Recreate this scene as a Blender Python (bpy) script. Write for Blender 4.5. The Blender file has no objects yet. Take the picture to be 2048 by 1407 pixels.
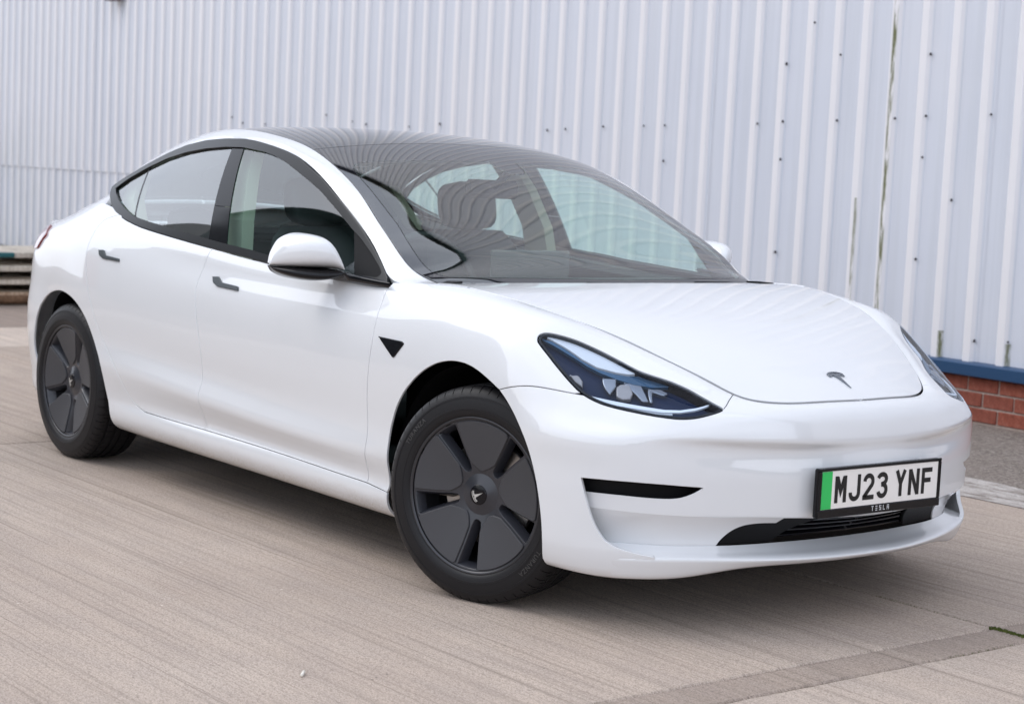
import bpy, math, random
import numpy as np
from mathutils import Matrix, Vector
from mathutils.geometry import delaunay_2d_cdt
sc = bpy.context.scene
COL = sc.collection
R_ = math.radians
# ------------------------------------------------------------------ camera
CAM_LOC = (4.334577, -4.161380, 1.308760)
YAW, PITCH, ROLL, FPX = 2.474303330, 0.099071454, 0.047268999, 3614.8826
_f = np.array([math.cos(PITCH)*math.cos(YAW), math.cos(PITCH)*math.sin(YAW), -math.sin(PITCH)])
_r = np.cross(_f, [0, 0, 1]); _r /= np.linalg.norm(_r); _u = np.cross(_r, _f)
_c, _s = math.cos(ROLL), math.sin(ROLL)
_r2, _u2 = _c*_r+_s*_u, -_s*_r+_c*_u
cd = bpy.data.cameras.new('camera'); cam = bpy.data.objects.new('camera', cd); COL.objects.link(cam)
m = Matrix.Identity(4)
for i in range(3):
    m[i][0] = _r2[i]; m[i][1] = _u2[i]; m[i][2] = -_f[i]; m[i][3] = CAM_LOC[i]
cam.matrix_world = m
cd.sensor_width = 36; cd.lens = FPX/2048*36; cd.clip_start = .05; cd.clip_end = 900
cd.dof.use_dof = True; cd.dof.focus_distance = 5.6; cd.dof.aperture_fstop = 5.0
sc.camera = cam
# ------------------------------------------------------------------ sky and sun (bright overcast)
SUN_EL, SUN_AZ = R_(46), R_(-138)      # azimuth as a world direction (towards the sun)
w = bpy.data.worlds.new('World'); sc.world = w; w.use_nodes = True
nt = w.node_tree; bg = nt.nodes['Background']
sky = nt.nodes.new('ShaderNodeTexSky'); sky.sky_type = 'NISHITA'; sky.sun_disc = False
sky.sun_elevation = SUN_EL; sky.sun_rotation = math.pi/2-SUN_AZ
sky.air_density = 1.0; sky.dust_density = 2.5; sky.ozone_density = 1.0
tc = nt.nodes.new('ShaderNodeTexCoord')
mp = nt.nodes.new('ShaderNodeMapping'); mp.inputs['Scale'].default_value = (1, 1, 2.6)
nz = nt.nodes.new('ShaderNodeTexNoise'); nz.inputs['Scale'].default_value = 1.9; nz.inputs['Detail'].default_value = 6; nz.inputs['Roughness'].default_value = .55
rp = nt.nodes.new('ShaderNodeValToRGB'); rp.color_ramp.elements[0].position = .33; rp.color_ramp.elements[1].position = .62
rp.color_ramp.elements[0].color = (.45, .45, .45, 1); rp.color_ramp.elements[1].color = (1, 1, 1, 1)
mx = nt.nodes.new('ShaderNodeMix'); mx.data_type = 'RGBA'
mx.inputs[7].default_value = (9.0, 9.6, 10.8, 1)          # cloud radiance before the background strength
L = nt.links.new
L(tc.outputs['Generated'], mp.inputs[0]); L(mp.outputs[0], nz.inputs['Vector']); L(nz.outputs['Fac'], rp.inputs[0])
L(rp.outputs[0], mx.inputs[0]); L(sky.outputs[0], mx.inputs[6]); L(mx.outputs[2], bg.inputs[0])
bg.inputs[1].default_value = .125
sd = bpy.data.lights.new('sun', 'SUN'); sun = bpy.data.objects.new('sun', sd); COL.objects.link(sun)
sd.energy = .6; sd.angle = R_(30); sd.color = (1, .965, .92)
_d = Vector((math.cos(SUN_EL)*math.cos(SUN_AZ), math.cos(SUN_EL)*math.sin(SUN_AZ), math.sin(SUN_EL)))
sun.rotation_euler = _d.to_track_quat('Z', 'Y').to_euler(); sun.location = (0, -6, 12)
sc.view_settings.view_transform = 'Standard'; sc.view_settings.look = 'None'; sc.view_settings.gamma = 1
sc.view_settings.exposure = .42
sc.cycles.max_bounces = 10; sc.cycles.transparent_max_bounces = 16; sc.cycles.caustics_reflective = False; sc.cycles.caustics_refractive = False
# ------------------------------------------------------------------ body surfaces
def nat(t,Y,brk=()):
    """natural cubic spline through (t,Y) (Y may be N-d along axis 0); returns f(s)"""
    t=np.asarray(t,float); Y=np.asarray(Y,float); n=len(t); h=np.diff(t)
    sh=(n,)+(1,)*(Y.ndim-1)
    A=np.zeros((n,n)); B=np.zeros_like(Y); A[0,0]=A[-1,-1]=1
    for i in range(1,n-1):
        A[i,i-1]=h[i-1]; A[i,i]=2*(h[i-1]+h[i]); A[i,i+1]=h[i]
        B[i]=6*((Y[i+1]-Y[i])/h[i]-(Y[i]-Y[i-1])/h[i-1])
    M=np.linalg.solve(A,B.reshape(n,-1)).reshape(Y.shape)
    def f(s):
        s=np.asarray(s,float); i=np.clip(np.searchsorted(t,s)-1,0,n-2)
        e=(1,)*(Y.ndim-1); a=(t[i+1]-s).reshape(s.shape+e); b=(s-t[i]).reshape(s.shape+e); H=h[i].reshape(s.shape+e)
        return M[i]*a**3/(6*H)+M[i+1]*b**3/(6*H)+(Y[i]/H-M[i]*H/6)*a+(Y[i+1]/H-M[i+1]*H/6)*b
    return f
def tab(xs,ys): # 1d spline helper
    f=nat(xs,ys); return lambda x: f(np.asarray(x,float))
class Surf:
    """tensor spline: G[row,station,3]; u along stations, v along rows (mean chord lengths, metres)"""
    def __init__(s,G,tu=None,tv=None):
        s.G=np.asarray(G,float)
        du=np.linalg.norm(np.diff(s.G,axis=1),axis=2).mean(0); s.tu=np.r_[0,np.cumsum(du)]
        dv=np.median(np.linalg.norm(np.diff(s.G,axis=0),axis=2),axis=1); s.tv=np.r_[0,np.cumsum(dv)]
        if tu is not None: s.tu,s.tv=np.array(tu),np.array(tv)
        s.f=nat(s.tu,s.G.transpose(1,0,2))
        s._cv()
    def _cv(s):
        n=len(s.tv); # linear operator for v-spline second derivs
        h=np.diff(s.tv); A=np.zeros((n,n)); B=np.zeros((n,n)); A[0,0]=A[-1,-1]=1
        for i in range(1,n-1):
            A[i,i-1]=h[i-1]; A[i,i]=2*(h[i-1]+h[i]); A[i,i+1]=h[i]
            B[i,i-1]+=6/h[i-1]; B[i,i]-=6/h[i-1]+6/h[i]; B[i,i+1]+=6/h[i]
        s.K=np.linalg.solve(A,B); s.h=h
    def P(s,u,v):
        u=np.atleast_1d(u).astype(float); v=np.atleast_1d(v).astype(float)
        R=s.f(u)                      # (N,rows,3)
        M=np.einsum('ij,njk->nik',s.K,R)
        i=np.clip(np.searchsorted(s.tv,v)-1,0,len(s.tv)-2); n=np.arange(len(u))
        H=s.h[i][:,None]; a=(s.tv[i+1]-v)[:,None]; b=(v-s.tv[i])[:,None]
        return M[n,i]*a**3/(6*H)+M[n,i+1]*b**3/(6*H)+(R[n,i]/H-M[n,i]*H/6)*a+(R[n,i+1]/H-M[n,i+1]*H/6)*b
    def D(s,u,v,e=2e-4):
        return (s.P(u+e,v)-s.P(u-e,v))/(2*e),(s.P(u,v+e)-s.P(u,v-e))/(2*e)
    def N(s,u,v):
        a,b=s.D(u,v); n=np.cross(a,b); return n/np.linalg.norm(n,axis=1)[:,None]
    @property
    def box(s): return s.tu[-1],s.tv[-1]
class Loft:
    """centre curve C(u), edge curve E(u): P = C + (E-C)*q(t), y linear; v in [-1,1] or [0,1]"""
    def __init__(s,C,E,p=2.0):
        C=np.asarray(C,float);E=np.asarray(E,float)
        m=(C+E)/2; s.tu=np.r_[0,np.cumsum(np.linalg.norm(np.diff(m,axis=0),axis=1))]
        s.c=nat(s.tu,C); s.e=nat(s.tu,E); s.p=p
    def P(s,u,v):
        u=np.atleast_1d(u).astype(float); v=np.atleast_1d(v).astype(float)
        c=s.c(u); e=s.e(u); q=(np.abs(v)**s.p)[:,None]
        o=c+(e-c)*q; o[:,1]=e[:,1]*v; return o
    D=Surf.D; N=Surf.N
    @property
    def box(s): return s.tu[-1],1.0

# ---------------- tables (half car, +w outward, x fwd from front axle) ---------------
ST=[-3.4,-3.15,-2.875,-2.45,-2.0,-1.5,-1.0,-.5,-.2,0,.2]
KX=[-3.4,-2.875,-2.0,-1.0,-.5,0,.25]
ROW=[ # z knots , w knots
 ([.19,.18,.165,.165,.165,.165,.165],[.78,.80,.80,.80,.80,.80,.80]),
 ([.21,.20,.187,.185,.183,.185,.185],[.80,.86,.866,.866,.866,.868,.865]),
 ([.24,.23,.222,.22,.217,.22,.22],  [.82,.885,.893,.894,.893,.893,.885]),
 ([.29,.285,.277,.273,.265,.27,.27],[.828,.895,.898,.898,.898,.90,.893]),
 ([.33,.32,.302,.297,.288,.30,.31], [.832,.903,.888,.887,.891,.905,.896]),
 ([.39,.39,.37,.345,.338,.355,.37], [.842,.912,.907,.906,.904,.911,.899]),
 ([.45,.46,.432,.388,.384,.41,.43], [.850,.918,.924,.923,.917,.915,.902]),
 ([.52,.53,.497,.453,.45,.48,.50],  [.856,.921,.911,.911,.912,.918,.905]),
 ([.61,.61,.58,.55,.55,.56,.575],   [.857,.923,.914,.915,.916,.921,.908]),
 ([.71,.69,.67,.65,.65,.655,.66],   [.846,.923,.918,.919,.919,.922,.908]),
 ([.80,.78,.76,.745,.745,.745,.735],[.838,.920,.914,.914,.913,.914,.893]),
 ([.87,.87,.84,.82,.82,.82,.80],    [.825,.910,.902,.898,.895,.893,.858]),
 ([.945,.96,.915,.88,.88,.878,.845], [.785,.880,.879,.871,.864,.846,.79]),
]
BELT=np.array([(-3.4,.690,1.005),(-3.15,.715,1.060),(-2.875,.765,1.095),(-2.45,.818,1.050),(-2.0,.842,.997),(-1.5,.848,.955),(-1.0,.845,.937),(-.5,.818,.934),(-.2,.772,.944),(0.,.728,.920),(.17,.672,.884)])
# front stations per row: (x,w,z) x 8   P,Q.. centre
def front_rows():
    plan=np.array([(.36,.896),(.48,.845),(.585,.755),(.67,.62),(.735,.46),(.785,.29),(.815,.14),(.825,0.)])
    # per row: scale of setback (dx at nose), z list from side value to centre
    nose=[ # (dx centre offset rel. to .825, z centre, dx corner)
     (-.08,.202,-.05),(-.005,.212,-.012),(.012,.232,.006),(.008,.262,.004),(.012,.31,.004),(.018,.36,.008),(.020,.42,.010),(.017,.48,.010),(.008,.54,.006),(-.002,.59,-.004),(-.016,.627,-.022),(-.032,.655,-.045),(-.047,.672,-.075)]
    return plan,nose
HOODE=np.array([(-.42,.735,.941),(-.25,.765,.945),(-.09,.75,.931),(.055,.711,.908),(.214,.655,.871),(.35,.588,.829),(.483,.516,.773),(.58,.464,.729),(.641,.424,.696),(.71,.38,.660)])
HOODC=np.array([(-.20,0,.958),(-.08,0,.944),(.06,0,.922),(.20,0,.895),(.33,0,.863),(.44,0,.828),(.545,0,.788),(.63,0,.748),(.70,0,.715),(.80,0,.655)])
hood=Loft(HOODC,HOODE,2.3)
# hood front line (plan) -> z from hood surface
HF=[(.30,.613),(.42,.552),(.53,.49),(.622,.434),(.682,.370),(.728,.265),(.750,.14),(.758,0.)]
def hood_z(x,y):
    # invert loft at (x,y)
    u=hood.box[0]*.5; v=.5
    for _ in range(30):
        p=hood.P(u,v)[0]; a,b=hood.D(np.array([u]),np.array([v])); J=np.array([[a[0,0],b[0,0]],[a[0,1],b[0,1]]])
        d=np.linalg.solve(J,np.array([x-p[0],y-p[1]])); u+=d[0]; v+=d[1]
    return hood.P(u,v)[0,2]
RU=[0.0, 0.248, 0.628, 1.008, 1.256, 1.4359, 1.6267, 1.8803, 2.1577, 2.5835, 3.0343, 3.5347, 4.0348, 4.5349, 4.8353, 5.0362, 5.2356, 5.3919, 5.519, 5.6508, 5.7989, 5.9596, 6.1282, 6.2778, 6.4182, 6.5585, 6.7081]
RV=[0.0, 0.0573, 0.0947, 0.1448, 0.1849, 0.244, 0.304, 0.3725, 0.4525, 0.5412, 0.6313, 0.7019, 0.7677, 0.8035, 0.8393]
def make_ring():
    plan,nose=front_rows(); G=[]
    for k,(zk,wk) in enumerate(ROW):
        fz=tab(KX,zk); fw=tab(KX,wk); r=[(x,float(fw(x)),float(fz(x))) for x in ST]
        xs,ws,zs=r[-1]
        dxc,zc,dxk=nose[k]; n=len(plan)
        w25=float(fw(.25)); z25=float(fz(.25))
        for j,(px,pw) in enumerate(plan):
            t=(j+1)/n; s=t*t*(3-2*t)
            dx=dxk*min(1,2*t)+(dxc-dxk)*max(0,2*t-1)
            wsc=1+(w25/.908-1)*(1-s)
            r.append((px+dx,pw*wsc,z25+(zc-z25)*s))
        G.append(r)
    FR={9:[(.362,.862,.64),(.48,.80,.617),(.60,.715,.599),(.695,.595,.587),(.762,.455,.579),(.806,.315,.573),(.828,.152,.570),(.835,0,.570)],
     10:[(.357,.82,.708),(.475,.745,.677),(.593,.655,.650),(.69,.555,.632),(.756,.435,.622),(.80,.305,.617),(.822,.15,.614),(.829,0,.613)],
     11:[(.347,.76,.77),(.465,.68,.728),(.575,.60,.691),(.677,.517,.660),(.745,.42,.649),(.789,.297,.643),(.812,.15,.641),(.818,0,.640)],
     12:[(.332,.68,.812),(.445,.61,.766),(.548,.545,.725),(.645,.482,.690),(.714,.402,.673),(.763,.288,.667),(.788,.15,.665),(.795,0,.664)]}
    for k,f in ((9,.012),(10,.032),(11,.028)): FR[k]=[(x,w*(1+f*(1-abs(j-2)/4 if j<6 else 0)),z) for j,(x,w,z) in enumerate(FR[k])]
    for k,v in FR.items(): G[k]=G[k][:len(ST)]+v
    r=[tuple(b) if b[0]<-.3 else (b[0],b[1],hood_z(b[0],b[1])-.0015) for b in BELT]
    for (x,w) in HF: r.append((x,w,hood_z(x,w)-.0045))
    G.append(r)
    # rear wrap
    G=np.array(G); rear=[]
    for k in range(len(G)):
        z=G[k,0,2]; w=G[k,0,1]; kk=len(G)-1
        zz=z if k<kk else z
        bx=[-.02,0,.01,.01,.01,.0,-.0,-.01,-.02,-.03,-.03,.0,.02,.06][k]
        zt=z-(.03 if k==kk else .02 if k==kk-1 else 0); rear.append([(-3.84,0,zt),(-3.80,.40*w/.86,zt),(-3.70,.63*w/.86 if k<kk else .60,zt),(-3.57,.765*w/.86 if k<kk else w*.965,zt+(.012 if k>=kk-1 else 0))])
    G=np.concatenate([np.array(rear),G],axis=1)
    ZL={0:[.185,.172,.172,.178,.196,.202,.205,.207],1:[.182,.178,.180,.186,.204,.211,.214,.216],2:[.226,.230,.233,.234,.231,.229,.230,.232]}
    for k,z in ZL.items(): G[k,-8:,2]=z
    a,b=G[-2],G[-1]; m=(a+b)/2; t=np.gradient(m,axis=0); n=np.cross(b-a,t); n/=np.linalg.norm(n,axis=1)[:,None]; n*=np.sign(n[:,2]+n[:,1])[:,None]
    L=np.linalg.norm(b-a,axis=1); bl=np.r_[np.full(4,.05),np.interp(ST,[-1.0,-.5,0],[.06,.07,.12]),np.linspace(.11,.05,len(HF))]*L
    bl=np.minimum(bl,.016)
    G=np.concatenate([G[:-1],(m+n*bl[:,None])[None],G[-1:]],axis=0)
    M=lambda Q: Q*np.array([1,-1,1])
    G=np.concatenate([M(G[:,2:0:-1]),G,M(G[:,-2:-4:-1])],axis=1)
    S=Surf(G,RU,RV); S.u0,S.u1=S.tu[2],S.tu[-3]; return S

ring=None
# A-pillar / roof rail ribbon: T lower-outer line, G glass edge
RT=np.array([(-.20,.772,.944),(-.38,.798,.940),(-.54,.822,.937),(-.655,.802,.995),(-.74,.783,1.050),(-.847,.765,1.105),(-.947,.752,1.155),(-1.139,.735,1.254),(-1.334,.72,1.326),(-1.535,.705,1.362),(-1.77,.69,1.386),(-1.939,.682,1.385),(-2.111,.675,1.376),(-2.282,.672,1.354),(-2.448,.675,1.318),(-2.597,.688,1.271),(-2.735,.714,1.208),(-2.782,.742,1.155),(-2.795,.772,1.098),(-2.92,.753,1.088),(-3.05,.729,1.074),(-3.22,.703,1.042),(-3.42,.684,.995),(-3.60,.640,.945)])
RG=np.array([(-.20,.766,.945),(-.36,.742,.943),(-.44,.720,.937),(-.53,.748,.968),(-.60,.755,1.010),(-.70,.743,1.070),(-.80,.724,1.122),(-.968,.690,1.211),(-1.15,.668,1.290),(-1.35,.650,1.355),(-1.60,.628,1.398),(-1.80,.615,1.418),(-2.00,.602,1.425),(-2.20,.590,1.415),(-2.40,.577,1.388),(-2.60,.563,1.343),(-2.75,.553,1.296),(-2.82,.549,1.272),(-2.90,.543,1.243),(-3.02,.537,1.197),(-3.20,.528,1.135),(-3.36,.520,1.058),(-3.52,.505,1.012),(-3.74,.46,.968)])
def make_rail():
    m=(RT+RG)/2; w=np.linalg.norm(RT-RG,axis=1); out=[]
    b=np.clip(w*.10,0,.006)
    # outward direction: perpendicular to ribbon and to its run
    t=np.gradient(m,axis=0); n=np.cross(RG-RT,t); n/=np.linalg.norm(n,axis=1)[:,None]; n*=np.sign(n[:,1]+n[:,2])[:,None]
    k=np.array([0,.3,.8,1,1,1,1,1,1,1,1,1,1,1,1,1,.9,.7,.6,.5,.4,.3,.3,.2])
    rows=[RT]
    for a,f in((.2,.72),(.5,1.),(.8,.62)): rows.append(RT+(RG-RT)*a+n*(b*k*f)[:,None])
    rows.append(RG); return Surf(np.array(rows))
rail=make_rail()
# windscreen + roof + rear glass
ROOFC=np.array([(-.255,0,.935),(-.29,0,.955),(-.33,0,.975),(-.42,0,1.022),(-.51,0,1.070),(-.62,0,1.130),(-.73,0,1.189),(-.90,0,1.275),(-1.07,0,1.346),(-1.26,0,1.402),(-1.52,0,1.440),(-1.75,0,1.453),(-1.98,0,1.456),(-2.22,0,1.450),(-2.46,0,1.432),(-2.68,0,1.396),(-2.88,0,1.340),(-3.08,0,1.262),(-3.28,0,1.155),(-3.43,0,1.085),(-3.58,0,1.040),(-3.80,0,1.005)])
_c=np.r_[[[-.235,0,.905],[-.275,0,.938]],ROOFC[2:]]; _i=[i for i in range(len(RG)) if abs(RG[i,0]+2.82)>.001 and abs(RG[i,0]+2.90)>.001]; _g=RG[_i].copy(); _k=int(np.argmin(abs(_g[:,0]+2.75))); _g[_k]=(-2.80,.55,1.278); _g[_k+1]=(-3.00,.538,1.205); _e=np.r_[[[-.385,.705,.895],[-.412,.708,.915]],_g[2:]]
roof=Loft(_c,_e,2.2)
# side glass plane: cubic least-squares w(x,z)
_bx=np.linspace(-2.75,-.55,14); _b=np.stack([_bx,tab(BELT[:,0],BELT[:,1])(_bx),tab(BELT[:,0],BELT[:,2])(_bx)],1); _t=RT[2:18]
def _poly(x,z): 
    X=np.asarray(x)+1.7; Z=np.asarray(z)-1.15
    return np.stack([np.ones_like(X),X,Z,X*X,X*Z,Z*Z,X**3,X*X*Z,X*Z*Z,X**4],-1)
_m=[]
for q in _t[1:-1]:
    zb=np.interp(q[0],_b[:,0],_b[:,2]); wb=np.interp(q[0],_b[:,0],_b[:,1]); f=min(1,(q[2]-zb)/.3)
    for k in(.3,.6): _m.append((q[0],wb+(q[1]-wb)*k+.045*f*k*(1-k)*4*.33,zb+(q[2]-zb)*k))
_Q=np.concatenate([_b,_t,np.array(_m)]); GC=np.linalg.lstsq(_poly(_Q[:,0],_Q[:,2]),_Q[:,1],rcond=None)[0]
class SideGlass:
    def P(s,u,v):
        u=np.atleast_1d(u).astype(float); v=np.atleast_1d(v).astype(float)
        return np.stack([u,_poly(u,v)@GC,v],1)
    D=Surf.D
    def N(s,u,v):
        a,b=s.D(u,v); n=np.cross(b,a); return n/np.linalg.norm(n,axis=1)[:,None]
glass=SideGlass()
ring=make_ring()

# ---- lower front: recessed wall and splitter lip
VNL=.240
def recess(u): 
    t=np.clip((5.835-np.asarray(u,float))/.33,0,1); return .035*t*t*(3-2*t)
ROOTY=[0,.15,.30,.45,.55,.65,.71,.745,.765]; ROOTX=[.730,.724,.708,.680,.642,.580,.520,.485,.455]
def nlv(u): return np.interp(u,[5.4,6.0,6.2,6.42],[.240,.238,.231,.229])
def make_lower():
    us=np.r_[np.linspace(5.50,5.72,8)[:-1],np.linspace(5.72,ring.u1,20)]; n=len(us); tv=ring.tv
    d=.010*(1-np.clip((us-5.54)/.085,0,1))**2
    def rr(v):
        q=ring.P(us,np.full(n,v)); N=ring.N(us,np.full(n,.3)); N*=np.sign(N[:,1]+N[:,0])[:,None]; return q-N*d[:,None]
    r0,rh,r1,rj,r2=[rr(v) for v in(0,tv[1]*.5,tv[1],(tv[1]+tv[2])/2,tv[2])]
    ys=.765*(np.maximum(r2[:,1],0)/r2[0,1])**1.06; fx=tab(ROOTY,ROOTX); rt=np.stack([fx(ys),ys,np.full(n,.262)],1)
    m=r2+(rt-r2)*.5; m[:,2]-=.002; m1=r2+(rt-r2)*.13; m1[:,2]+=.0025
    G=np.array([r0,rh,r1,rj,r2,m1,m,rt]); M=G[:,-2:-4:-1]*np.array([1,-1,1]); G=np.concatenate([G,M],1)
    L=Surf(G); L.u1=L.tu[-3]
    top=ring.P(us,nlv(us)); N=ring.N(us,nlv(us)); N*=np.sign((N[:,1]+N[:,0]))[:,None]; top=top-N*recess(us)[:,None]
    root=rt-[.003,0,.003]; g=np.clip(np.linspace(0,3,n),.3,1); rows=[root]
    for k,b in((.12,.006),(.5,.014),(.85,.006)):
        q=root+(top-root)*k; q[:,0]-=b*g; rows.append(q)
    rows.append(top); G=np.array(rows); M=G[:,-2:-4:-1]*np.array([1,-1,1]); G=np.concatenate([G,M],1)
    W=Surf(G); W.u1=W.tu[-3]; return W,L
LIPU,LIPV=5.66,.128
wall,lip=make_lower()
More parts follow.
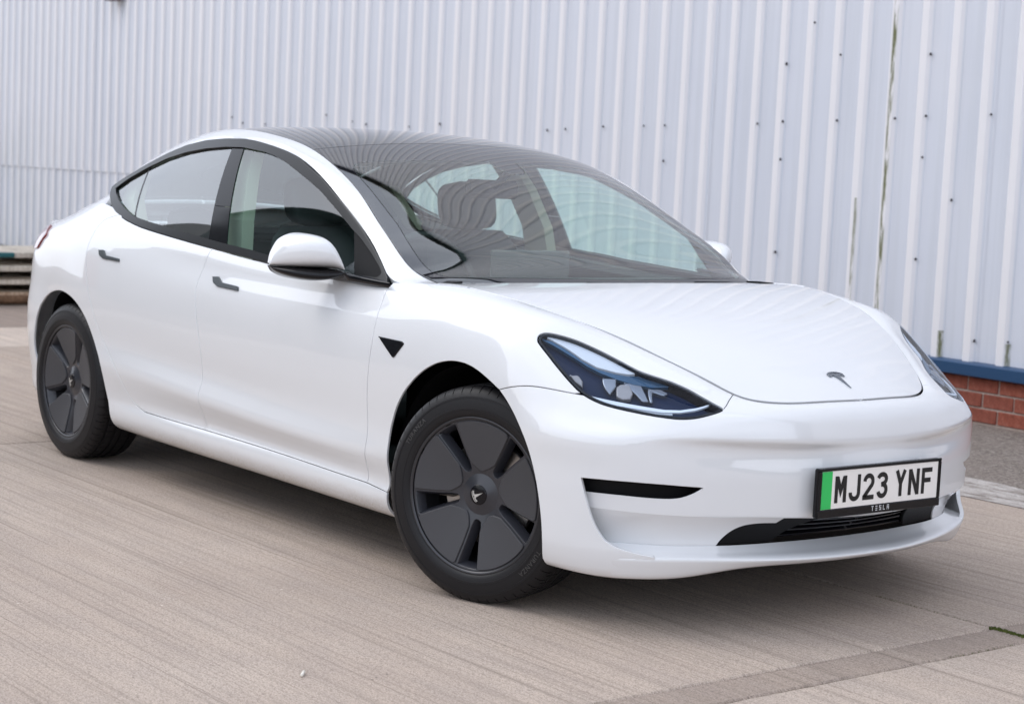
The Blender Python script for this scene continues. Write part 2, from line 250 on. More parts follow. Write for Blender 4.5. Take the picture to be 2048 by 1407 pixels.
# outlines of panels and openings in surface coordinates (u, v), half car
DATA = {
 'arch_f': [(4.6287,0.295),(4.6294,0.3072),(4.6301,0.3194),(4.6308,0.3316),(4.6315,0.3437),(4.6323,0.3559),(4.6335,0.3679),(4.6356,0.3797),(4.639,0.391),(4.6438,0.402),(4.6494,0.4127),(4.6554,0.4233),(4.6617,0.4337),(4.6685,0.4438),(4.6758,0.4535),(4.6835,0.4629),(4.6916,0.472),(4.6998,0.481),(4.7083,0.4897),(4.7171,0.4981),(4.7263,0.5061),(4.7358,0.5137),(4.7454,0.5213),(4.755,0.5287),(4.7648,0.536),(4.7748,0.543),(4.7849,0.5497),(4.7952,0.5562),(4.8056,0.5626),(4.8161,0.5688),(4.8268,0.5746),(4.8377,0.5801),(4.8488,0.5852),(4.8599,0.5901),(4.8712,0.5947),(4.8826,0.5989),(4.8942,0.6025),(4.906,0.6056),(4.9178,0.6084),(4.9298,0.6108),(4.9417,0.6129),(4.9538,0.6144),(4.966,0.6154),(4.9781,0.6161),(4.9903,0.6164),(5.0025,0.6162),(5.0146,0.6156),(5.0268,0.6147),(5.0389,0.6132),(5.0509,0.6113),(5.0628,0.6088),(5.0746,0.6059),(5.0863,0.6027),(5.0979,0.599),(5.1094,0.5949),(5.1207,0.5904),(5.1319,0.5856),(5.143,0.5806),(5.154,0.5753),(5.1649,0.5698),(5.1756,0.5641),(5.1862,0.558),(5.1964,0.5515),(5.2062,0.5444),(5.2155,0.5366),(5.2246,0.5284),(5.2333,0.5199),(5.2417,0.5112),(5.25,0.5022),(5.2581,0.4931),(5.2661,0.4839),(5.2739,0.4745),(5.2813,0.4649),(5.2885,0.455),(5.2955,0.445),(5.3023,0.4349),(5.3087,0.4246),(5.3146,0.414),(5.3199,0.4031),(5.3249,0.392),(5.3296,0.3807),(5.3343,0.3695),(5.3388,0.3581),(5.3431,0.3467),(5.3473,0.3352),(5.3513,0.3237),(5.3551,0.3122),(5.3587,0.3005),(5.3618,0.2888),(5.3645,0.2769),(5.367,0.2649),(5.3694,0.253),(5.3717,0.241),(5.3739,0.229),(5.3759,0.217),(5.3778,0.2049),(5.3795,0.1928),(5.381,0.1808),(5.3821,0.1686),(5.3827,0.1565),(5.3828,0.1443),(5.3824,0.1322),(5.3818,0.12),(5.3807,0.1079),(5.379,0.0959),(5.3768,0.0839),(5.3746,0.0723),(5.3733,0.0614),(5.3744,0.0525),(5.3791,0.0461),(5.3864,0.0416)],
 'arch_r': [(1.7945,0.1934),(1.7881,0.2038),(1.7817,0.2141),(1.7753,0.2245),(1.7691,0.2349),(1.7633,0.2455),(1.7586,0.2564),(1.7553,0.2678),(1.7532,0.2796),(1.7522,0.2915),(1.7522,0.3034),(1.7537,0.3152),(1.7567,0.3266),(1.7608,0.3379),(1.7655,0.3491),(1.7703,0.3603),(1.7752,0.3715),(1.7801,0.3826),(1.7852,0.3936),(1.7908,0.4044),(1.797,0.4147),(1.8039,0.4247),(1.8112,0.4344),(1.8188,0.4439),(1.8266,0.4531),(1.8349,0.4619),(1.8438,0.47),(1.8533,0.4774),(1.8632,0.4845),(1.8732,0.4914),(1.8833,0.4982),(1.8935,0.5048),(1.904,0.5109),(1.9148,0.5164),(1.9259,0.5214),(1.9371,0.5262),(1.9483,0.5308),(1.9596,0.5353),(1.9711,0.5394),(1.9827,0.5429),(1.9944,0.5461),(2.0062,0.549),(2.0181,0.5518),(2.0299,0.5544),(2.0419,0.5569),(2.0538,0.559),(2.0659,0.5608),(2.0779,0.5624),(2.09,0.5639),(2.1021,0.5652),(2.1142,0.5662),(2.1263,0.5667),(2.1385,0.5667),(2.1506,0.5664),(2.1628,0.5659),(2.175,0.5652),(2.1871,0.5642),(2.1991,0.5627),(2.2112,0.561),(2.2232,0.559),(2.2351,0.5567),(2.247,0.554),(2.2587,0.5508),(2.2702,0.5471),(2.2817,0.5431),(2.2931,0.5389),(2.3043,0.5342),(2.3153,0.529),(2.3261,0.5234),(2.3367,0.5175),(2.3472,0.5114),(2.3575,0.505),(2.3676,0.4981),(2.3774,0.491),(2.387,0.4836),(2.3965,0.476),(2.4057,0.468),(2.4144,0.4596),(2.4228,0.4508),(2.4309,0.4418),(2.439,0.4326),(2.4469,0.4234),(2.4548,0.4141),(2.4624,0.4046),(2.47,0.3951),(2.4775,0.3855),(2.4851,0.376),(2.4929,0.3667),(2.5009,0.3575),(2.5091,0.3485),(2.5173,0.3395),(2.5253,0.3304),(2.5327,0.3209),(2.5394,0.3108),(2.5453,0.3003),(2.5504,0.2894),(2.5545,0.2781),(2.5577,0.2665),(2.5601,0.2546),(2.5622,0.2426),(2.5642,0.2306),(2.5663,0.2186),(2.5688,0.2067),(2.5717,0.1949),(2.5748,0.1832),(2.5781,0.1714),(2.5814,0.1597),(2.5847,0.148),(2.588,0.1363),(2.5908,0.1245),(2.5929,0.1127),(2.5937,0.1008),(2.5933,0.0889),(2.5918,0.0769),(2.5895,0.065),(2.5867,0.0532),(2.5837,0.0414)],
 'rockgap': [(2.8854,0.1707),(2.8975,0.1704),(2.9096,0.1701),(2.9216,0.1699),(2.9337,0.1696),(2.9458,0.1694),(2.9579,0.1691),(2.97,0.1689),(2.982,0.1686),(2.9941,0.1684),(3.0062,0.1681),(3.0183,0.1678),(3.0304,0.1676),(3.0425,0.1674),(3.0545,0.1672),(3.0666,0.1672),(3.0787,0.1671),(3.0908,0.1671),(3.1029,0.1671),(3.115,0.1671),(3.1271,0.1671),(3.1391,0.1671),(3.1512,0.1671),(3.1633,0.167),(3.1754,0.167),(3.1875,0.167),(3.1996,0.167),(3.2116,0.167),(3.2237,0.167),(3.2358,0.167),(3.2479,0.167),(3.26,0.167),(3.2721,0.167),(3.2842,0.167),(3.2962,0.1669),(3.3083,0.1669),(3.3204,0.1669),(3.3325,0.1669),(3.3446,0.1669),(3.3567,0.1669),(3.3688,0.1668),(3.3808,0.1668),(3.3929,0.1667),(3.405,0.1666),(3.4171,0.1665),(3.4292,0.1664),(3.4413,0.1663),(3.4533,0.1662),(3.4654,0.1661),(3.4775,0.166),(3.4896,0.1659),(3.5017,0.1658),(3.5138,0.1657),(3.5259,0.1656),(3.5379,0.1655),(3.55,0.1654),(3.5621,0.1652),(3.5742,0.1651),(3.5863,0.165),(3.5984,0.1649),(3.6104,0.1648),(3.6225,0.1647),(3.6346,0.1646),(3.6467,0.1645),(3.6588,0.1644),(3.6709,0.1643),(3.683,0.1642),(3.695,0.1641),(3.7071,0.164),(3.7192,0.1639),(3.7313,0.1638),(3.7434,0.1637),(3.7555,0.1636),(3.7675,0.1635),(3.7796,0.1634),(3.7917,0.1633),(3.8038,0.1632),(3.8159,0.1631),(3.828,0.163),(3.84,0.1629),(3.8521,0.1628),(3.8642,0.1627),(3.8763,0.1626),(3.8884,0.1625),(3.9005,0.1624),(3.9126,0.1623),(3.9246,0.1622),(3.9367,0.1621),(3.9488,0.1621),(3.9609,0.162),(3.973,0.162),(3.9851,0.1619),(3.9972,0.1619),(4.0092,0.1618),(4.0213,0.1618),(4.0334,0.1618),(4.0455,0.1617),(4.0576,0.1617),(4.0697,0.1616),(4.0817,0.1616),(4.0938,0.1615),(4.1059,0.1615),(4.118,0.1614),(4.1301,0.1614),(4.1422,0.1614),(4.1543,0.1613),(4.1663,0.1613),(4.1784,0.1612),(4.1905,0.1612),(4.2026,0.1611),(4.2147,0.1611),(4.2268,0.1611),(4.2388,0.161),(4.2509,0.161),(4.263,0.1609),(4.2751,0.1609),(4.2872,0.1608),(4.2993,0.1608),(4.3114,0.1608),(4.3234,0.1607),(4.3355,0.1607),(4.3476,0.1606),(4.3597,0.1606),(4.3718,0.1605),(4.3839,0.1605),(4.396,0.1605),(4.408,0.1604),(4.4201,0.1604),(4.4322,0.1603),(4.4443,0.1603),(4.4564,0.1602),(4.4684,0.16),(4.4805,0.1594),(4.4925,0.1585),(4.5045,0.1572),(4.5165,0.1556),(4.5285,0.154),(4.5404,0.1523),(4.5524,0.1506),(4.5644,0.149),(4.5763,0.1473),(4.5883,0.1456),(4.6003,0.1439),(4.6122,0.1423)],
 'fdoor_front': [(4.4874,0.8123),(4.4882,0.8),(4.4893,0.7877),(4.4909,0.7755),(4.4932,0.7634),(4.4958,0.7513),(4.4985,0.7392),(4.5012,0.7271),(4.5036,0.7149),(4.5058,0.7028),(4.5077,0.6905),(4.5092,0.6783),(4.5103,0.666),(4.5109,0.6536),(4.5113,0.6412),(4.5114,0.6289),(4.5112,0.6165),(4.5104,0.6042),(4.5093,0.5919),(4.5081,0.5795),(4.5068,0.5672),(4.5055,0.5549),(4.5043,0.5426),(4.5034,0.5302),(4.5025,0.5179),(4.5018,0.5055),(4.501,0.4931),(4.5003,0.4808),(4.4998,0.4684),(4.4995,0.456),(4.4995,0.4437),(4.5,0.4313),(4.5006,0.4189),(4.5013,0.4066),(4.5021,0.3942),(4.5028,0.3819),(4.5035,0.3695),(4.504,0.3571),(4.504,0.3448),(4.5034,0.3325),(4.5024,0.3201),(4.5011,0.3078),(4.4997,0.2955),(4.4983,0.2832),(4.4969,0.2709),(4.4955,0.2586),(4.4941,0.2463),(4.4927,0.234),(4.4913,0.2217),(4.4899,0.2094),(4.4885,0.1971),(4.4871,0.1847),(4.4857,0.1724),(4.4843,0.1601)],
 'rdoor': [(2.4785,0.835),(2.4667,0.832),(2.4548,0.829),(2.443,0.826),(2.4312,0.8229),(2.4193,0.8199),(2.4075,0.8169),(2.3959,0.8137),(2.3847,0.81),(2.3751,0.805),(2.3677,0.7978),(2.3629,0.7884),(2.3602,0.7773),(2.3593,0.7656),(2.3598,0.7537),(2.3617,0.7418),(2.3643,0.73),(2.3674,0.7182),(2.3709,0.7065),(2.375,0.6951),(2.3796,0.6838),(2.3846,0.6727),(2.3898,0.6617),(2.3951,0.6507),(2.4007,0.6399),(2.4066,0.6292),(2.4127,0.6186),(2.4189,0.6081),(2.4252,0.5977),(2.4315,0.5872),(2.4377,0.5767),(2.4439,0.5662),(2.4499,0.5555),(2.4557,0.5448),(2.4615,0.5341),(2.4673,0.5233),(2.473,0.5126),(2.4788,0.5018),(2.4848,0.4912),(2.4911,0.4808),(2.4979,0.4708),(2.5053,0.4611),(2.513,0.4516),(2.5208,0.4423),(2.5287,0.433),(2.5366,0.4236),(2.5445,0.4143),(2.5525,0.4052),(2.5608,0.3963),(2.5696,0.388),(2.579,0.3802),(2.5886,0.3728),(2.5985,0.3656),(2.6083,0.3584),(2.6182,0.3513),(2.6281,0.3441),(2.638,0.337),(2.6479,0.3298),(2.6577,0.3226),(2.6675,0.3153),(2.677,0.3077),(2.686,0.2996),(2.6946,0.291),(2.7029,0.282),(2.711,0.2729),(2.7191,0.2638),(2.7272,0.2547),(2.7355,0.2457),(2.744,0.2371),(2.753,0.229),(2.7626,0.2216),(2.7726,0.2147),(2.7828,0.2081),(2.7934,0.2021),(2.8043,0.1969),(2.8155,0.1925),(2.8271,0.1886),(2.8387,0.1849),(2.8504,0.1814),(2.862,0.1778),(2.8737,0.1742),(2.8854,0.1707)],
 'seam': [(5.1988,0.552),(5.2105,0.5567),(5.2223,0.5615),(5.2341,0.5662),(5.2459,0.5709),(5.2578,0.5755),(5.2696,0.58),(5.2816,0.5844),(5.2936,0.5885),(5.3057,0.5921),(5.318,0.5952),(5.3304,0.5979),(5.3429,0.6002),(5.3554,0.6024),(5.368,0.6043),(5.3805,0.6062),(5.3931,0.6081),(5.4057,0.6101),(5.4182,0.6121),(5.4307,0.6143),(5.4433,0.6164)],
 'blade': [(5.5059,0.3285),(5.5095,0.3155),(5.5132,0.3025),(5.5168,0.2895),(5.5205,0.2765),(5.5243,0.2635),(5.5282,0.2506),(5.5324,0.2378),(5.537,0.2251),(5.5419,0.2126),(5.5476,0.2004),(5.5543,0.1889),(5.5619,0.1779),(5.5705,0.1676),(5.5796,0.1577)],
 'bgap': [(3.3129,0.8412),(3.3105,0.8291),(3.3081,0.8169),(3.3057,0.8048),(3.3033,0.7927),(3.3009,0.7806),(3.2986,0.7684),(3.2962,0.7563),(3.2939,0.7442),(3.2918,0.7321),(3.2902,0.72),(3.2892,0.7081),(3.2893,0.6962),(3.2906,0.6845),(3.2931,0.6729),(3.2966,0.6614),(3.3006,0.6499),(3.305,0.6384),(3.3094,0.6269),(3.3136,0.6153),(3.3178,0.6037),(3.3219,0.592),(3.3259,0.5804),(3.3301,0.5687),(3.3343,0.5571),(3.3385,0.5455),(3.3428,0.5339),(3.347,0.5223),(3.3509,0.5107),(3.3545,0.4989),(3.3575,0.487),(3.3601,0.475),(3.3621,0.4629),(3.3639,0.4507),(3.3653,0.4385),(3.3666,0.4262),(3.3677,0.4139),(3.3687,0.4016),(3.3696,0.3893),(3.3703,0.3769),(3.3708,0.3646),(3.3711,0.3522),(3.3713,0.3399),(3.3713,0.3275),(3.3712,0.3152),(3.3711,0.3028),(3.3709,0.2905),(3.3708,0.2781),(3.3706,0.2658),(3.3705,0.2534),(3.3703,0.241),(3.3702,0.2287),(3.37,0.2163),(3.3699,0.204),(3.3697,0.1916),(3.3696,0.1793),(3.3694,0.1669)],
 'belt': [(2.4332,0.8304),(2.4453,0.8299),(2.4574,0.8294),(2.4694,0.8289),(2.4815,0.8285),(2.4936,0.828),(2.5057,0.8275),(2.5178,0.827),(2.5298,0.8266),(2.5419,0.8263),(2.554,0.826),(2.5661,0.8258),(2.5782,0.8257),(2.5903,0.8256),(2.6024,0.8255),(2.6144,0.8254),(2.6265,0.8253),(2.6386,0.8252),(2.6507,0.8251),(2.6628,0.8251),(2.6749,0.825),(2.687,0.8249),(2.6991,0.8249),(2.7111,0.825),(2.7232,0.8251),(2.7353,0.8253),(2.7474,0.8256),(2.7595,0.8258),(2.7716,0.8261),(2.7837,0.8263),(2.7957,0.8265),(2.8078,0.8268),(2.8199,0.827),(2.832,0.8273),(2.8441,0.8275),(2.8562,0.8278),(2.8683,0.828),(2.8803,0.8283),(2.8924,0.8285),(2.9045,0.8288),(2.9166,0.829),(2.9287,0.8292),(2.9408,0.8295),(2.9529,0.8297),(2.965,0.83),(2.977,0.8302),(2.9891,0.8305),(3.0012,0.8307),(3.0133,0.831),(3.0254,0.8312),(3.0375,0.8314),(3.0496,0.8317),(3.0616,0.8319),(3.0737,0.8322),(3.0858,0.8324),(3.0979,0.8327),(3.11,0.8329),(3.1221,0.8332),(3.1342,0.8334),(3.1462,0.8336),(3.1583,0.8339),(3.1704,0.8341),(3.1825,0.8344),(3.1946,0.8346),(3.2067,0.8349),(3.2188,0.8351),(3.2308,0.8353),(3.2429,0.8355),(3.255,0.8358),(3.2671,0.836),(3.2792,0.8362),(3.2913,0.8365),(3.3034,0.8367),(3.3155,0.8369),(3.3275,0.8372),(3.3396,0.8374),(3.3517,0.8376),(3.3638,0.8378),(3.3759,0.838),(3.388,0.8381),(3.4001,0.8381),(3.4121,0.838),(3.4242,0.8379),(3.4363,0.8378),(3.4484,0.8377),(3.4605,0.8376),(3.4726,0.8375),(3.4847,0.8374),(3.4968,0.8373),(3.5089,0.8372),(3.5209,0.837),(3.533,0.8369),(3.5451,0.8368),(3.5572,0.8367),(3.5693,0.8366),(3.5814,0.8365),(3.5935,0.8364),(3.6056,0.8363),(3.6176,0.8361),(3.6297,0.836),(3.6418,0.8359),(3.6539,0.8358),(3.666,0.8357),(3.6781,0.8355),(3.6902,0.8352),(3.7022,0.8348),(3.7143,0.8343),(3.7264,0.8337),(3.7385,0.8331),(3.7505,0.8324),(3.7626,0.8318),(3.7747,0.8311),(3.7867,0.8304),(3.7988,0.8298),(3.8109,0.8291),(3.823,0.8284),(3.835,0.8278),(3.8471,0.8271),(3.8592,0.8264),(3.8712,0.8257),(3.8833,0.8251),(3.8954,0.8244),(3.9074,0.8237),(3.9195,0.8231),(3.9316,0.8224),(3.9437,0.8219),(3.9557,0.8215),(3.9678,0.8212),(3.9799,0.8211),(3.992,0.8211),(4.0041,0.8211),(4.0162,0.8212),(4.0282,0.8213),(4.0403,0.8214),(4.0524,0.8214),(4.0645,0.8215),(4.0766,0.8216),(4.0887,0.8216),(4.1008,0.8217),(4.1129,0.8218),(4.125,0.8219),(4.137,0.8219),(4.1491,0.822),(4.1612,0.8221),(4.1733,0.8221),(4.1854,0.8222),(4.1975,0.8223),(4.2096,0.8223),(4.2217,0.8223),(4.2337,0.8222),(4.2458,0.8219),(4.2579,0.8216),(4.27,0.8211),(4.2821,0.8207),(4.2941,0.8202),(4.3062,0.8197),(4.3183,0.8192),(4.3304,0.8187),(4.3425,0.8182),(4.3545,0.8177),(4.3666,0.8172),(4.3787,0.8168),(4.3908,0.8163),(4.4029,0.8158),(4.4149,0.8153),(4.427,0.8148),(4.4391,0.8143),(4.4512,0.8138),(4.4632,0.8133),(4.4753,0.8128),(4.4874,0.8123)],
 'hl': [(5.2657,0.7255),(5.258,0.7349),(5.2519,0.7446),(5.2503,0.7535),(5.2554,0.7599),(5.2654,0.7631),(5.2773,0.7642),(5.2894,0.7646),(5.3016,0.7645),(5.3137,0.7643),(5.3258,0.7637),(5.338,0.7628),(5.35,0.7614),(5.3621,0.7598),(5.3741,0.7582),(5.3862,0.7567),(5.3983,0.7553),(5.4104,0.7542),(5.4225,0.7531),(5.4346,0.7521),(5.4467,0.7512),(5.4589,0.7503),(5.471,0.7496),(5.4832,0.7488),(5.4953,0.7481),(5.5074,0.7475),(5.5196,0.747),(5.5317,0.7472),(5.5438,0.7481),(5.5559,0.7494),(5.568,0.7507),(5.58,0.7521),(5.5921,0.7534),(5.6042,0.7547),(5.6163,0.7556),(5.6284,0.756),(5.6406,0.7558),(5.6527,0.7555),(5.6649,0.7551),(5.677,0.7546),(5.6891,0.7535),(5.7011,0.7518),(5.7131,0.7496),(5.725,0.7472),(5.7369,0.7448),(5.7488,0.7424),(5.7606,0.7396),(5.7724,0.7364),(5.7841,0.7331),(5.7958,0.7298),(5.8072,0.7263),(5.8164,0.722),(5.8206,0.7156),(5.8184,0.707),(5.8121,0.6975),(5.8046,0.6879),(5.797,0.6784),(5.7895,0.6689),(5.7819,0.6594),(5.7738,0.6505),(5.7648,0.6425),(5.7549,0.6358),(5.7443,0.6302),(5.733,0.6259),(5.7214,0.6225),(5.7095,0.6199),(5.6976,0.6181),(5.6855,0.6169),(5.6734,0.6159),(5.6612,0.615),(5.6491,0.614),(5.637,0.6132),(5.6248,0.6124),(5.6127,0.6117),(5.6006,0.611),(5.5884,0.6102),(5.5763,0.6095),(5.5641,0.6089),(5.552,0.6083),(5.5398,0.6079),(5.5277,0.6077),(5.5156,0.608),(5.5035,0.609),(5.4914,0.6105),(5.4795,0.6127),(5.4677,0.6154),(5.456,0.6187),(5.4446,0.6227),(5.4335,0.6276),(5.4227,0.6331),(5.4119,0.6387),(5.4011,0.6443),(5.3904,0.6501),(5.3797,0.6559),(5.3691,0.6618),(5.3584,0.6677),(5.3478,0.6736),(5.3372,0.6796),(5.3268,0.6858),(5.3164,0.6921),(5.306,0.6984),(5.2956,0.7048),(5.2855,0.7114),(5.2755,0.7184),(5.2657,0.7255)],
 'seam2': [(5.8253,0.7219),(5.8294,0.737),(5.8331,0.7522),(5.8353,0.7676),(5.836,0.7831),(5.8347,0.7987)],
 'blade2': [(5.5786,0.1575),(5.5901,0.1509),(5.6017,0.1441),(5.6132,0.1374),(5.6248,0.1308),(5.6367,0.1247),(5.6488,0.1192),(5.6612,0.1144),(5.6739,0.1103),(5.6868,0.1071),(5.6999,0.1045),(5.7131,0.102)],
 'slot_top': [(5.5059,0.3285),(5.5185,0.3288),(5.5311,0.3291),(5.5438,0.3295),(5.5564,0.3298),(5.5691,0.33),(5.5817,0.3301),(5.5943,0.3302),(5.607,0.3303),(5.6196,0.3304),(5.6323,0.3305),(5.6449,0.3305),(5.6575,0.3302),(5.6702,0.3299),(5.6828,0.3296),(5.6954,0.3292),(5.7081,0.3289),(5.7207,0.3284),(5.7333,0.3279),(5.746,0.3273),(5.7586,0.3266),(5.7712,0.3259),(5.7838,0.3252),(5.7965,0.3245),(5.8091,0.3238),(5.8217,0.3231),(5.8343,0.3223)],
 'slot_bot': [(5.5185,0.2835),(5.531,0.2838),(5.5435,0.284),(5.556,0.2843),(5.5684,0.2845),(5.5809,0.2848),(5.5934,0.285),(5.6059,0.2853),(5.6184,0.2855),(5.6309,0.2855),(5.6434,0.2856),(5.6558,0.2856),(5.6683,0.2856),(5.6808,0.2856),(5.6933,0.2856),(5.7058,0.2856),(5.7183,0.2859),(5.7308,0.2863),(5.7432,0.2869),(5.7557,0.2879),(5.768,0.2898),(5.78,0.2927),(5.7918,0.2969),(5.8031,0.302),(5.8141,0.3079),(5.8245,0.3147),(5.8343,0.3223)],
 'vent': [(4.5504,0.6471),(4.5565,0.647),(4.5627,0.6468),(4.5689,0.6467),(4.575,0.6465),(4.5812,0.6464),(4.5874,0.6462),(4.5935,0.6461),(4.5997,0.6459),(4.6059,0.6458),(4.6121,0.6457),(4.6182,0.6455),(4.6244,0.6454),(4.6306,0.6452),(4.6367,0.6451),(4.6429,0.6449),(4.6491,0.6448),(4.6552,0.6446),(4.6614,0.6445),(4.6676,0.6443),(4.6737,0.6442),(4.6799,0.644),(4.6861,0.6439),(4.6918,0.6416),(4.6974,0.6391),(4.6973,0.6356),(4.6928,0.6314),(4.6882,0.6272),(4.6837,0.623),(4.6792,0.6188),(4.6747,0.6146),(4.6701,0.6104),(4.6656,0.6062),(4.6611,0.602),(4.6566,0.5979),(4.6521,0.5937),(4.6461,0.5926),(4.6404,0.5939),(4.635,0.5969),(4.6296,0.5999),(4.6242,0.603),(4.6188,0.606),(4.6135,0.609),(4.6081,0.612),(4.6027,0.6151),(4.5973,0.6181),(4.5919,0.6211),(4.5866,0.6241),(4.5812,0.6271),(4.5758,0.6302),(4.5704,0.6332),(4.565,0.6362),(4.5597,0.6392),(4.5545,0.6425),(4.5504,0.6471)],
 'handle_f': [(3.3917,0.7388),(3.3979,0.7394),(3.404,0.74),(3.4101,0.7407),(3.4162,0.7413),(3.4223,0.742),(3.4284,0.7426),(3.4345,0.7432),(3.4402,0.7412),(3.4457,0.7385),(3.4512,0.7358),(3.4567,0.733),(3.4622,0.7303),(3.4677,0.7276),(3.4733,0.7254),(3.4795,0.7253),(3.4856,0.7252),(3.4918,0.7251),(3.4979,0.7249),(3.504,0.7248),(3.5102,0.7247),(3.5163,0.7246),(3.5225,0.7245),(3.5286,0.7244),(3.5348,0.7243),(3.5409,0.7242),(3.5471,0.7241),(3.5532,0.724),(3.5593,0.7239),(3.5655,0.7237),(3.5716,0.7236),(3.5778,0.7235),(3.5839,0.7234),(3.5901,0.7233),(3.5952,0.7212),(3.5989,0.7163),(3.6026,0.7114),(3.603,0.7081),(3.5969,0.7081),(3.5907,0.7082),(3.5846,0.7082),(3.5785,0.7082),(3.5723,0.7083),(3.5662,0.7083),(3.56,0.7083),(3.5539,0.7083),(3.5477,0.7084),(3.5416,0.7084),(3.5354,0.7084),(3.5293,0.7085),(3.5232,0.7085),(3.517,0.7085),(3.5109,0.7085),(3.5047,0.7086),(3.4986,0.7086),(3.4924,0.7086),(3.4863,0.7087),(3.4801,0.7087),(3.474,0.7087),(3.4678,0.7088),(3.4617,0.7088),(3.4556,0.7088),(3.4494,0.7088),(3.4434,0.71),(3.4375,0.7116),(3.4316,0.7132),(3.4256,0.7149),(3.4197,0.7165),(3.4138,0.7181),(3.4085,0.7208),(3.4043,0.7253),(3.4001,0.7298),(3.3959,0.7343),(3.3917,0.7388)],
 'handle_r': [(2.4764,0.7403),(2.4825,0.7408),(2.4887,0.7412),(2.4948,0.7417),(2.5009,0.7421),(2.507,0.7426),(2.5131,0.743),(2.519,0.7428),(2.5245,0.7401),(2.53,0.7373),(2.5355,0.7346),(2.5409,0.7319),(2.5464,0.7291),(2.5525,0.7289),(2.5586,0.7289),(2.5647,0.7288),(2.5709,0.7288),(2.577,0.7287),(2.5831,0.7286),(2.5892,0.7286),(2.5953,0.7285),(2.6015,0.7285),(2.6076,0.7284),(2.6137,0.7284),(2.6198,0.7283),(2.6259,0.7283),(2.6321,0.7282),(2.6382,0.7282),(2.6443,0.7281),(2.6504,0.7281),(2.6565,0.728),(2.662,0.7267),(2.6652,0.7215),(2.6648,0.7182),(2.6587,0.7182),(2.6526,0.7181),(2.6465,0.718),(2.6404,0.7179),(2.6342,0.7178),(2.6281,0.7178),(2.622,0.7177),(2.6159,0.7176),(2.6098,0.7175),(2.6036,0.7175),(2.5975,0.7174),(2.5914,0.7173),(2.5853,0.7172),(2.5792,0.7171),(2.573,0.7171),(2.5669,0.717),(2.5608,0.7169),(2.5547,0.7168),(2.5486,0.7168),(2.5424,0.7167),(2.5363,0.7166),(2.5302,0.7165),(2.5242,0.7174),(2.5182,0.7188),(2.5122,0.7201),(2.5062,0.7214),(2.5003,0.7227),(2.4943,0.724),(2.4894,0.7273),(2.4851,0.7316),(2.4808,0.736),(2.4764,0.7403)],
 'hl_white': [(5.2618,0.7573),(5.2675,0.7593),(5.2733,0.7613),(5.2792,0.7618),(5.2853,0.7615),(5.2914,0.7612),(5.2974,0.7609),(5.3035,0.7606),(5.3095,0.7604),(5.3156,0.7602),(5.3217,0.76),(5.3277,0.7598),(5.3338,0.7596),(5.3398,0.759),(5.3459,0.7582),(5.3519,0.7575),(5.3579,0.7567),(5.3639,0.756),(5.37,0.7552),(5.376,0.7545),(5.382,0.7537),(5.388,0.753),(5.3941,0.7522),(5.4001,0.7516),(5.4061,0.751),(5.4122,0.7505),(5.4182,0.7499),(5.4243,0.7494),(5.4303,0.7488),(5.4364,0.7483),(5.4424,0.7477),(5.4485,0.7472),(5.4545,0.7466),(5.4606,0.7463),(5.4666,0.7462),(5.4727,0.7461),(5.4788,0.746),(5.4848,0.7459),(5.4909,0.7458),(5.497,0.7456),(5.503,0.7456),(5.5091,0.7463),(5.5151,0.7469),(5.5212,0.7475),(5.5262,0.7477),(5.5216,0.7437),(5.517,0.7397),(5.5125,0.7357),(5.5079,0.7317),(5.5024,0.7294),(5.4966,0.7273),(5.4909,0.7253),(5.4852,0.7232),(5.4795,0.7211),(5.4736,0.7198),(5.4676,0.7187),(5.4617,0.7177),(5.4557,0.7167),(5.4497,0.7157),(5.4437,0.7146),(5.4377,0.7136),(5.4317,0.713),(5.4257,0.7138),(5.4197,0.7147),(5.4137,0.7155),(5.4077,0.7164),(5.4017,0.7172),(5.3957,0.7181),(5.3897,0.7189),(5.3838,0.7204),(5.378,0.7223),(5.3723,0.7242),(5.3665,0.7261),(5.3607,0.728),(5.355,0.7298),(5.3492,0.7317),(5.3434,0.7336),(5.3376,0.7355),(5.3319,0.7374),(5.3261,0.7392),(5.3203,0.7409),(5.3144,0.7426),(5.3086,0.7443),(5.3028,0.7459),(5.2969,0.7476),(5.2911,0.7493),(5.2853,0.751),(5.2794,0.7526),(5.2735,0.7542),(5.2677,0.7557),(5.2618,0.7573)],
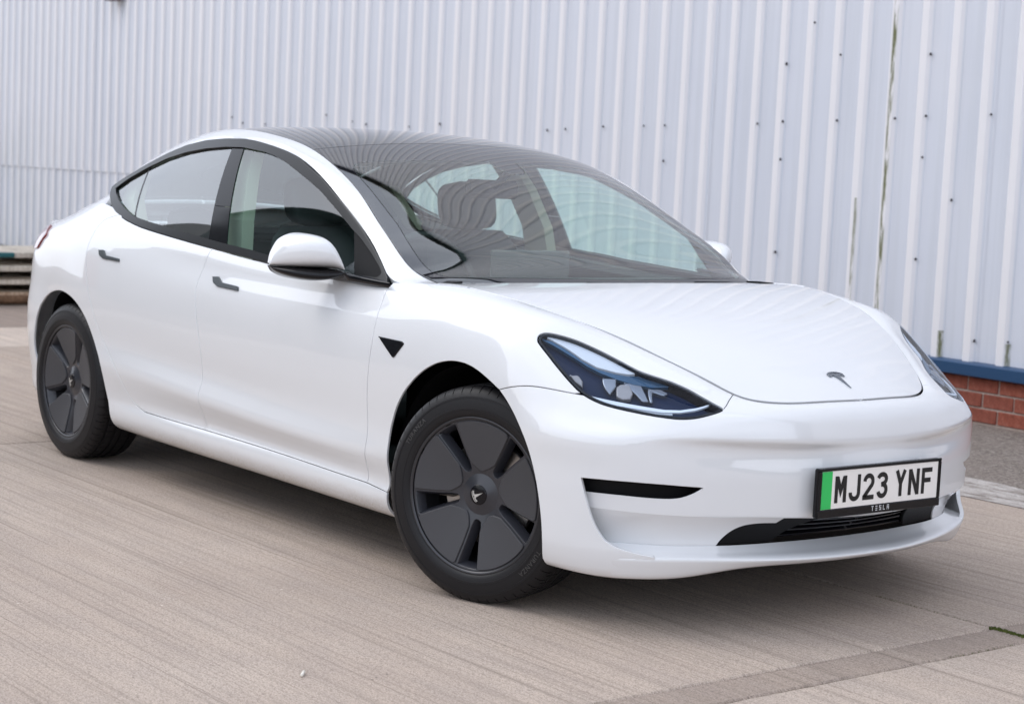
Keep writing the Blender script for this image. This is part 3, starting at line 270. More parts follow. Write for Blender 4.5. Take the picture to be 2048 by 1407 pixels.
 'hl_blue': [(5.2546,0.7525),(5.2606,0.752),(5.2666,0.7515),(5.2727,0.7511),(5.2787,0.7506),(5.2847,0.7502),(5.2905,0.7485),(5.2963,0.7468),(5.3021,0.745),(5.3079,0.7433),(5.3137,0.7415),(5.3195,0.7397),(5.3253,0.738),(5.3311,0.7362),(5.3368,0.7343),(5.3425,0.7323),(5.3483,0.7304),(5.354,0.7285),(5.3598,0.7266),(5.3655,0.7247),(5.3712,0.7228),(5.377,0.7209),(5.3827,0.7189),(5.3885,0.717),(5.3944,0.7159),(5.4004,0.7151),(5.4064,0.7144),(5.4124,0.7136),(5.4184,0.7128),(5.4244,0.712),(5.4304,0.7112),(5.4364,0.7108),(5.4424,0.7118),(5.4483,0.7128),(5.4543,0.7138),(5.4603,0.7148),(5.4662,0.7158),(5.4722,0.7168),(5.4782,0.7179),(5.4839,0.7196),(5.4897,0.7215),(5.4954,0.7235),(5.5011,0.7254),(5.5069,0.7274),(5.5122,0.7301),(5.5171,0.7336),(5.522,0.7372),(5.5269,0.7407),(5.5321,0.7435),(5.5381,0.7445),(5.5441,0.7455),(5.55,0.7464),(5.556,0.7474),(5.562,0.7483),(5.568,0.7493),(5.5739,0.7503),(5.58,0.7504),(5.586,0.7504),(5.5921,0.7504),(5.5981,0.7503),(5.6042,0.7503),(5.6102,0.7502),(5.6163,0.7502),(5.6223,0.7501),(5.6193,0.7474),(5.6143,0.7441),(5.6092,0.7408),(5.6042,0.7375),(5.5991,0.7342),(5.594,0.7308),(5.589,0.7275),(5.5839,0.7242),(5.5781,0.7225),(5.5723,0.7208),(5.5665,0.7192),(5.5607,0.7175),(5.5548,0.7159),(5.549,0.7142),(5.5432,0.7125),(5.5373,0.7111),(5.5313,0.7103),(5.5253,0.7095),(5.5193,0.7087),(5.5133,0.7079),(5.5074,0.7071),(5.5014,0.7063),(5.4954,0.7055),(5.4893,0.7052),(5.4833,0.705),(5.4772,0.7048),(5.4712,0.7047),(5.4651,0.7045),(5.4591,0.7043),(5.453,0.7041),(5.447,0.7044),(5.441,0.7049),(5.4349,0.7055),(5.4289,0.706),(5.4229,0.7065),(5.4169,0.7071),(5.4108,0.7077),(5.405,0.7091),(5.3991,0.7106),(5.3932,0.712),(5.3873,0.7134),(5.3815,0.7149),(5.3756,0.7163),(5.3697,0.7178),(5.3638,0.7192),(5.3579,0.7207),(5.3521,0.7221),(5.3462,0.7236),(5.3404,0.7253),(5.3346,0.7271),(5.3288,0.7288),(5.323,0.7306),(5.3173,0.7324),(5.3115,0.7341),(5.3057,0.7359),(5.2999,0.7376),(5.2941,0.7394),(5.2882,0.7408),(5.2823,0.7422),(5.2764,0.7436),(5.2705,0.745),(5.2646,0.7463),(5.2592,0.7485),(5.2546,0.7525)],
 'hl_drl': [(5.4551,0.6247),(5.4611,0.6254),(5.4672,0.626),(5.4732,0.6267),(5.4793,0.6274),(5.4853,0.6281),(5.4913,0.6288),(5.4974,0.6296),(5.5034,0.6304),(5.5094,0.6312),(5.5155,0.632),(5.5215,0.6328),(5.5275,0.6336),(5.5336,0.6345),(5.5396,0.6353),(5.5456,0.6362),(5.5517,0.6371),(5.5577,0.6379),(5.5637,0.6388),(5.5697,0.6397),(5.5757,0.6406),(5.5818,0.6415),(5.5878,0.6424),(5.5938,0.6433),(5.5998,0.6442),(5.6058,0.6452),(5.6118,0.6461),(5.6178,0.6471),(5.6239,0.6481),(5.6299,0.6491),(5.6359,0.6501),(5.6419,0.651),(5.6479,0.652),(5.6539,0.653),(5.6599,0.654),(5.6656,0.6561),(5.6713,0.6582),(5.677,0.6604),(5.6826,0.6626),(5.6883,0.6648),(5.694,0.667),(5.6996,0.6693),(5.7043,0.6732),(5.709,0.6771),(5.7137,0.681),(5.7183,0.6849),(5.723,0.6888),(5.7277,0.6927),(5.7323,0.6966),(5.7366,0.7009),(5.7409,0.7052),(5.7452,0.7096),(5.7495,0.7139),(5.7538,0.7182),(5.7581,0.7225),(5.7624,0.7268),(5.7666,0.7312),(5.7693,0.7292),(5.7672,0.7241),(5.7634,0.7193),(5.7596,0.7146),(5.7558,0.7098),(5.7521,0.705),(5.7483,0.7002),(5.7445,0.6954),(5.7408,0.6907),(5.737,0.6859),(5.7325,0.6818),(5.7278,0.6779),(5.7232,0.6739),(5.7186,0.6699),(5.714,0.666),(5.7094,0.662),(5.7047,0.658),(5.6992,0.6556),(5.6935,0.6534),(5.6878,0.6512),(5.6822,0.649),(5.6765,0.6468),(5.6708,0.6446),(5.6652,0.6424),(5.6595,0.6402),(5.6535,0.6392),(5.6475,0.6383),(5.6414,0.6374),(5.6354,0.6364),(5.6294,0.6355),(5.6234,0.6346),(5.6174,0.6336),(5.6114,0.6327),(5.6054,0.6318),(5.5993,0.6308),(5.5933,0.6298),(5.5873,0.6288),(5.5813,0.6278),(5.5753,0.6268),(5.5693,0.6257),(5.5633,0.6247),(5.5573,0.6237),(5.5513,0.6227),(5.5453,0.6217),(5.5392,0.6214),(5.5332,0.6211),(5.5271,0.6208),(5.521,0.6206),(5.5149,0.6203),(5.5088,0.6201),(5.5028,0.6198),(5.4967,0.6195),(5.4906,0.6198),(5.4845,0.6201),(5.4784,0.6205),(5.4724,0.6208),(5.4663,0.6212),(5.4602,0.6215),(5.4551,0.6247)],
 'hl_drl2': [(5.4765,0.6196),(5.4826,0.6204),(5.4887,0.6213),(5.4948,0.6221),(5.501,0.623),(5.5071,0.6238),(5.5132,0.6247),(5.5193,0.6253),(5.5255,0.6259),(5.5316,0.6266),(5.5377,0.6272),(5.5439,0.6278),(5.55,0.6285),(5.5561,0.6291),(5.5623,0.6298),(5.5684,0.6306),(5.5745,0.6314),(5.5806,0.6321),(5.5867,0.6329),(5.5929,0.6337),(5.599,0.6345),(5.6051,0.6353),(5.6112,0.6364),(5.6172,0.6374),(5.6233,0.6385),(5.6294,0.6395),(5.6355,0.6406),(5.6416,0.6416),(5.6476,0.6427),(5.6536,0.6441),(5.6596,0.6455),(5.6656,0.647),(5.6716,0.6485),(5.6776,0.6499),(5.6836,0.6514),(5.6871,0.6479),(5.687,0.6434),(5.6811,0.6418),(5.6751,0.6402),(5.6692,0.6386),(5.6632,0.6371),(5.6572,0.6355),(5.6513,0.6339),(5.6453,0.6324),(5.6392,0.6312),(5.6332,0.63),(5.6271,0.6289),(5.6211,0.6277),(5.615,0.6266),(5.6089,0.6254),(5.6029,0.6242),(5.5968,0.6231),(5.5907,0.6223),(5.5846,0.6215),(5.5785,0.6206),(5.5724,0.6198),(5.5662,0.619),(5.5601,0.6181),(5.554,0.6173),(5.5479,0.6166),(5.5417,0.6163),(5.5356,0.6159),(5.5294,0.6156),(5.5233,0.6152),(5.5171,0.6149),(5.5109,0.6146),(5.5048,0.6142),(5.4986,0.6146),(5.4925,0.6149),(5.4863,0.6153),(5.4802,0.6157),(5.4765,0.6196)],
 'hl_p1': [(5.4659,0.6915),(5.4716,0.6942),(5.4773,0.697),(5.4831,0.6998),(5.4888,0.7025),(5.4945,0.7053),(5.4983,0.7004),(5.502,0.6953),(5.5057,0.6901),(5.5095,0.685),(5.511,0.6791),(5.5114,0.6727),(5.5119,0.6664),(5.5123,0.6601),(5.5127,0.6537),(5.5087,0.6546),(5.5033,0.6579),(5.4978,0.6611),(5.4924,0.6644),(5.4875,0.6684),(5.4827,0.6726),(5.478,0.6768),(5.4737,0.6814),(5.4698,0.6864),(5.4659,0.6915)],
 'hl_p2': [(5.5115,0.6836),(5.5127,0.6899),(5.5139,0.6962),(5.5182,0.6999),(5.5243,0.7021),(5.5303,0.7043),(5.5358,0.7031),(5.5406,0.6989),(5.5455,0.6947),(5.5503,0.6905),(5.5551,0.6862),(5.5587,0.6813),(5.5602,0.675),(5.5617,0.6687),(5.5632,0.6625),(5.5581,0.6591),(5.5525,0.6558),(5.547,0.6526),(5.5408,0.6531),(5.5345,0.6545),(5.5286,0.6564),(5.5252,0.6618),(5.5217,0.6673),(5.5183,0.6727),(5.5149,0.6782),(5.5115,0.6836)],
 'hl_p3': [(5.5157,0.7053),(5.5211,0.7086),(5.5265,0.7119),(5.5319,0.7152),(5.5373,0.7185),(5.5429,0.721),(5.5492,0.7205),(5.5556,0.7199),(5.5609,0.717),(5.5659,0.713),(5.5708,0.709),(5.5757,0.7051),(5.5807,0.7011),(5.5856,0.6971),(5.5901,0.6926),(5.5946,0.6882),(5.5991,0.6837),(5.6036,0.6792),(5.6071,0.675),(5.6013,0.6723),(5.5956,0.6696),(5.59,0.6702),(5.5846,0.6735),(5.5792,0.6768),(5.5738,0.6801),(5.5684,0.6834),(5.5627,0.6862),(5.5568,0.6886),(5.5509,0.691),(5.5451,0.6934),(5.5392,0.6958),(5.5333,0.6981),(5.5274,0.7005),(5.5216,0.7029),(5.5157,0.7053)],
 'hl_p4': [(5.5761,0.7196),(5.5816,0.7223),(5.5872,0.725),(5.5927,0.7277),(5.5983,0.7304),(5.6038,0.7332),(5.6096,0.734),(5.6157,0.7328),(5.6218,0.7317),(5.6279,0.7306),(5.6332,0.7292),(5.6302,0.7238),(5.6272,0.7184),(5.6217,0.7169),(5.6155,0.7167),(5.6094,0.7164),(5.6032,0.7162),(5.597,0.7159),(5.5954,0.7133),(5.5987,0.7082),(5.6021,0.703),(5.6054,0.6978),(5.6088,0.6926),(5.6122,0.6874),(5.6155,0.6822),(5.6148,0.6776),(5.6104,0.6759),(5.6066,0.6807),(5.6028,0.6856),(5.599,0.6904),(5.5952,0.6953),(5.5913,0.7001),(5.5875,0.705),(5.5837,0.7099),(5.5799,0.7147),(5.5761,0.7196)],
 'hl_p5': [(5.3887,0.6689),(5.3944,0.6717),(5.4001,0.6746),(5.4058,0.6775),(5.4114,0.6763),(5.4169,0.6731),(5.4225,0.6699),(5.4275,0.6662),(5.4304,0.6605),(5.4332,0.6548),(5.4355,0.6495),(5.4293,0.6511),(5.423,0.6526),(5.4168,0.6541),(5.4108,0.656),(5.4052,0.6592),(5.3997,0.6624),(5.3942,0.6657),(5.3887,0.6689)],
 'tail': [(1.6911,0.7883),(1.703,0.7829),(1.7149,0.7774),(1.7268,0.7719),(1.7386,0.7665),(1.7505,0.761),(1.7624,0.7556),(1.7572,0.7474),(1.7476,0.7385),(1.738,0.7297),(1.7284,0.7208),(1.7188,0.7119),(1.7092,0.7031)],
 'grille_l': [(0.3667,-0.0028),(0.3759,0.0065),(0.3853,0.0157),(0.3949,0.0246),(0.4046,0.0334),(0.4142,0.0423),(0.4238,0.0512),(0.4336,0.0599),(0.4438,0.0681),(0.4545,0.0755),(0.4658,0.0818),(0.4778,0.0864),(0.4904,0.0895),(0.5033,0.0918),(0.5162,0.0934),(0.5293,0.0943),(0.5424,0.0946),(0.5555,0.0947),(0.5686,0.0949),(0.5817,0.0951)],
 'dlo_out': [(-0.5823,0.9465),(-0.5921,0.9534),(-0.602,0.9603),(-0.6118,0.9673),(-0.6217,0.9742),(-0.6316,0.9811),(-0.6415,0.988),(-0.6515,0.9947),(-0.6616,1.0013),(-0.6718,1.0077),(-0.682,1.0141),(-0.6922,1.0206),(-0.7024,1.027),(-0.7126,1.0334),(-0.7228,1.0398),(-0.733,1.0461),(-0.7434,1.0522),(-0.7539,1.0582),(-0.7644,1.0641),(-0.7749,1.0699),(-0.7855,1.0758),(-0.796,1.0816),(-0.8066,1.0875),(-0.8171,1.0933),(-0.8276,1.0992),(-0.8382,1.1049),(-0.8489,1.1105),(-0.8596,1.116),(-0.8704,1.1214),(-0.8811,1.1269),(-0.8919,1.1323),(-0.9026,1.1378),(-0.9134,1.1433),(-0.9241,1.1487),(-0.9349,1.1541),(-0.9457,1.1595),(-0.9565,1.1648),(-0.9673,1.17),(-0.9782,1.1753),(-0.989,1.1806),(-0.9998,1.1859),(-1.0107,1.1912),(-1.0215,1.1965),(-1.0323,1.2017),(-1.0432,1.207),(-1.054,1.2123),(-1.0648,1.2176),(-1.0757,1.2229),(-1.0865,1.2282),(-1.0973,1.2335),(-1.1082,1.2387),(-1.119,1.244),(-1.1299,1.2492),(-1.1409,1.2541),(-1.1521,1.2585),(-1.1634,1.2626),(-1.1748,1.2666),(-1.1861,1.2707),(-1.1975,1.2747),(-1.2088,1.2788),(-1.2202,1.2828),(-1.2315,1.2869),(-1.2429,1.2909),(-1.2542,1.295),(-1.2656,1.299),(-1.2769,1.3031),(-1.2883,1.3071),(-1.2996,1.3112),(-1.311,1.3152),(-1.3223,1.3193),(-1.3338,1.323),(-1.3454,1.3262),(-1.3571,1.3288),(-1.3689,1.3311),(-1.3808,1.3333),(-1.3926,1.3356),(-1.4044,1.3378),(-1.4163,1.34),(-1.4281,1.3423),(-1.44,1.3445),(-1.4518,1.3467),(-1.4637,1.3489),(-1.4755,1.3512),(-1.4874,1.3534),(-1.4992,1.3556),(-1.511,1.3579),(-1.5229,1.36),(-1.5348,1.3619),(-1.5467,1.3635),(-1.5587,1.3647),(-1.5707,1.3659),(-1.5827,1.3671),(-1.5947,1.3684),(-1.6067,1.3696),(-1.6187,1.3708),(-1.6307,1.372),(-1.6427,1.3732),(-1.6547,1.3744),(-1.6666,1.3756),(-1.6786,1.3768),(-1.6906,1.378),(-1.7026,1.3793),(-1.7146,1.3805),(-1.7266,1.3817),(-1.7386,1.3829),(-1.7506,1.3841),(-1.7626,1.385),(-1.7746,1.3856),(-1.7866,1.3858),(-1.7987,1.3857),(-1.8108,1.3856),(-1.8228,1.3856),(-1.8349,1.3855),(-1.8469,1.3854),(-1.859,1.3853),(-1.871,1.3852),(-1.8831,1.3852),(-1.8951,1.3851),(-1.9072,1.385),(-1.9192,1.3849),(-1.9313,1.3847),(-1.9433,1.3842),(-1.9553,1.3837),(-1.9674,1.3831),(-1.9794,1.3825),(-1.9915,1.3819),(-2.0035,1.3813),(-2.0155,1.3807),(-2.0276,1.3801),(-2.0396,1.3795),(-2.0516,1.3789),(-2.0637,1.3783),(-2.0757,1.3776),(-2.0878,1.377),(-2.0998,1.3762),(-2.1118,1.3751),(-2.1237,1.3737),(-2.1357,1.3722),(-2.1476,1.3706),(-2.1596,1.369),(-2.1715,1.3675),(-2.1835,1.3659),(-2.1954,1.3644),(-2.2074,1.3628),(-2.2193,1.3612),(-2.2313,1.3597),(-2.2432,1.3581),(-2.2552,1.3565),(-2.2671,1.3547),(-2.2789,1.3526),(-2.2907,1.35),(-2.3024,1.3473),(-2.3142,1.3445),(-2.3259,1.3418),(-2.3376,1.339),(-2.3494,1.3362),(-2.3611,1.3335),(-2.3728,1.3307),(-2.3846,1.3279),(-2.3963,1.3252),(-2.408,1.3224),(-2.4197,1.3195),(-2.4313,1.3164),(-2.4429,1.3129),(-2.4544,1.3093),(-2.4659,1.3056),(-2.4773,1.302),(-2.4888,1.2983),(-2.5003,1.2946),(-2.5118,1.2909),(-2.5233,1.2873),(-2.5347,1.2836),(-2.5462,1.2799),(-2.5577,1.2762),(-2.5691,1.2724),(-2.5805,1.2684),(-2.5917,1.2642),(-2.603,1.2598),(-2.6142,1.2555),(-2.6255,1.2511),(-2.6367,1.2468),(-2.6479,1.2424),(-2.6592,1.2381),(-2.6704,1.2337),(-2.6817,1.2294),(-2.6929,1.225),(-2.7041,1.2207),(-2.7154,1.2163),(-2.7266,1.2119),(-2.7378,1.2075),(-2.7489,1.2027),(-2.7597,1.1975),(-2.7704,1.192),(-2.7811,1.1864),(-2.7918,1.1809),(-2.8022,1.1752),(-2.8107,1.1693),(-2.814,1.1625),(-2.8106,1.1546),(-2.8031,1.1461),(-2.7945,1.1379),(-2.7851,1.1306),(-2.7749,1.1244),(-2.7642,1.119),(-2.7534,1.1137),(-2.7426,1.1084),(-2.7317,1.1031),(-2.7209,1.0978),(-2.7099,1.0929),(-2.6987,1.0884),(-2.6874,1.0843),(-2.676,1.0803),(-2.6646,1.0764),(-2.6533,1.0724),(-2.6419,1.0685),(-2.6305,1.0646),(-2.619,1.061),(-2.6074,1.058),(-2.5956,1.0553),(-2.5838,1.0528),(-2.572,1.0504),(-2.5602,1.0479),(-2.5484,1.0455),(-2.5366,1.0431),(-2.5248,1.0407),(-2.513,1.0384),(-2.5011,1.0364),(-2.4892,1.0347),(-2.4772,1.033),(-2.4653,1.0314),(-2.4533,1.0297),(-2.4414,1.0281),(-2.4295,1.0264),(-2.4175,1.0248),(-2.4056,1.0231),(-2.3936,1.0215),(-2.3817,1.0199),(-2.3698,1.0182),(-2.3578,1.0166),(-2.3459,1.0152),(-2.3339,1.014),(-2.3219,1.013),(-2.3098,1.012),(-2.2978,1.011),(-2.2858,1.01),(-2.2738,1.009),(-2.2618,1.0081),(-2.2498,1.0071),(-2.2378,1.0061),(-2.2258,1.0051),(-2.2137,1.0041),(-2.2017,1.0031),(-2.1897,1.0021),(-2.1777,1.0011),(-2.1657,1.0002),(-2.1537,0.9992),(-2.1417,0.9982),(-2.1297,0.9972),(-2.1177,0.9962),(-2.1056,0.9952),(-2.0936,0.9943),(-2.0816,0.9934),(-2.0696,0.9925),(-2.0576,0.9916),(-2.0455,0.9908),(-2.0335,0.9899),(-2.0215,0.989),(-2.0095,0.9882),(-1.9975,0.9873),(-1.9854,0.9864),(-1.9734,0.9856),(-1.9614,0.9847),(-1.9494,0.9838),(-1.9374,0.9829),(-1.9253,0.9821),(-1.9133,0.9812),(-1.9013,0.9803),(-1.8893,0.9795),(-1.8773,0.9786),(-1.8652,0.9777),(-1.8532,0.9769),(-1.8412,0.9761),(-1.8292,0.9753),(-1.8171,0.9745),(-1.8051,0.9738),(-1.7931,0.973),(-1.781,0.9722),(-1.769,0.9715),(-1.757,0.9707),(-1.745,0.97),(-1.7329,0.9692),(-1.7209,0.9684),(-1.7089,0.9677),(-1.6969,0.9669),(-1.6848,0.9662),(-1.6728,0.9654),(-1.6608,0.9646),(-1.6487,0.9639),(-1.6367,0.9631),(-1.6247,0.9624),(-1.6127,0.9616),(-1.6006,0.9608),(-1.5886,0.9601),(-1.5766,0.9593),(-1.5645,0.9586),(-1.5525,0.9578),(-1.5405,0.957),(-1.5285,0.9563),(-1.5164,0.9555),(-1.5044,0.9548),(-1.4924,0.954),(-1.4803,0.9532),(-1.4683,0.9525),(-1.4563,0.9517),(-1.4443,0.951),(-1.4322,0.9502),(-1.4202,0.9495),(-1.4082,0.9487),(-1.3961,0.9479),(-1.3841,0.9472),(-1.3721,0.9464),(-1.3601,0.9457),(-1.348,0.9449),(-1.336,0.9441),(-1.324,0.9432),(-1.312,0.9423),(-1.2999,0.9414),(-1.2879,0.9406),(-1.2759,0.9397),(-1.2639,0.9388),(-1.2519,0.9379),(-1.2398,0.937),(-1.2278,0.9361),(-1.2158,0.9352),(-1.2038,0.9343),(-1.1918,0.9334),(-1.1798,0.9325),(-1.1677,0.9316),(-1.1557,0.9307),(-1.1437,0.9298),(-1.1317,0.9289),(-1.1197,0.9281),(-1.1076,0.9272),(-1.0956,0.9263),(-1.0836,0.9256),(-1.0716,0.925),(-1.0595,0.9247),(-1.0475,0.9245),(-1.0354,0.9243),(-1.0234,0.9241),(-1.0113,0.9239),(-0.9993,0.9236),(-0.9872,0.9234),(-0.9752,0.9232),(-0.9631,0.923),(-0.9511,0.9228),(-0.939,0.9226),(-0.927,0.9224),(-0.9149,0.9222),(-0.9029,0.9219),(-0.8908,0.9217),(-0.8788,0.9215),(-0.8667,0.9213),(-0.8547,0.9211),(-0.8426,0.9209),(-0.8306,0.9207),(-0.8185,0.9205),(-0.8065,0.9202),(-0.7944,0.92),(-0.7824,0.9197),(-0.7703,0.9194),(-0.7583,0.9191),(-0.7462,0.9187),(-0.7342,0.9184),(-0.7221,0.9181),(-0.7101,0.9178),(-0.698,0.9175),(-0.686,0.9172),(-0.6739,0.9169),(-0.6619,0.9165),(-0.6498,0.9162),(-0.6378,0.9159),(-0.6257,0.9156),(-0.6137,0.9153),(-0.6016,0.915),(-0.5896,0.9147),(-0.578,0.9146),(-0.569,0.9158),(-0.5656,0.92),(-0.5686,0.9275),(-0.5751,0.9368),(-0.5823,0.9465)],
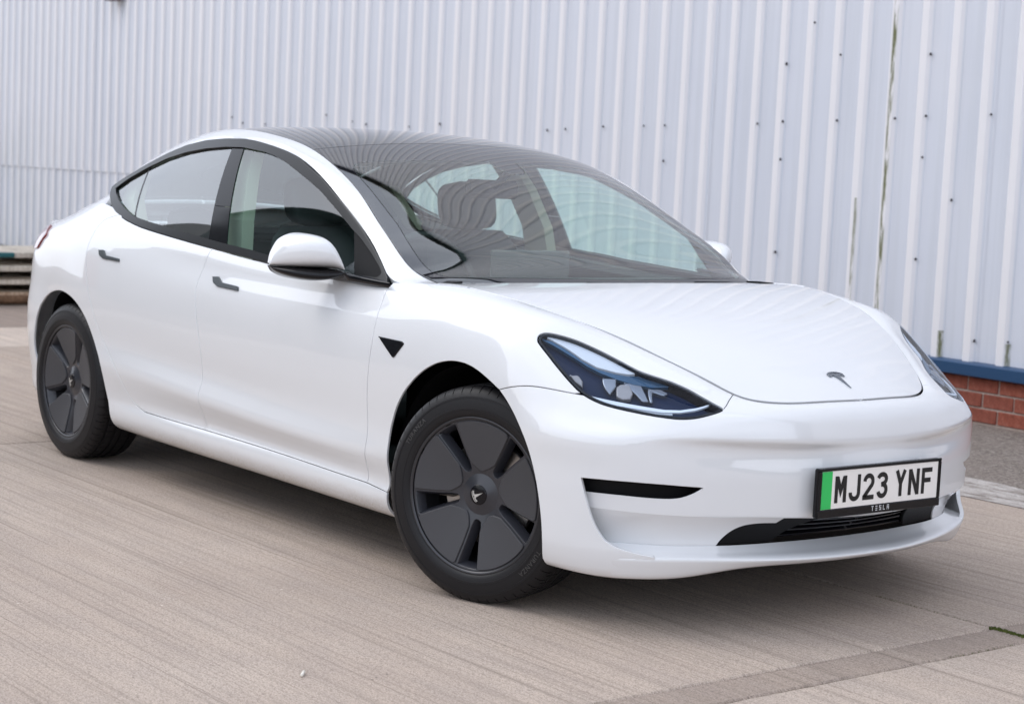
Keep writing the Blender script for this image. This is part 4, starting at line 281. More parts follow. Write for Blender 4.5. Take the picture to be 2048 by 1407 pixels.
 'dlo_in': [(-2.7665,1.1586),(-2.7559,1.1645),(-2.7454,1.1704),(-2.7349,1.1763),(-2.7244,1.1822),(-2.7139,1.1881),(-2.7034,1.194),(-2.6928,1.1997),(-2.6819,1.2048),(-2.6707,1.2092),(-2.6594,1.2133),(-2.6481,1.2175),(-2.6368,1.2216),(-2.6254,1.2258),(-2.6141,1.2299),(-2.6028,1.234),(-2.5915,1.2382),(-2.5802,1.2423),(-2.5689,1.2465),(-2.5576,1.2506),(-2.5462,1.2545),(-2.5346,1.258),(-2.523,1.2612),(-2.5114,1.2645),(-2.4998,1.2677),(-2.4882,1.271),(-2.4766,1.2742),(-2.465,1.2774),(-2.4534,1.2807),(-2.4418,1.2839),(-2.4302,1.2871),(-2.4186,1.2904),(-2.407,1.2936),(-2.3953,1.2966),(-2.3835,1.2991),(-2.3716,1.3012),(-2.3598,1.3033),(-2.3479,1.3054),(-2.3361,1.3075),(-2.3242,1.3096),(-2.3123,1.3118),(-2.3005,1.3139),(-2.2886,1.316),(-2.2767,1.3181),(-2.2649,1.3202),(-2.253,1.3223),(-2.2411,1.3244),(-2.2293,1.3263),(-2.2173,1.3278),(-2.2053,1.3291),(-2.1933,1.3303),(-2.1813,1.3316),(-2.1694,1.3329),(-2.1574,1.3341),(-2.1454,1.3354),(-2.1334,1.3367),(-2.1214,1.3379),(-2.1094,1.3392),(-2.0975,1.3405),(-2.0855,1.3417),(-2.0735,1.343),(-2.0615,1.3441),(-2.0495,1.345),(-2.0375,1.3457),(-2.0254,1.3463),(-2.0134,1.347),(-2.0014,1.3477),(-1.9893,1.3484),(-1.9773,1.349),(-1.9653,1.3497),(-1.9532,1.3504),(-1.9412,1.3511),(-1.9292,1.3517),(-1.9171,1.3524),(-1.9051,1.3531),(-1.8931,1.3535),(-1.881,1.3537),(-1.869,1.3537),(-1.8569,1.3538),(-1.8449,1.3538),(-1.8328,1.3539),(-1.8208,1.3539),(-1.8087,1.354),(-1.7967,1.354),(-1.7846,1.354),(-1.7726,1.3541),(-1.7605,1.3541),(-1.7485,1.3538),(-1.7365,1.3531),(-1.7244,1.3522),(-1.7124,1.3513),(-1.7004,1.3504),(-1.6884,1.3494),(-1.6764,1.3485),(-1.6644,1.3476),(-1.6524,1.3467),(-1.6403,1.3458),(-1.6283,1.3448),(-1.6163,1.3439),(-1.6043,1.343),(-1.5923,1.3421),(-1.5803,1.341),(-1.5683,1.3396),(-1.5564,1.3378),(-1.5445,1.3359),(-1.5326,1.334),(-1.5207,1.3321),(-1.5088,1.3302),(-1.4969,1.3283),(-1.4851,1.326),(-1.4733,1.3234),(-1.4616,1.3207),(-1.4498,1.318),(-1.4381,1.3153),(-1.4264,1.3126),(-1.4146,1.3099),(-1.4029,1.3071),(-1.3913,1.3038),(-1.3798,1.3002),(-1.3683,1.2966),(-1.3569,1.2929),(-1.3454,1.2892),(-1.3339,1.2855),(-1.3224,1.2818),(-1.311,1.2782),(-1.2995,1.2744),(-1.288,1.2707),(-1.2766,1.267),(-1.2651,1.2632),(-1.2537,1.2594),(-1.2422,1.2557),(-1.2308,1.2519),(-1.2193,1.2482),(-1.2079,1.2444),(-1.1966,1.2403),(-1.1852,1.2362),(-1.1739,1.232),(-1.1626,1.2278),(-1.1513,1.2237),(-1.14,1.2195),(-1.1287,1.2153),(-1.1174,1.2111),(-1.1062,1.2066),(-1.0952,1.2018),(-1.0843,1.1967),(-1.0733,1.1917),(-1.0624,1.1867),(-1.0514,1.1816),(-1.0405,1.1766),(-1.0296,1.1716),(-1.0186,1.1665),(-1.0077,1.1615),(-0.9967,1.1564),(-0.9858,1.1513),(-0.9749,1.1461),(-0.9641,1.1409),(-0.9532,1.1356),(-0.9424,1.1304),(-0.9315,1.1251),(-0.9207,1.1199),(-0.9098,1.1147),(-0.899,1.1094),(-0.8881,1.1042),(-0.8773,1.0989),(-0.8664,1.0937),(-0.8554,1.0887),(-0.8444,1.0839),(-0.8334,1.0791),(-0.8223,1.0743),(-0.8112,1.0696),(-0.8002,1.0647),(-0.7893,1.0595),(-0.7786,1.054),(-0.7679,1.0484),(-0.7573,1.0428),(-0.7466,1.0372),(-0.736,1.0316),(-0.7253,1.026),(-0.7147,1.0203),(-0.7041,1.0144),(-0.6937,1.0084),(-0.6833,1.0024),(-0.6729,0.9963),(-0.6625,0.9902),(-0.6521,0.9841),(-0.6418,0.9779),(-0.6317,0.9712),(-0.6219,0.9643),(-0.615,0.9569),(-0.6154,0.9484),(-0.6221,0.9404),(-0.6319,0.9363),(-0.6435,0.9356),(-0.6555,0.936),(-0.6676,0.9364),(-0.6796,0.9367),(-0.6917,0.9371),(-0.7037,0.9375),(-0.7157,0.9378),(-0.7278,0.9382),(-0.7398,0.9386),(-0.7519,0.9389),(-0.7639,0.9393),(-0.776,0.9397),(-0.788,0.9402),(-0.8,0.9407),(-0.8121,0.9413),(-0.8241,0.9419),(-0.8362,0.9425),(-0.8482,0.9431),(-0.8602,0.9437),(-0.8723,0.9443),(-0.8843,0.9449),(-0.8963,0.9454),(-0.9084,0.946),(-0.9204,0.9466),(-0.9324,0.9472),(-0.9445,0.9478),(-0.9565,0.9484),(-0.9685,0.949),(-0.9806,0.9497),(-0.9926,0.9503),(-1.0046,0.951),(-1.0167,0.9516),(-1.0287,0.9523),(-1.0407,0.9529),(-1.0528,0.9536),(-1.0648,0.9542),(-1.0768,0.9549),(-1.0889,0.9555),(-1.1009,0.9562),(-1.1129,0.9568),(-1.125,0.9574),(-1.137,0.9581),(-1.149,0.9587),(-1.1611,0.9594),(-1.1731,0.96),(-1.1851,0.9606),(-1.1972,0.9612),(-1.2092,0.9619),(-1.2212,0.9625),(-1.2333,0.9631),(-1.2453,0.9637),(-1.2573,0.9644),(-1.2694,0.965),(-1.2814,0.9656),(-1.2935,0.9662),(-1.3055,0.967),(-1.3175,0.9679),(-1.3295,0.969),(-1.3415,0.97),(-1.3535,0.9711),(-1.3655,0.9721),(-1.3775,0.9732),(-1.3895,0.9743),(-1.4015,0.9753),(-1.4135,0.9763),(-1.4255,0.9772),(-1.4376,0.9779),(-1.4496,0.9785),(-1.4616,0.9792),(-1.4737,0.9799),(-1.4857,0.9806),(-1.4977,0.9812),(-1.5098,0.9819),(-1.5218,0.9826),(-1.5338,0.9832),(-1.5459,0.9839),(-1.5579,0.9846),(-1.5699,0.9852),(-1.582,0.9859),(-1.594,0.9866),(-1.606,0.9872),(-1.618,0.9879),(-1.6301,0.9887),(-1.6421,0.9896),(-1.6541,0.9904),(-1.6661,0.9913),(-1.6781,0.9921),(-1.6902,0.993),(-1.7022,0.9939),(-1.7142,0.9947),(-1.7262,0.9956),(-1.7382,0.9965),(-1.7503,0.9973),(-1.7623,0.9982),(-1.7743,0.9991),(-1.7863,1),(-1.7983,1.0008),(-1.8104,1.0017),(-1.8224,1.0026),(-1.8344,1.0035),(-1.8464,1.0044),(-1.8584,1.0053),(-1.8704,1.0062),(-1.8825,1.0071),(-1.8945,1.008),(-1.9065,1.0089),(-1.9185,1.0098),(-1.9305,1.0107),(-1.9425,1.0116),(-1.9546,1.0125),(-1.9666,1.0134),(-1.9786,1.0143),(-1.9906,1.0152),(-2.0026,1.0161),(-2.0146,1.017),(-2.0267,1.0179),(-2.0387,1.0188),(-2.0507,1.0197),(-2.0627,1.0206),(-2.0747,1.0215),(-2.0867,1.0224),(-2.0988,1.0233),(-2.1108,1.0243),(-2.1228,1.0252),(-2.1348,1.0261),(-2.1468,1.027),(-2.1588,1.028),(-2.1708,1.0289),(-2.1829,1.0298),(-2.1949,1.0307),(-2.2069,1.0317),(-2.2189,1.0326),(-2.2309,1.0335),(-2.2429,1.0345),(-2.2549,1.0354),(-2.267,1.0363),(-2.279,1.0373),(-2.291,1.0382),(-2.303,1.0393),(-2.315,1.0405),(-2.327,1.0416),(-2.339,1.0427),(-2.351,1.0439),(-2.363,1.045),(-2.375,1.0462),(-2.387,1.0473),(-2.3989,1.0485),(-2.4109,1.0496),(-2.4229,1.0509),(-2.4348,1.0528),(-2.4466,1.0552),(-2.4584,1.0578),(-2.4701,1.0604),(-2.4819,1.063),(-2.4937,1.0655),(-2.5054,1.0681),(-2.5172,1.0707),(-2.529,1.0733),(-2.5407,1.0759),(-2.5524,1.0788),(-2.564,1.0821),(-2.5756,1.0855),(-2.5871,1.089),(-2.5987,1.0925),(-2.6102,1.0959),(-2.6217,1.0994),(-2.6333,1.1029),(-2.6448,1.1065),(-2.6561,1.1106),(-2.6673,1.115),(-2.6785,1.1194),(-2.6897,1.1238),(-2.701,1.1282),(-2.7122,1.1326),(-2.7233,1.1372),(-2.7342,1.1424),(-2.7449,1.1478),(-2.7557,1.1532),(-2.7665,1.1586)],
 'qdiv': [(-2.5367,1.253),(-2.5307,1.2413),(-2.5247,1.2295),(-2.5188,1.2177),(-2.5128,1.206),(-2.5068,1.1942),(-2.5008,1.1825),(-2.4949,1.1707),(-2.4889,1.1589),(-2.4829,1.1472),(-2.4769,1.1354),(-2.471,1.1236),(-2.465,1.1119),(-2.459,1.1001),(-2.4531,1.0883),(-2.4471,1.0766),(-2.4411,1.0648),(-2.4351,1.0531)],
 'bp_r': [(-1.8504,1.3544),(-1.846,1.3426),(-1.8415,1.3308),(-1.8371,1.319),(-1.8327,1.3072),(-1.8282,1.2955),(-1.8238,1.2837),(-1.8194,1.2719),(-1.815,1.2601),(-1.811,1.2482),(-1.8078,1.2361),(-1.8054,1.2238),(-1.8032,1.2114),(-1.8012,1.199),(-1.7991,1.1865),(-1.797,1.1741),(-1.795,1.1617),(-1.7929,1.1493),(-1.7909,1.1369),(-1.789,1.1244),(-1.7872,1.112),(-1.7854,1.0995),(-1.7837,1.087),(-1.7819,1.0746),(-1.7801,1.0621),(-1.7783,1.0496),(-1.7765,1.0372),(-1.7747,1.0247),(-1.7729,1.0123),(-1.7711,0.9998)],
 'bp_f': [(-1.7548,1.3549),(-1.7499,1.3434),(-1.7449,1.3319),(-1.74,1.3204),(-1.7351,1.3089),(-1.7302,1.2974),(-1.7253,1.286),(-1.7203,1.2745),(-1.7154,1.263),(-1.7106,1.2515),(-1.7061,1.2398),(-1.7022,1.228),(-1.6987,1.216),(-1.6954,1.204),(-1.692,1.1919),(-1.6887,1.1799),(-1.6854,1.1679),(-1.682,1.1558),(-1.6786,1.1438),(-1.6748,1.1319),(-1.6707,1.1202),(-1.6662,1.1085),(-1.6616,1.0969),(-1.6571,1.0852),(-1.6526,1.0736),(-1.6483,1.0619),(-1.6445,1.05),(-1.641,1.038),(-1.6375,1.026),(-1.6341,1.014),(-1.6307,1.002),(-1.6273,0.9899)],
 'sail': [(-0.8804,1.1197),(-0.8734,1.1089),(-0.8664,1.0982),(-0.8594,1.0874),(-0.8524,1.0767),(-0.8454,1.0659),(-0.8384,1.0552),(-0.8314,1.0444),(-0.8244,1.0337),(-0.8174,1.0229),(-0.8104,1.0122),(-0.8034,1.0014),(-0.7963,0.9907),(-0.7893,0.9799),(-0.7823,0.9692),(-0.7753,0.9584),(-0.7683,0.9477)],
 'frit': [(0.9035,0.9208),(0.9242,0.896),(0.9384,0.8681),(0.9445,0.8364),(0.9414,0.8043),(0.938,0.7722),(0.9345,0.7401),(0.9313,0.708),(0.9283,0.6758),(0.9252,0.6437),(0.9222,0.6115),(0.9193,0.5794),(0.9165,0.5472),(0.9138,0.515),(0.9111,0.4828),(0.9084,0.4506),(0.9067,0.4184),(0.9049,0.3861),(0.9032,0.3539),(0.9015,0.3217),(0.8997,0.2894),(0.898,0.2572),(0.8962,0.2249)],
 'frit_l': [(0.9035,0.9208),(0.8846,0.9282),(0.8652,0.934),(0.8453,0.9371),(0.825,0.9383),(0.8046,0.9389),(0.7842,0.9394),(0.7637,0.9396),(0.7433,0.9392),(0.7229,0.9385),(0.7025,0.9376),(0.682,0.9366),(0.6616,0.9355),(0.6412,0.9341),(0.6208,0.9324),(0.6005,0.9307),(0.5801,0.929),(0.5597,0.9273),(0.5393,0.9256),(0.519,0.924),(0.4986,0.9231),(0.4782,0.9232),(0.4578,0.9243),(0.4374,0.9256),(0.417,0.9269),(0.3966,0.9283),(0.3762,0.9297),(0.3558,0.931),(0.3354,0.9321),(0.3149,0.933),(0.2945,0.9336),(0.2741,0.9342),(0.2536,0.9348),(0.2332,0.9355),(0.2128,0.9365),(0.1924,0.938),(0.1724,0.9392),(0.1543,0.9376),(0.1403,0.9296),(0.1307,0.9147),(0.124,0.8961),(0.119,0.8763),(0.1153,0.8563),(0.1123,0.8361),(0.1094,0.8158),(0.1065,0.7956),(0.1036,0.7754),(0.1007,0.7551)],
}
# ------------------------------------------------------------------ helpers: materials
def mat(name, base=(.5, .5, .5), rough=.5, metal=0., coat=0., coatr=.03, spec=.5, emit=None):
    M = bpy.data.materials.new(name); M.use_nodes = True; b = M.node_tree.nodes['Principled BSDF']
    b.inputs['Base Color'].default_value = (*base, 1); b.inputs['Roughness'].default_value = rough; b.inputs['Metallic'].default_value = metal
    b.inputs['Coat Weight'].default_value = coat; b.inputs['Coat Roughness'].default_value = coatr; b.inputs['Specular IOR Level'].default_value = spec
    if emit: b.inputs['Emission Color'].default_value = (*emit[:3], 1); b.inputs['Emission Strength'].default_value = emit[3]
    return M
class NT:
    """small node-tree writer"""
    def __init__(s, M): s.M = M; s.t = M.node_tree; s.b = s.t.nodes['Principled BSDF']
    def n(s, typ, **k):
        o = s.t.nodes.new('ShaderNode'+typ)
        for a, v in k.items():
            if a.startswith('i_'): o.inputs[a[2:].replace('_', ' ')].default_value = v
            else: setattr(o, a, v)
        return o
    def l(s, a, b): s.t.links.new(a, b)
    def coords(s, scale=(1, 1, 1), rot=(0, 0, 0), kind='Object'):
        t = s.n('TexCoord'); m = s.n('Mapping'); m.inputs['Scale'].default_value = scale; m.inputs['Rotation'].default_value = rot
        s.l(t.outputs[kind], m.inputs[0]); return m.outputs[0]
    def noise(s, vec, scale, detail=4, rough=.5):
        o = s.n('TexNoise'); o.inputs['Scale'].default_value = scale; o.inputs['Detail'].default_value = detail; o.inputs['Roughness'].default_value = rough
        s.l(vec, o.inputs['Vector']); return o.outputs['Fac']
    def ramp(s, fac, stops):
        o = s.n('ValToRGB'); e = o.color_ramp.elements
        while len(e) < len(stops): e.new(.5)
        for x, (p, c) in zip(e, stops): x.position = p; x.color = (*c, 1) if len(c) == 3 else c
        s.l(fac, o.inputs[0]); return o.outputs[0]
    def mix(s, fac, a, b, mode='MIX'):
        o = s.n('Mix', data_type='RGBA', blend_type=mode)
        for v, i in ((fac, 0), (a, 6), (b, 7)):
            if hasattr(v, 'is_linked'): s.l(v, o.inputs[i])
            elif i == 0: o.inputs[0].default_value = v
            else: o.inputs[i].default_value = (*v, 1)
        return o.outputs[2]
    def math(s, op, a, b=0.):
        o = s.n('Math', operation=op)
        for v, i in ((a, 0), (b, 1)):
            if hasattr(v, 'is_linked'): s.l(v, o.inputs[i])
            else: o.inputs[i].default_value = v
        return o.outputs[0]
    def bump(s, h, strength=.3, dist=.01, prev=None):
        o = s.n('Bump'); o.inputs['Strength'].default_value = strength; o.inputs['Distance'].default_value = dist
        s.l(h, o.inputs['Height'])
        if prev is not None: s.l(prev, o.inputs['Normal'])
        return o.outputs[0]
    def out(s, color=None, rough=None, normal=None):
        if color is not None: s.l(color, s.b.inputs['Base Color'])
        if rough is not None: s.l(rough, s.b.inputs['Roughness'])
        if normal is not None: s.l(normal, s.b.inputs['Normal'])
def glassmat(name, tint, ior=1.5, rough=.0, refl=1.0):
    M = bpy.data.materials.new(name); M.use_nodes = True; t = M.node_tree; t.nodes.clear()
    lw = t.nodes.new('ShaderNodeLayerWeight'); lw.inputs[0].default_value = .5
    p5 = t.nodes.new('ShaderNodeMath'); p5.operation = 'POWER'; p5.inputs[1].default_value = 5.; ml = t.nodes.new('ShaderNodeMath'); ml.operation = 'MULTIPLY_ADD'
    f0 = ((ior-1)/(ior+1))**2*2; ml.inputs[1].default_value = (1-f0)*refl; ml.inputs[2].default_value = f0*refl     # both faces of the pane
    o = t.nodes.new('ShaderNodeOutputMaterial'); tr = t.nodes.new('ShaderNodeBsdfTransparent'); gl = t.nodes.new('ShaderNodeBsdfGlossy')
    mx = t.nodes.new('ShaderNodeMixShader')
    tr.inputs[0].default_value = (*tint, 1); gl.inputs['Roughness'].default_value = rough; gl.inputs[0].default_value = (1, 1, 1, 1)
    t.links.new(lw.outputs['Facing'], p5.inputs[0]); t.links.new(p5.outputs[0], ml.inputs[0]); t.links.new(ml.outputs[0], mx.inputs[0]); t.links.new(tr.outputs[0], mx.inputs[1]); t.links.new(gl.outputs[0], mx.inputs[2]); t.links.new(mx.outputs[0], o.inputs[0])
    return M
# ------------------------------------------------------------------ helpers: objects
def tag(o, label=None, cat=None, group=None, kind=None):
    if label: o['label'] = label
    if cat: o['category'] = cat
    if group: o['group'] = group
    if kind: o['kind'] = kind
    return o
def empty(name, loc=(0, 0, 0), rz=0, parent=None):
    o = bpy.data.objects.new(name, None); COL.objects.link(o); o.location = loc; o.rotation_euler = (0, 0, rz); o.empty_display_size = .1
    if parent: setpar(o, parent)
    return o
def wmat(o):
    M = Matrix.LocRotScale(o.location, o.rotation_euler, o.scale)
    return wmat(o.parent) @ o.matrix_parent_inverse @ M if o.parent else M
def setpar(o, p):
    o.parent = p; o.matrix_parent_inverse = wmat(p).inverted()
def mesh(name, V, F, M, parent=None, smooth=False, normals=None, midx=None, local=False):
    me = bpy.data.meshes.new(name); me.from_pydata([tuple(map(float, v)) for v in V], [], [tuple(map(int, f)) for f in F])
    for q in (M if isinstance(M, (list, tuple)) else [M]): me.materials.append(q)
    if midx is not None: me.polygons.foreach_set('material_index', np.asarray(midx, np.int32))
    if smooth: me.polygons.foreach_set('use_smooth', np.ones(len(me.polygons), bool))
    if normals is not None:
        if len(normals) == len(V): me.normals_split_custom_set_from_vertices([tuple(map(float, n)) for n in normals])
    me.update()
    o = bpy.data.objects.new(name, me); COL.objects.link(o)
    if parent is not None:
        if local: o.parent = parent
        else: setpar(o, parent)
    return o
def box(x0, x1, y0, y1, z0, z1):
    V = [(x, y, z) for x in (x0, x1) for y in (y0, y1) for z in (z0, z1)]
    return V, [(0, 1, 3, 2), (4, 6, 7, 5), (0, 4, 5, 1), (2, 3, 7, 6), (0, 2, 6, 4), (1, 5, 7, 3)]
def bevbox(x0, x1, y0, y1, z0, z1, b):
    """box with chamfered edges (24 verts)"""
    V = []; idx = {}
    for i, x in enumerate((x0, x1)):
        for j, y in enumerate((y0, y1)):
            for k, z in enumerate((z0, z1)):
                sx, sy, sz = 1-2*i, 1-2*j, 1-2*k
                for a, d in enumerate(((0, sy*b, sz*b), (sx*b, 0, sz*b), (sx*b, sy*b, 0))):
                    idx[i, j, k, a] = len(V); V.append((x+d[0], y+d[1], z+d[2]))
    F = []
    I = lambda *q: idx[q]
    for i in (0, 1): F.append([I(i, 0, 0, 0), I(i, 1, 0, 0), I(i, 1, 1, 0), I(i, 0, 1, 0)])
    for j in (0, 1): F.append([I(0, j, 0, 1), I(1, j, 0, 1), I(1, j, 1, 1), I(0, j, 1, 1)])
    for k in (0, 1): F.append([I(0, 0, k, 2), I(1, 0, k, 2), I(1, 1, k, 2), I(0, 1, k, 2)])
    for j in (0, 1):
        for k in (0, 1): F.append([I(0, j, k, 1), I(1, j, k, 1), I(1, j, k, 2), I(0, j, k, 2)])
    for i in (0, 1):
        for k in (0, 1): F.append([I(i, 0, k, 0), I(i, 1, k, 0), I(i, 1, k, 2), I(i, 0, k, 2)])
    for i in (0, 1):
        for j in (0, 1): F.append([I(i, j, 0, 0), I(i, j, 1, 0), I(i, j, 1, 1), I(i, j, 0, 1)])
    for i in (0, 1):
        for j in (0, 1):
            for k in (0, 1): F.append([I(i, j, k, 0), I(i, j, k, 1), I(i, j, k, 2)])
    V = np.array(V); c = V.mean(0); G = []
    for f in F:
        p = V[f]; n = np.cross(p[1]-p[0], p[2]-p[0])
        G.append(f if n @ (p.mean(0)-c) > 0 else f[::-1])
    return V, G
class MB:
    """collects shapes into one mesh"""
    def __init__(s): s.V = []; s.F = []
    def add(s, V, F):
        k = len(s.V); s.V += [tuple(v) for v in V]; s.F += [tuple(i+k for i in f) for f in F]; return s
    def build(s, name, M, parent=None, **k): return mesh(name, s.V, s.F, M, parent, **k)
def tube(P, r, n=10, caps=True):
    """round bar along a polyline; r number or list"""
    P = np.asarray(P, float); m = len(P); r = np.full(m, r) if np.isscalar(r) else np.asarray(r)
    T = np.gradient(P, axis=0); T /= np.linalg.norm(T, axis=1)[:, None]
    a = np.array([0, 0, 1.]) if abs(T[0][2]) < .9 else np.array([1., 0, 0]); V = []
    for i in range(m):
        a = a-T[i]*(a @ T[i]); a /= np.linalg.norm(a); b = np.cross(T[i], a)
        for k in range(n):
            t = 2*math.pi*k/n; V.append(P[i]+r[i]*(math.cos(t)*a+math.sin(t)*b))
    F = [(i*n+k, i*n+(k+1) % n, (i+1)*n+(k+1) % n, (i+1)*n+k) for i in range(m-1) for k in range(n)]
    if caps: F += [tuple(range(n))[::-1], tuple(range((m-1)*n, m*n))]
    return V, F
def lathe(prof, n, ax=0, a0=0., a1=2*math.pi):
    """revolve (r, h) profile about local y"""
    V = []; F = []; full = abs(a1-a0-2*math.pi) < 1e-6; m = n if full else n+1
    for k in range(m):
        t = a0+(a1-a0)*k/n
        for r, h in prof: V.append((r*math.cos(t), h, r*math.sin(t)))
    p = len(prof)
    for k in range(n):
        j = (k+1) % m
        for i in range(p-1): F.append((k*p+i, k*p+i+1, j*p+i+1, j*p+i))
    return V, F
def inpoly(P, Q):
    """points P inside polygon Q (numpy)"""
    x, y = P[:, 0][:, None], P[:, 1][:, None]; a = Q; b = np.roll(Q, -1, 0)
    c = ((a[:, 1] > y) != (b[:, 1] > y)); d = np.where(np.abs(b[:, 1]-a[:, 1]) < 1e-12, 1e-12, b[:, 1]-a[:, 1])
    return (np.sum(c & (x < (b[:, 0]-a[:, 0])*(y-a[:, 1])/d+a[:, 0]), axis=1) % 2) == 1
def resample(P, step, closed=True):
    P = np.asarray(P, float)
    if closed: P = np.r_[P, P[:1]]
    out = []
    for a, b in zip(P[:-1], P[1:]):
        n = max(1, int(math.ceil(np.linalg.norm(b-a)/step)))
        for k in range(n): out.append(a+(b-a)*k/n)
    if not closed: out.append(P[-1])
    return np.array(out)
def cdt(loops, gx, gy, margin=.3):
    """triangulate polygon loops[0] minus the others with interior grid points"""
    V = []; E = []
    for Q in loops:
        k = len(V); n = len(Q); V += [tuple(q) for q in Q]; E += [(k+i, k+(i+1) % n) for i in range(n)]
    lo, hi = loops[0].min(0), loops[0].max(0)
    X, Y = np.meshgrid(np.arange(lo[0]+gx*.5, hi[0], gx), np.arange(lo[1]+gy*.5, hi[1], gy), indexing='ij')
    P = np.stack([X.ravel(), Y.ravel()], 1); A = np.concatenate(loops)
    if len(P):
        k = inpoly(P, loops[0])
        for h in loops[1:]: k &= ~inpoly(P, h)
        P = P[k]
        if len(P):
            s = np.array([gx, gy]); d = np.array([np.min(np.sum(((A-p)/s)**2, 1)) for p in P]); P = P[d > margin*margin]
            V += [tuple(p) for p in P]
    r = delaunay_2d_cdt([Vector(v) for v in V], E, [], 0, 1e-7)
    W = np.array([(v.x, v.y) for v in r[0]]); F = np.array([f for f in r[2] if len(f) == 3])
    c = W[F].mean(1); k = inpoly(c, loops[0])
    for h in loops[1:]: k &= ~inpoly(c, h)
    return W, F[k]
CTR = np.array([-1.4, 0, .55])
def frame(S, uv):
    P = S.P(uv[:, 0], uv[:, 1]); a, b = S.D(uv[:, 0], uv[:, 1]); N = np.cross(a, b); N /= np.maximum(np.linalg.norm(N, axis=1), 1e-9)[:, None]
    if not hasattr(S, 'sgn'):
        tu, tv = S.box if hasattr(S, 'tv') else (S.box if hasattr(S, 'c') else (None, None))
        if tu is None: gu, gv = np.linspace(-2.6, -.8, 9), np.full(9, 1.1)
        else: gu, gv = np.linspace(tu*.1, tu*.9, 9), np.full(9, tv*.5)
        p_ = S.P(gu, gv); a_, b_ = S.D(gu, gv); S.sgn = np.sign(np.median((np.cross(a_, b_)*(p_-CTR)).sum(1)))
    N *= S.sgn
    return P, N, a, b
def inset(S, Q, d, fixed=None):
    """move closed uv outline inwards by d metres on the surface"""
    P, N, a, b = frame(S, Q)
    T = np.roll(P, -1, 0)-np.roll(P, 1, 0); T /= np.maximum(np.linalg.norm(T, axis=1), 1e-9)[:, None]
    B = np.cross(N, T)
    A = np.sum(Q[:, 0]*np.roll(Q[:, 1], -1)-np.roll(Q[:, 0], -1)*Q[:, 1])
    # orientation: test with the uv normal of the edge
    out = np.zeros_like(Q)
    for i in range(len(Q)):
        J = np.stack([a[i], b[i]], 1); out[i] = np.linalg.lstsq(J, B[i]*d, rcond=None)[0]
    t = np.roll(Q, -1, 0)-np.roll(Q, 1, 0); n = np.stack([-t[:, 1], t[:, 0]], 1)*(1 if A > 0 else -1)
    s = np.sign((out*n).sum(1)); out *= np.where(s == 0, 1, s)[:, None]
    if fixed is not None: out[fixed] = 0
    return Q+out
def panel(name, S, Q, M, parent, side=-1, gap=.0012, thick=.018, lift=0., g=(.03, .03), step=.012, vs=1., open_at=None, holes=(), sym=False, bev=.0016, holethick=None, disp=None):
    """trimmed skin of surface S. Q uv outline. side -1 near (y<0), 1 far. open_at(uv)->bool: outline points on the centre line (no flange)."""
    sc_ = np.array([1, vs]); Q = np.asarray(Q, float)
    q = resample(Q*sc_, step)/sc_
    keep = np.r_[True, np.linalg.norm(np.diff(q*sc_, axis=0), axis=1) > 1e-5]; q = q[keep]
    fx = open_at(q) if open_at else np.zeros(len(q), bool)
    L = [q]+[resample(np.asarray(h)*sc_, step)/sc_ for h in holes]
    FX = [fx]+[np.zeros(len(h), bool) for h in L[1:]]
    loops = []; rims = []
    for k, (l, f) in enumerate(zip(L, FX)):
        sg = 1 if k == 0 else -1
        rims.append(inset(S, l, sg*gap, f)); loops.append(inset(S, l, sg*(gap+bev), f))
    W, F = cdt([l*sc_ for l in loops], *g); W = W/sc_
    def pos(uv, dep=0.):
        P, N, _, _ = frame(S, uv); P = P+N*(lift-dep)
        if disp is not None: P = P-N*disp(uv)[:, None]
        return P, N
    P, N = pos(W); V = [P]; NN = [N]; FF = [F]
    n0 = len(P); k0 = n0
    # flange: loops -> rim (bevel) -> rim pushed in
    from_w = {}
    for l, rm, f in zip(loops, rims, FX):
        n = len(l); P1, N1 = pos(rm, bev*.8); P2, N2 = pos(rm, thick)
        # outward direction
        P0, N0 = pos(l); o = P1-P0; o = o-N1*(o*N1).sum(1)[:, None]; ln = np.linalg.norm(o, axis=1); o = np.where(ln[:, None] > 1e-7, o/np.maximum(ln, 1e-9)[:, None], N1)
        n1 = N1*.55+o; n1 /= np.linalg.norm(n1, axis=1)[:, None]
        V += [P0, P1, P1, P2]; NN += [N0, n1, o, o]; b = k0; k0 += 4*n; T = []
        for i in range(n):
            j = (i+1) % n
            if f[i] and f[j]: continue
            for x, y in ((0, 1), (2, 3)): T += [(b+x*n+i, b+x*n+j, b+y*n+j), (b+x*n+i, b+y*n+j, b+y*n+i)]
        if T: FF.append(np.array(T))
    V = np.concatenate(V); NN = np.concatenate(NN); FF = np.concatenate(FF)
    # orient faces by normals
    fn = np.cross(V[FF[:, 1]]-V[FF[:, 0]], V[FF[:, 2]]-V[FF[:, 0]]); fl = (fn*NN[FF].sum(1)).sum(1) < 0; FF[fl] = FF[fl][:, ::-1]
    def half(sd):
        X = V.copy(); Y = NN.copy(); X[:, 1] *= sd; Y[:, 1] *= sd; return X, Y, (FF[:, ::-1] if sd < 0 else FF)
    if sym:
        X1, Y1, F1 = half(-1); X2, Y2, F2 = half(1); X = np.r_[X1, X2]; Y = np.r_[Y1, Y2]; F_ = np.r_[F1, F2+len(X1)]
    else: X, Y, F_ = half(side)
    return mesh(name, X, F_, M, parent, smooth=True, normals=Y)
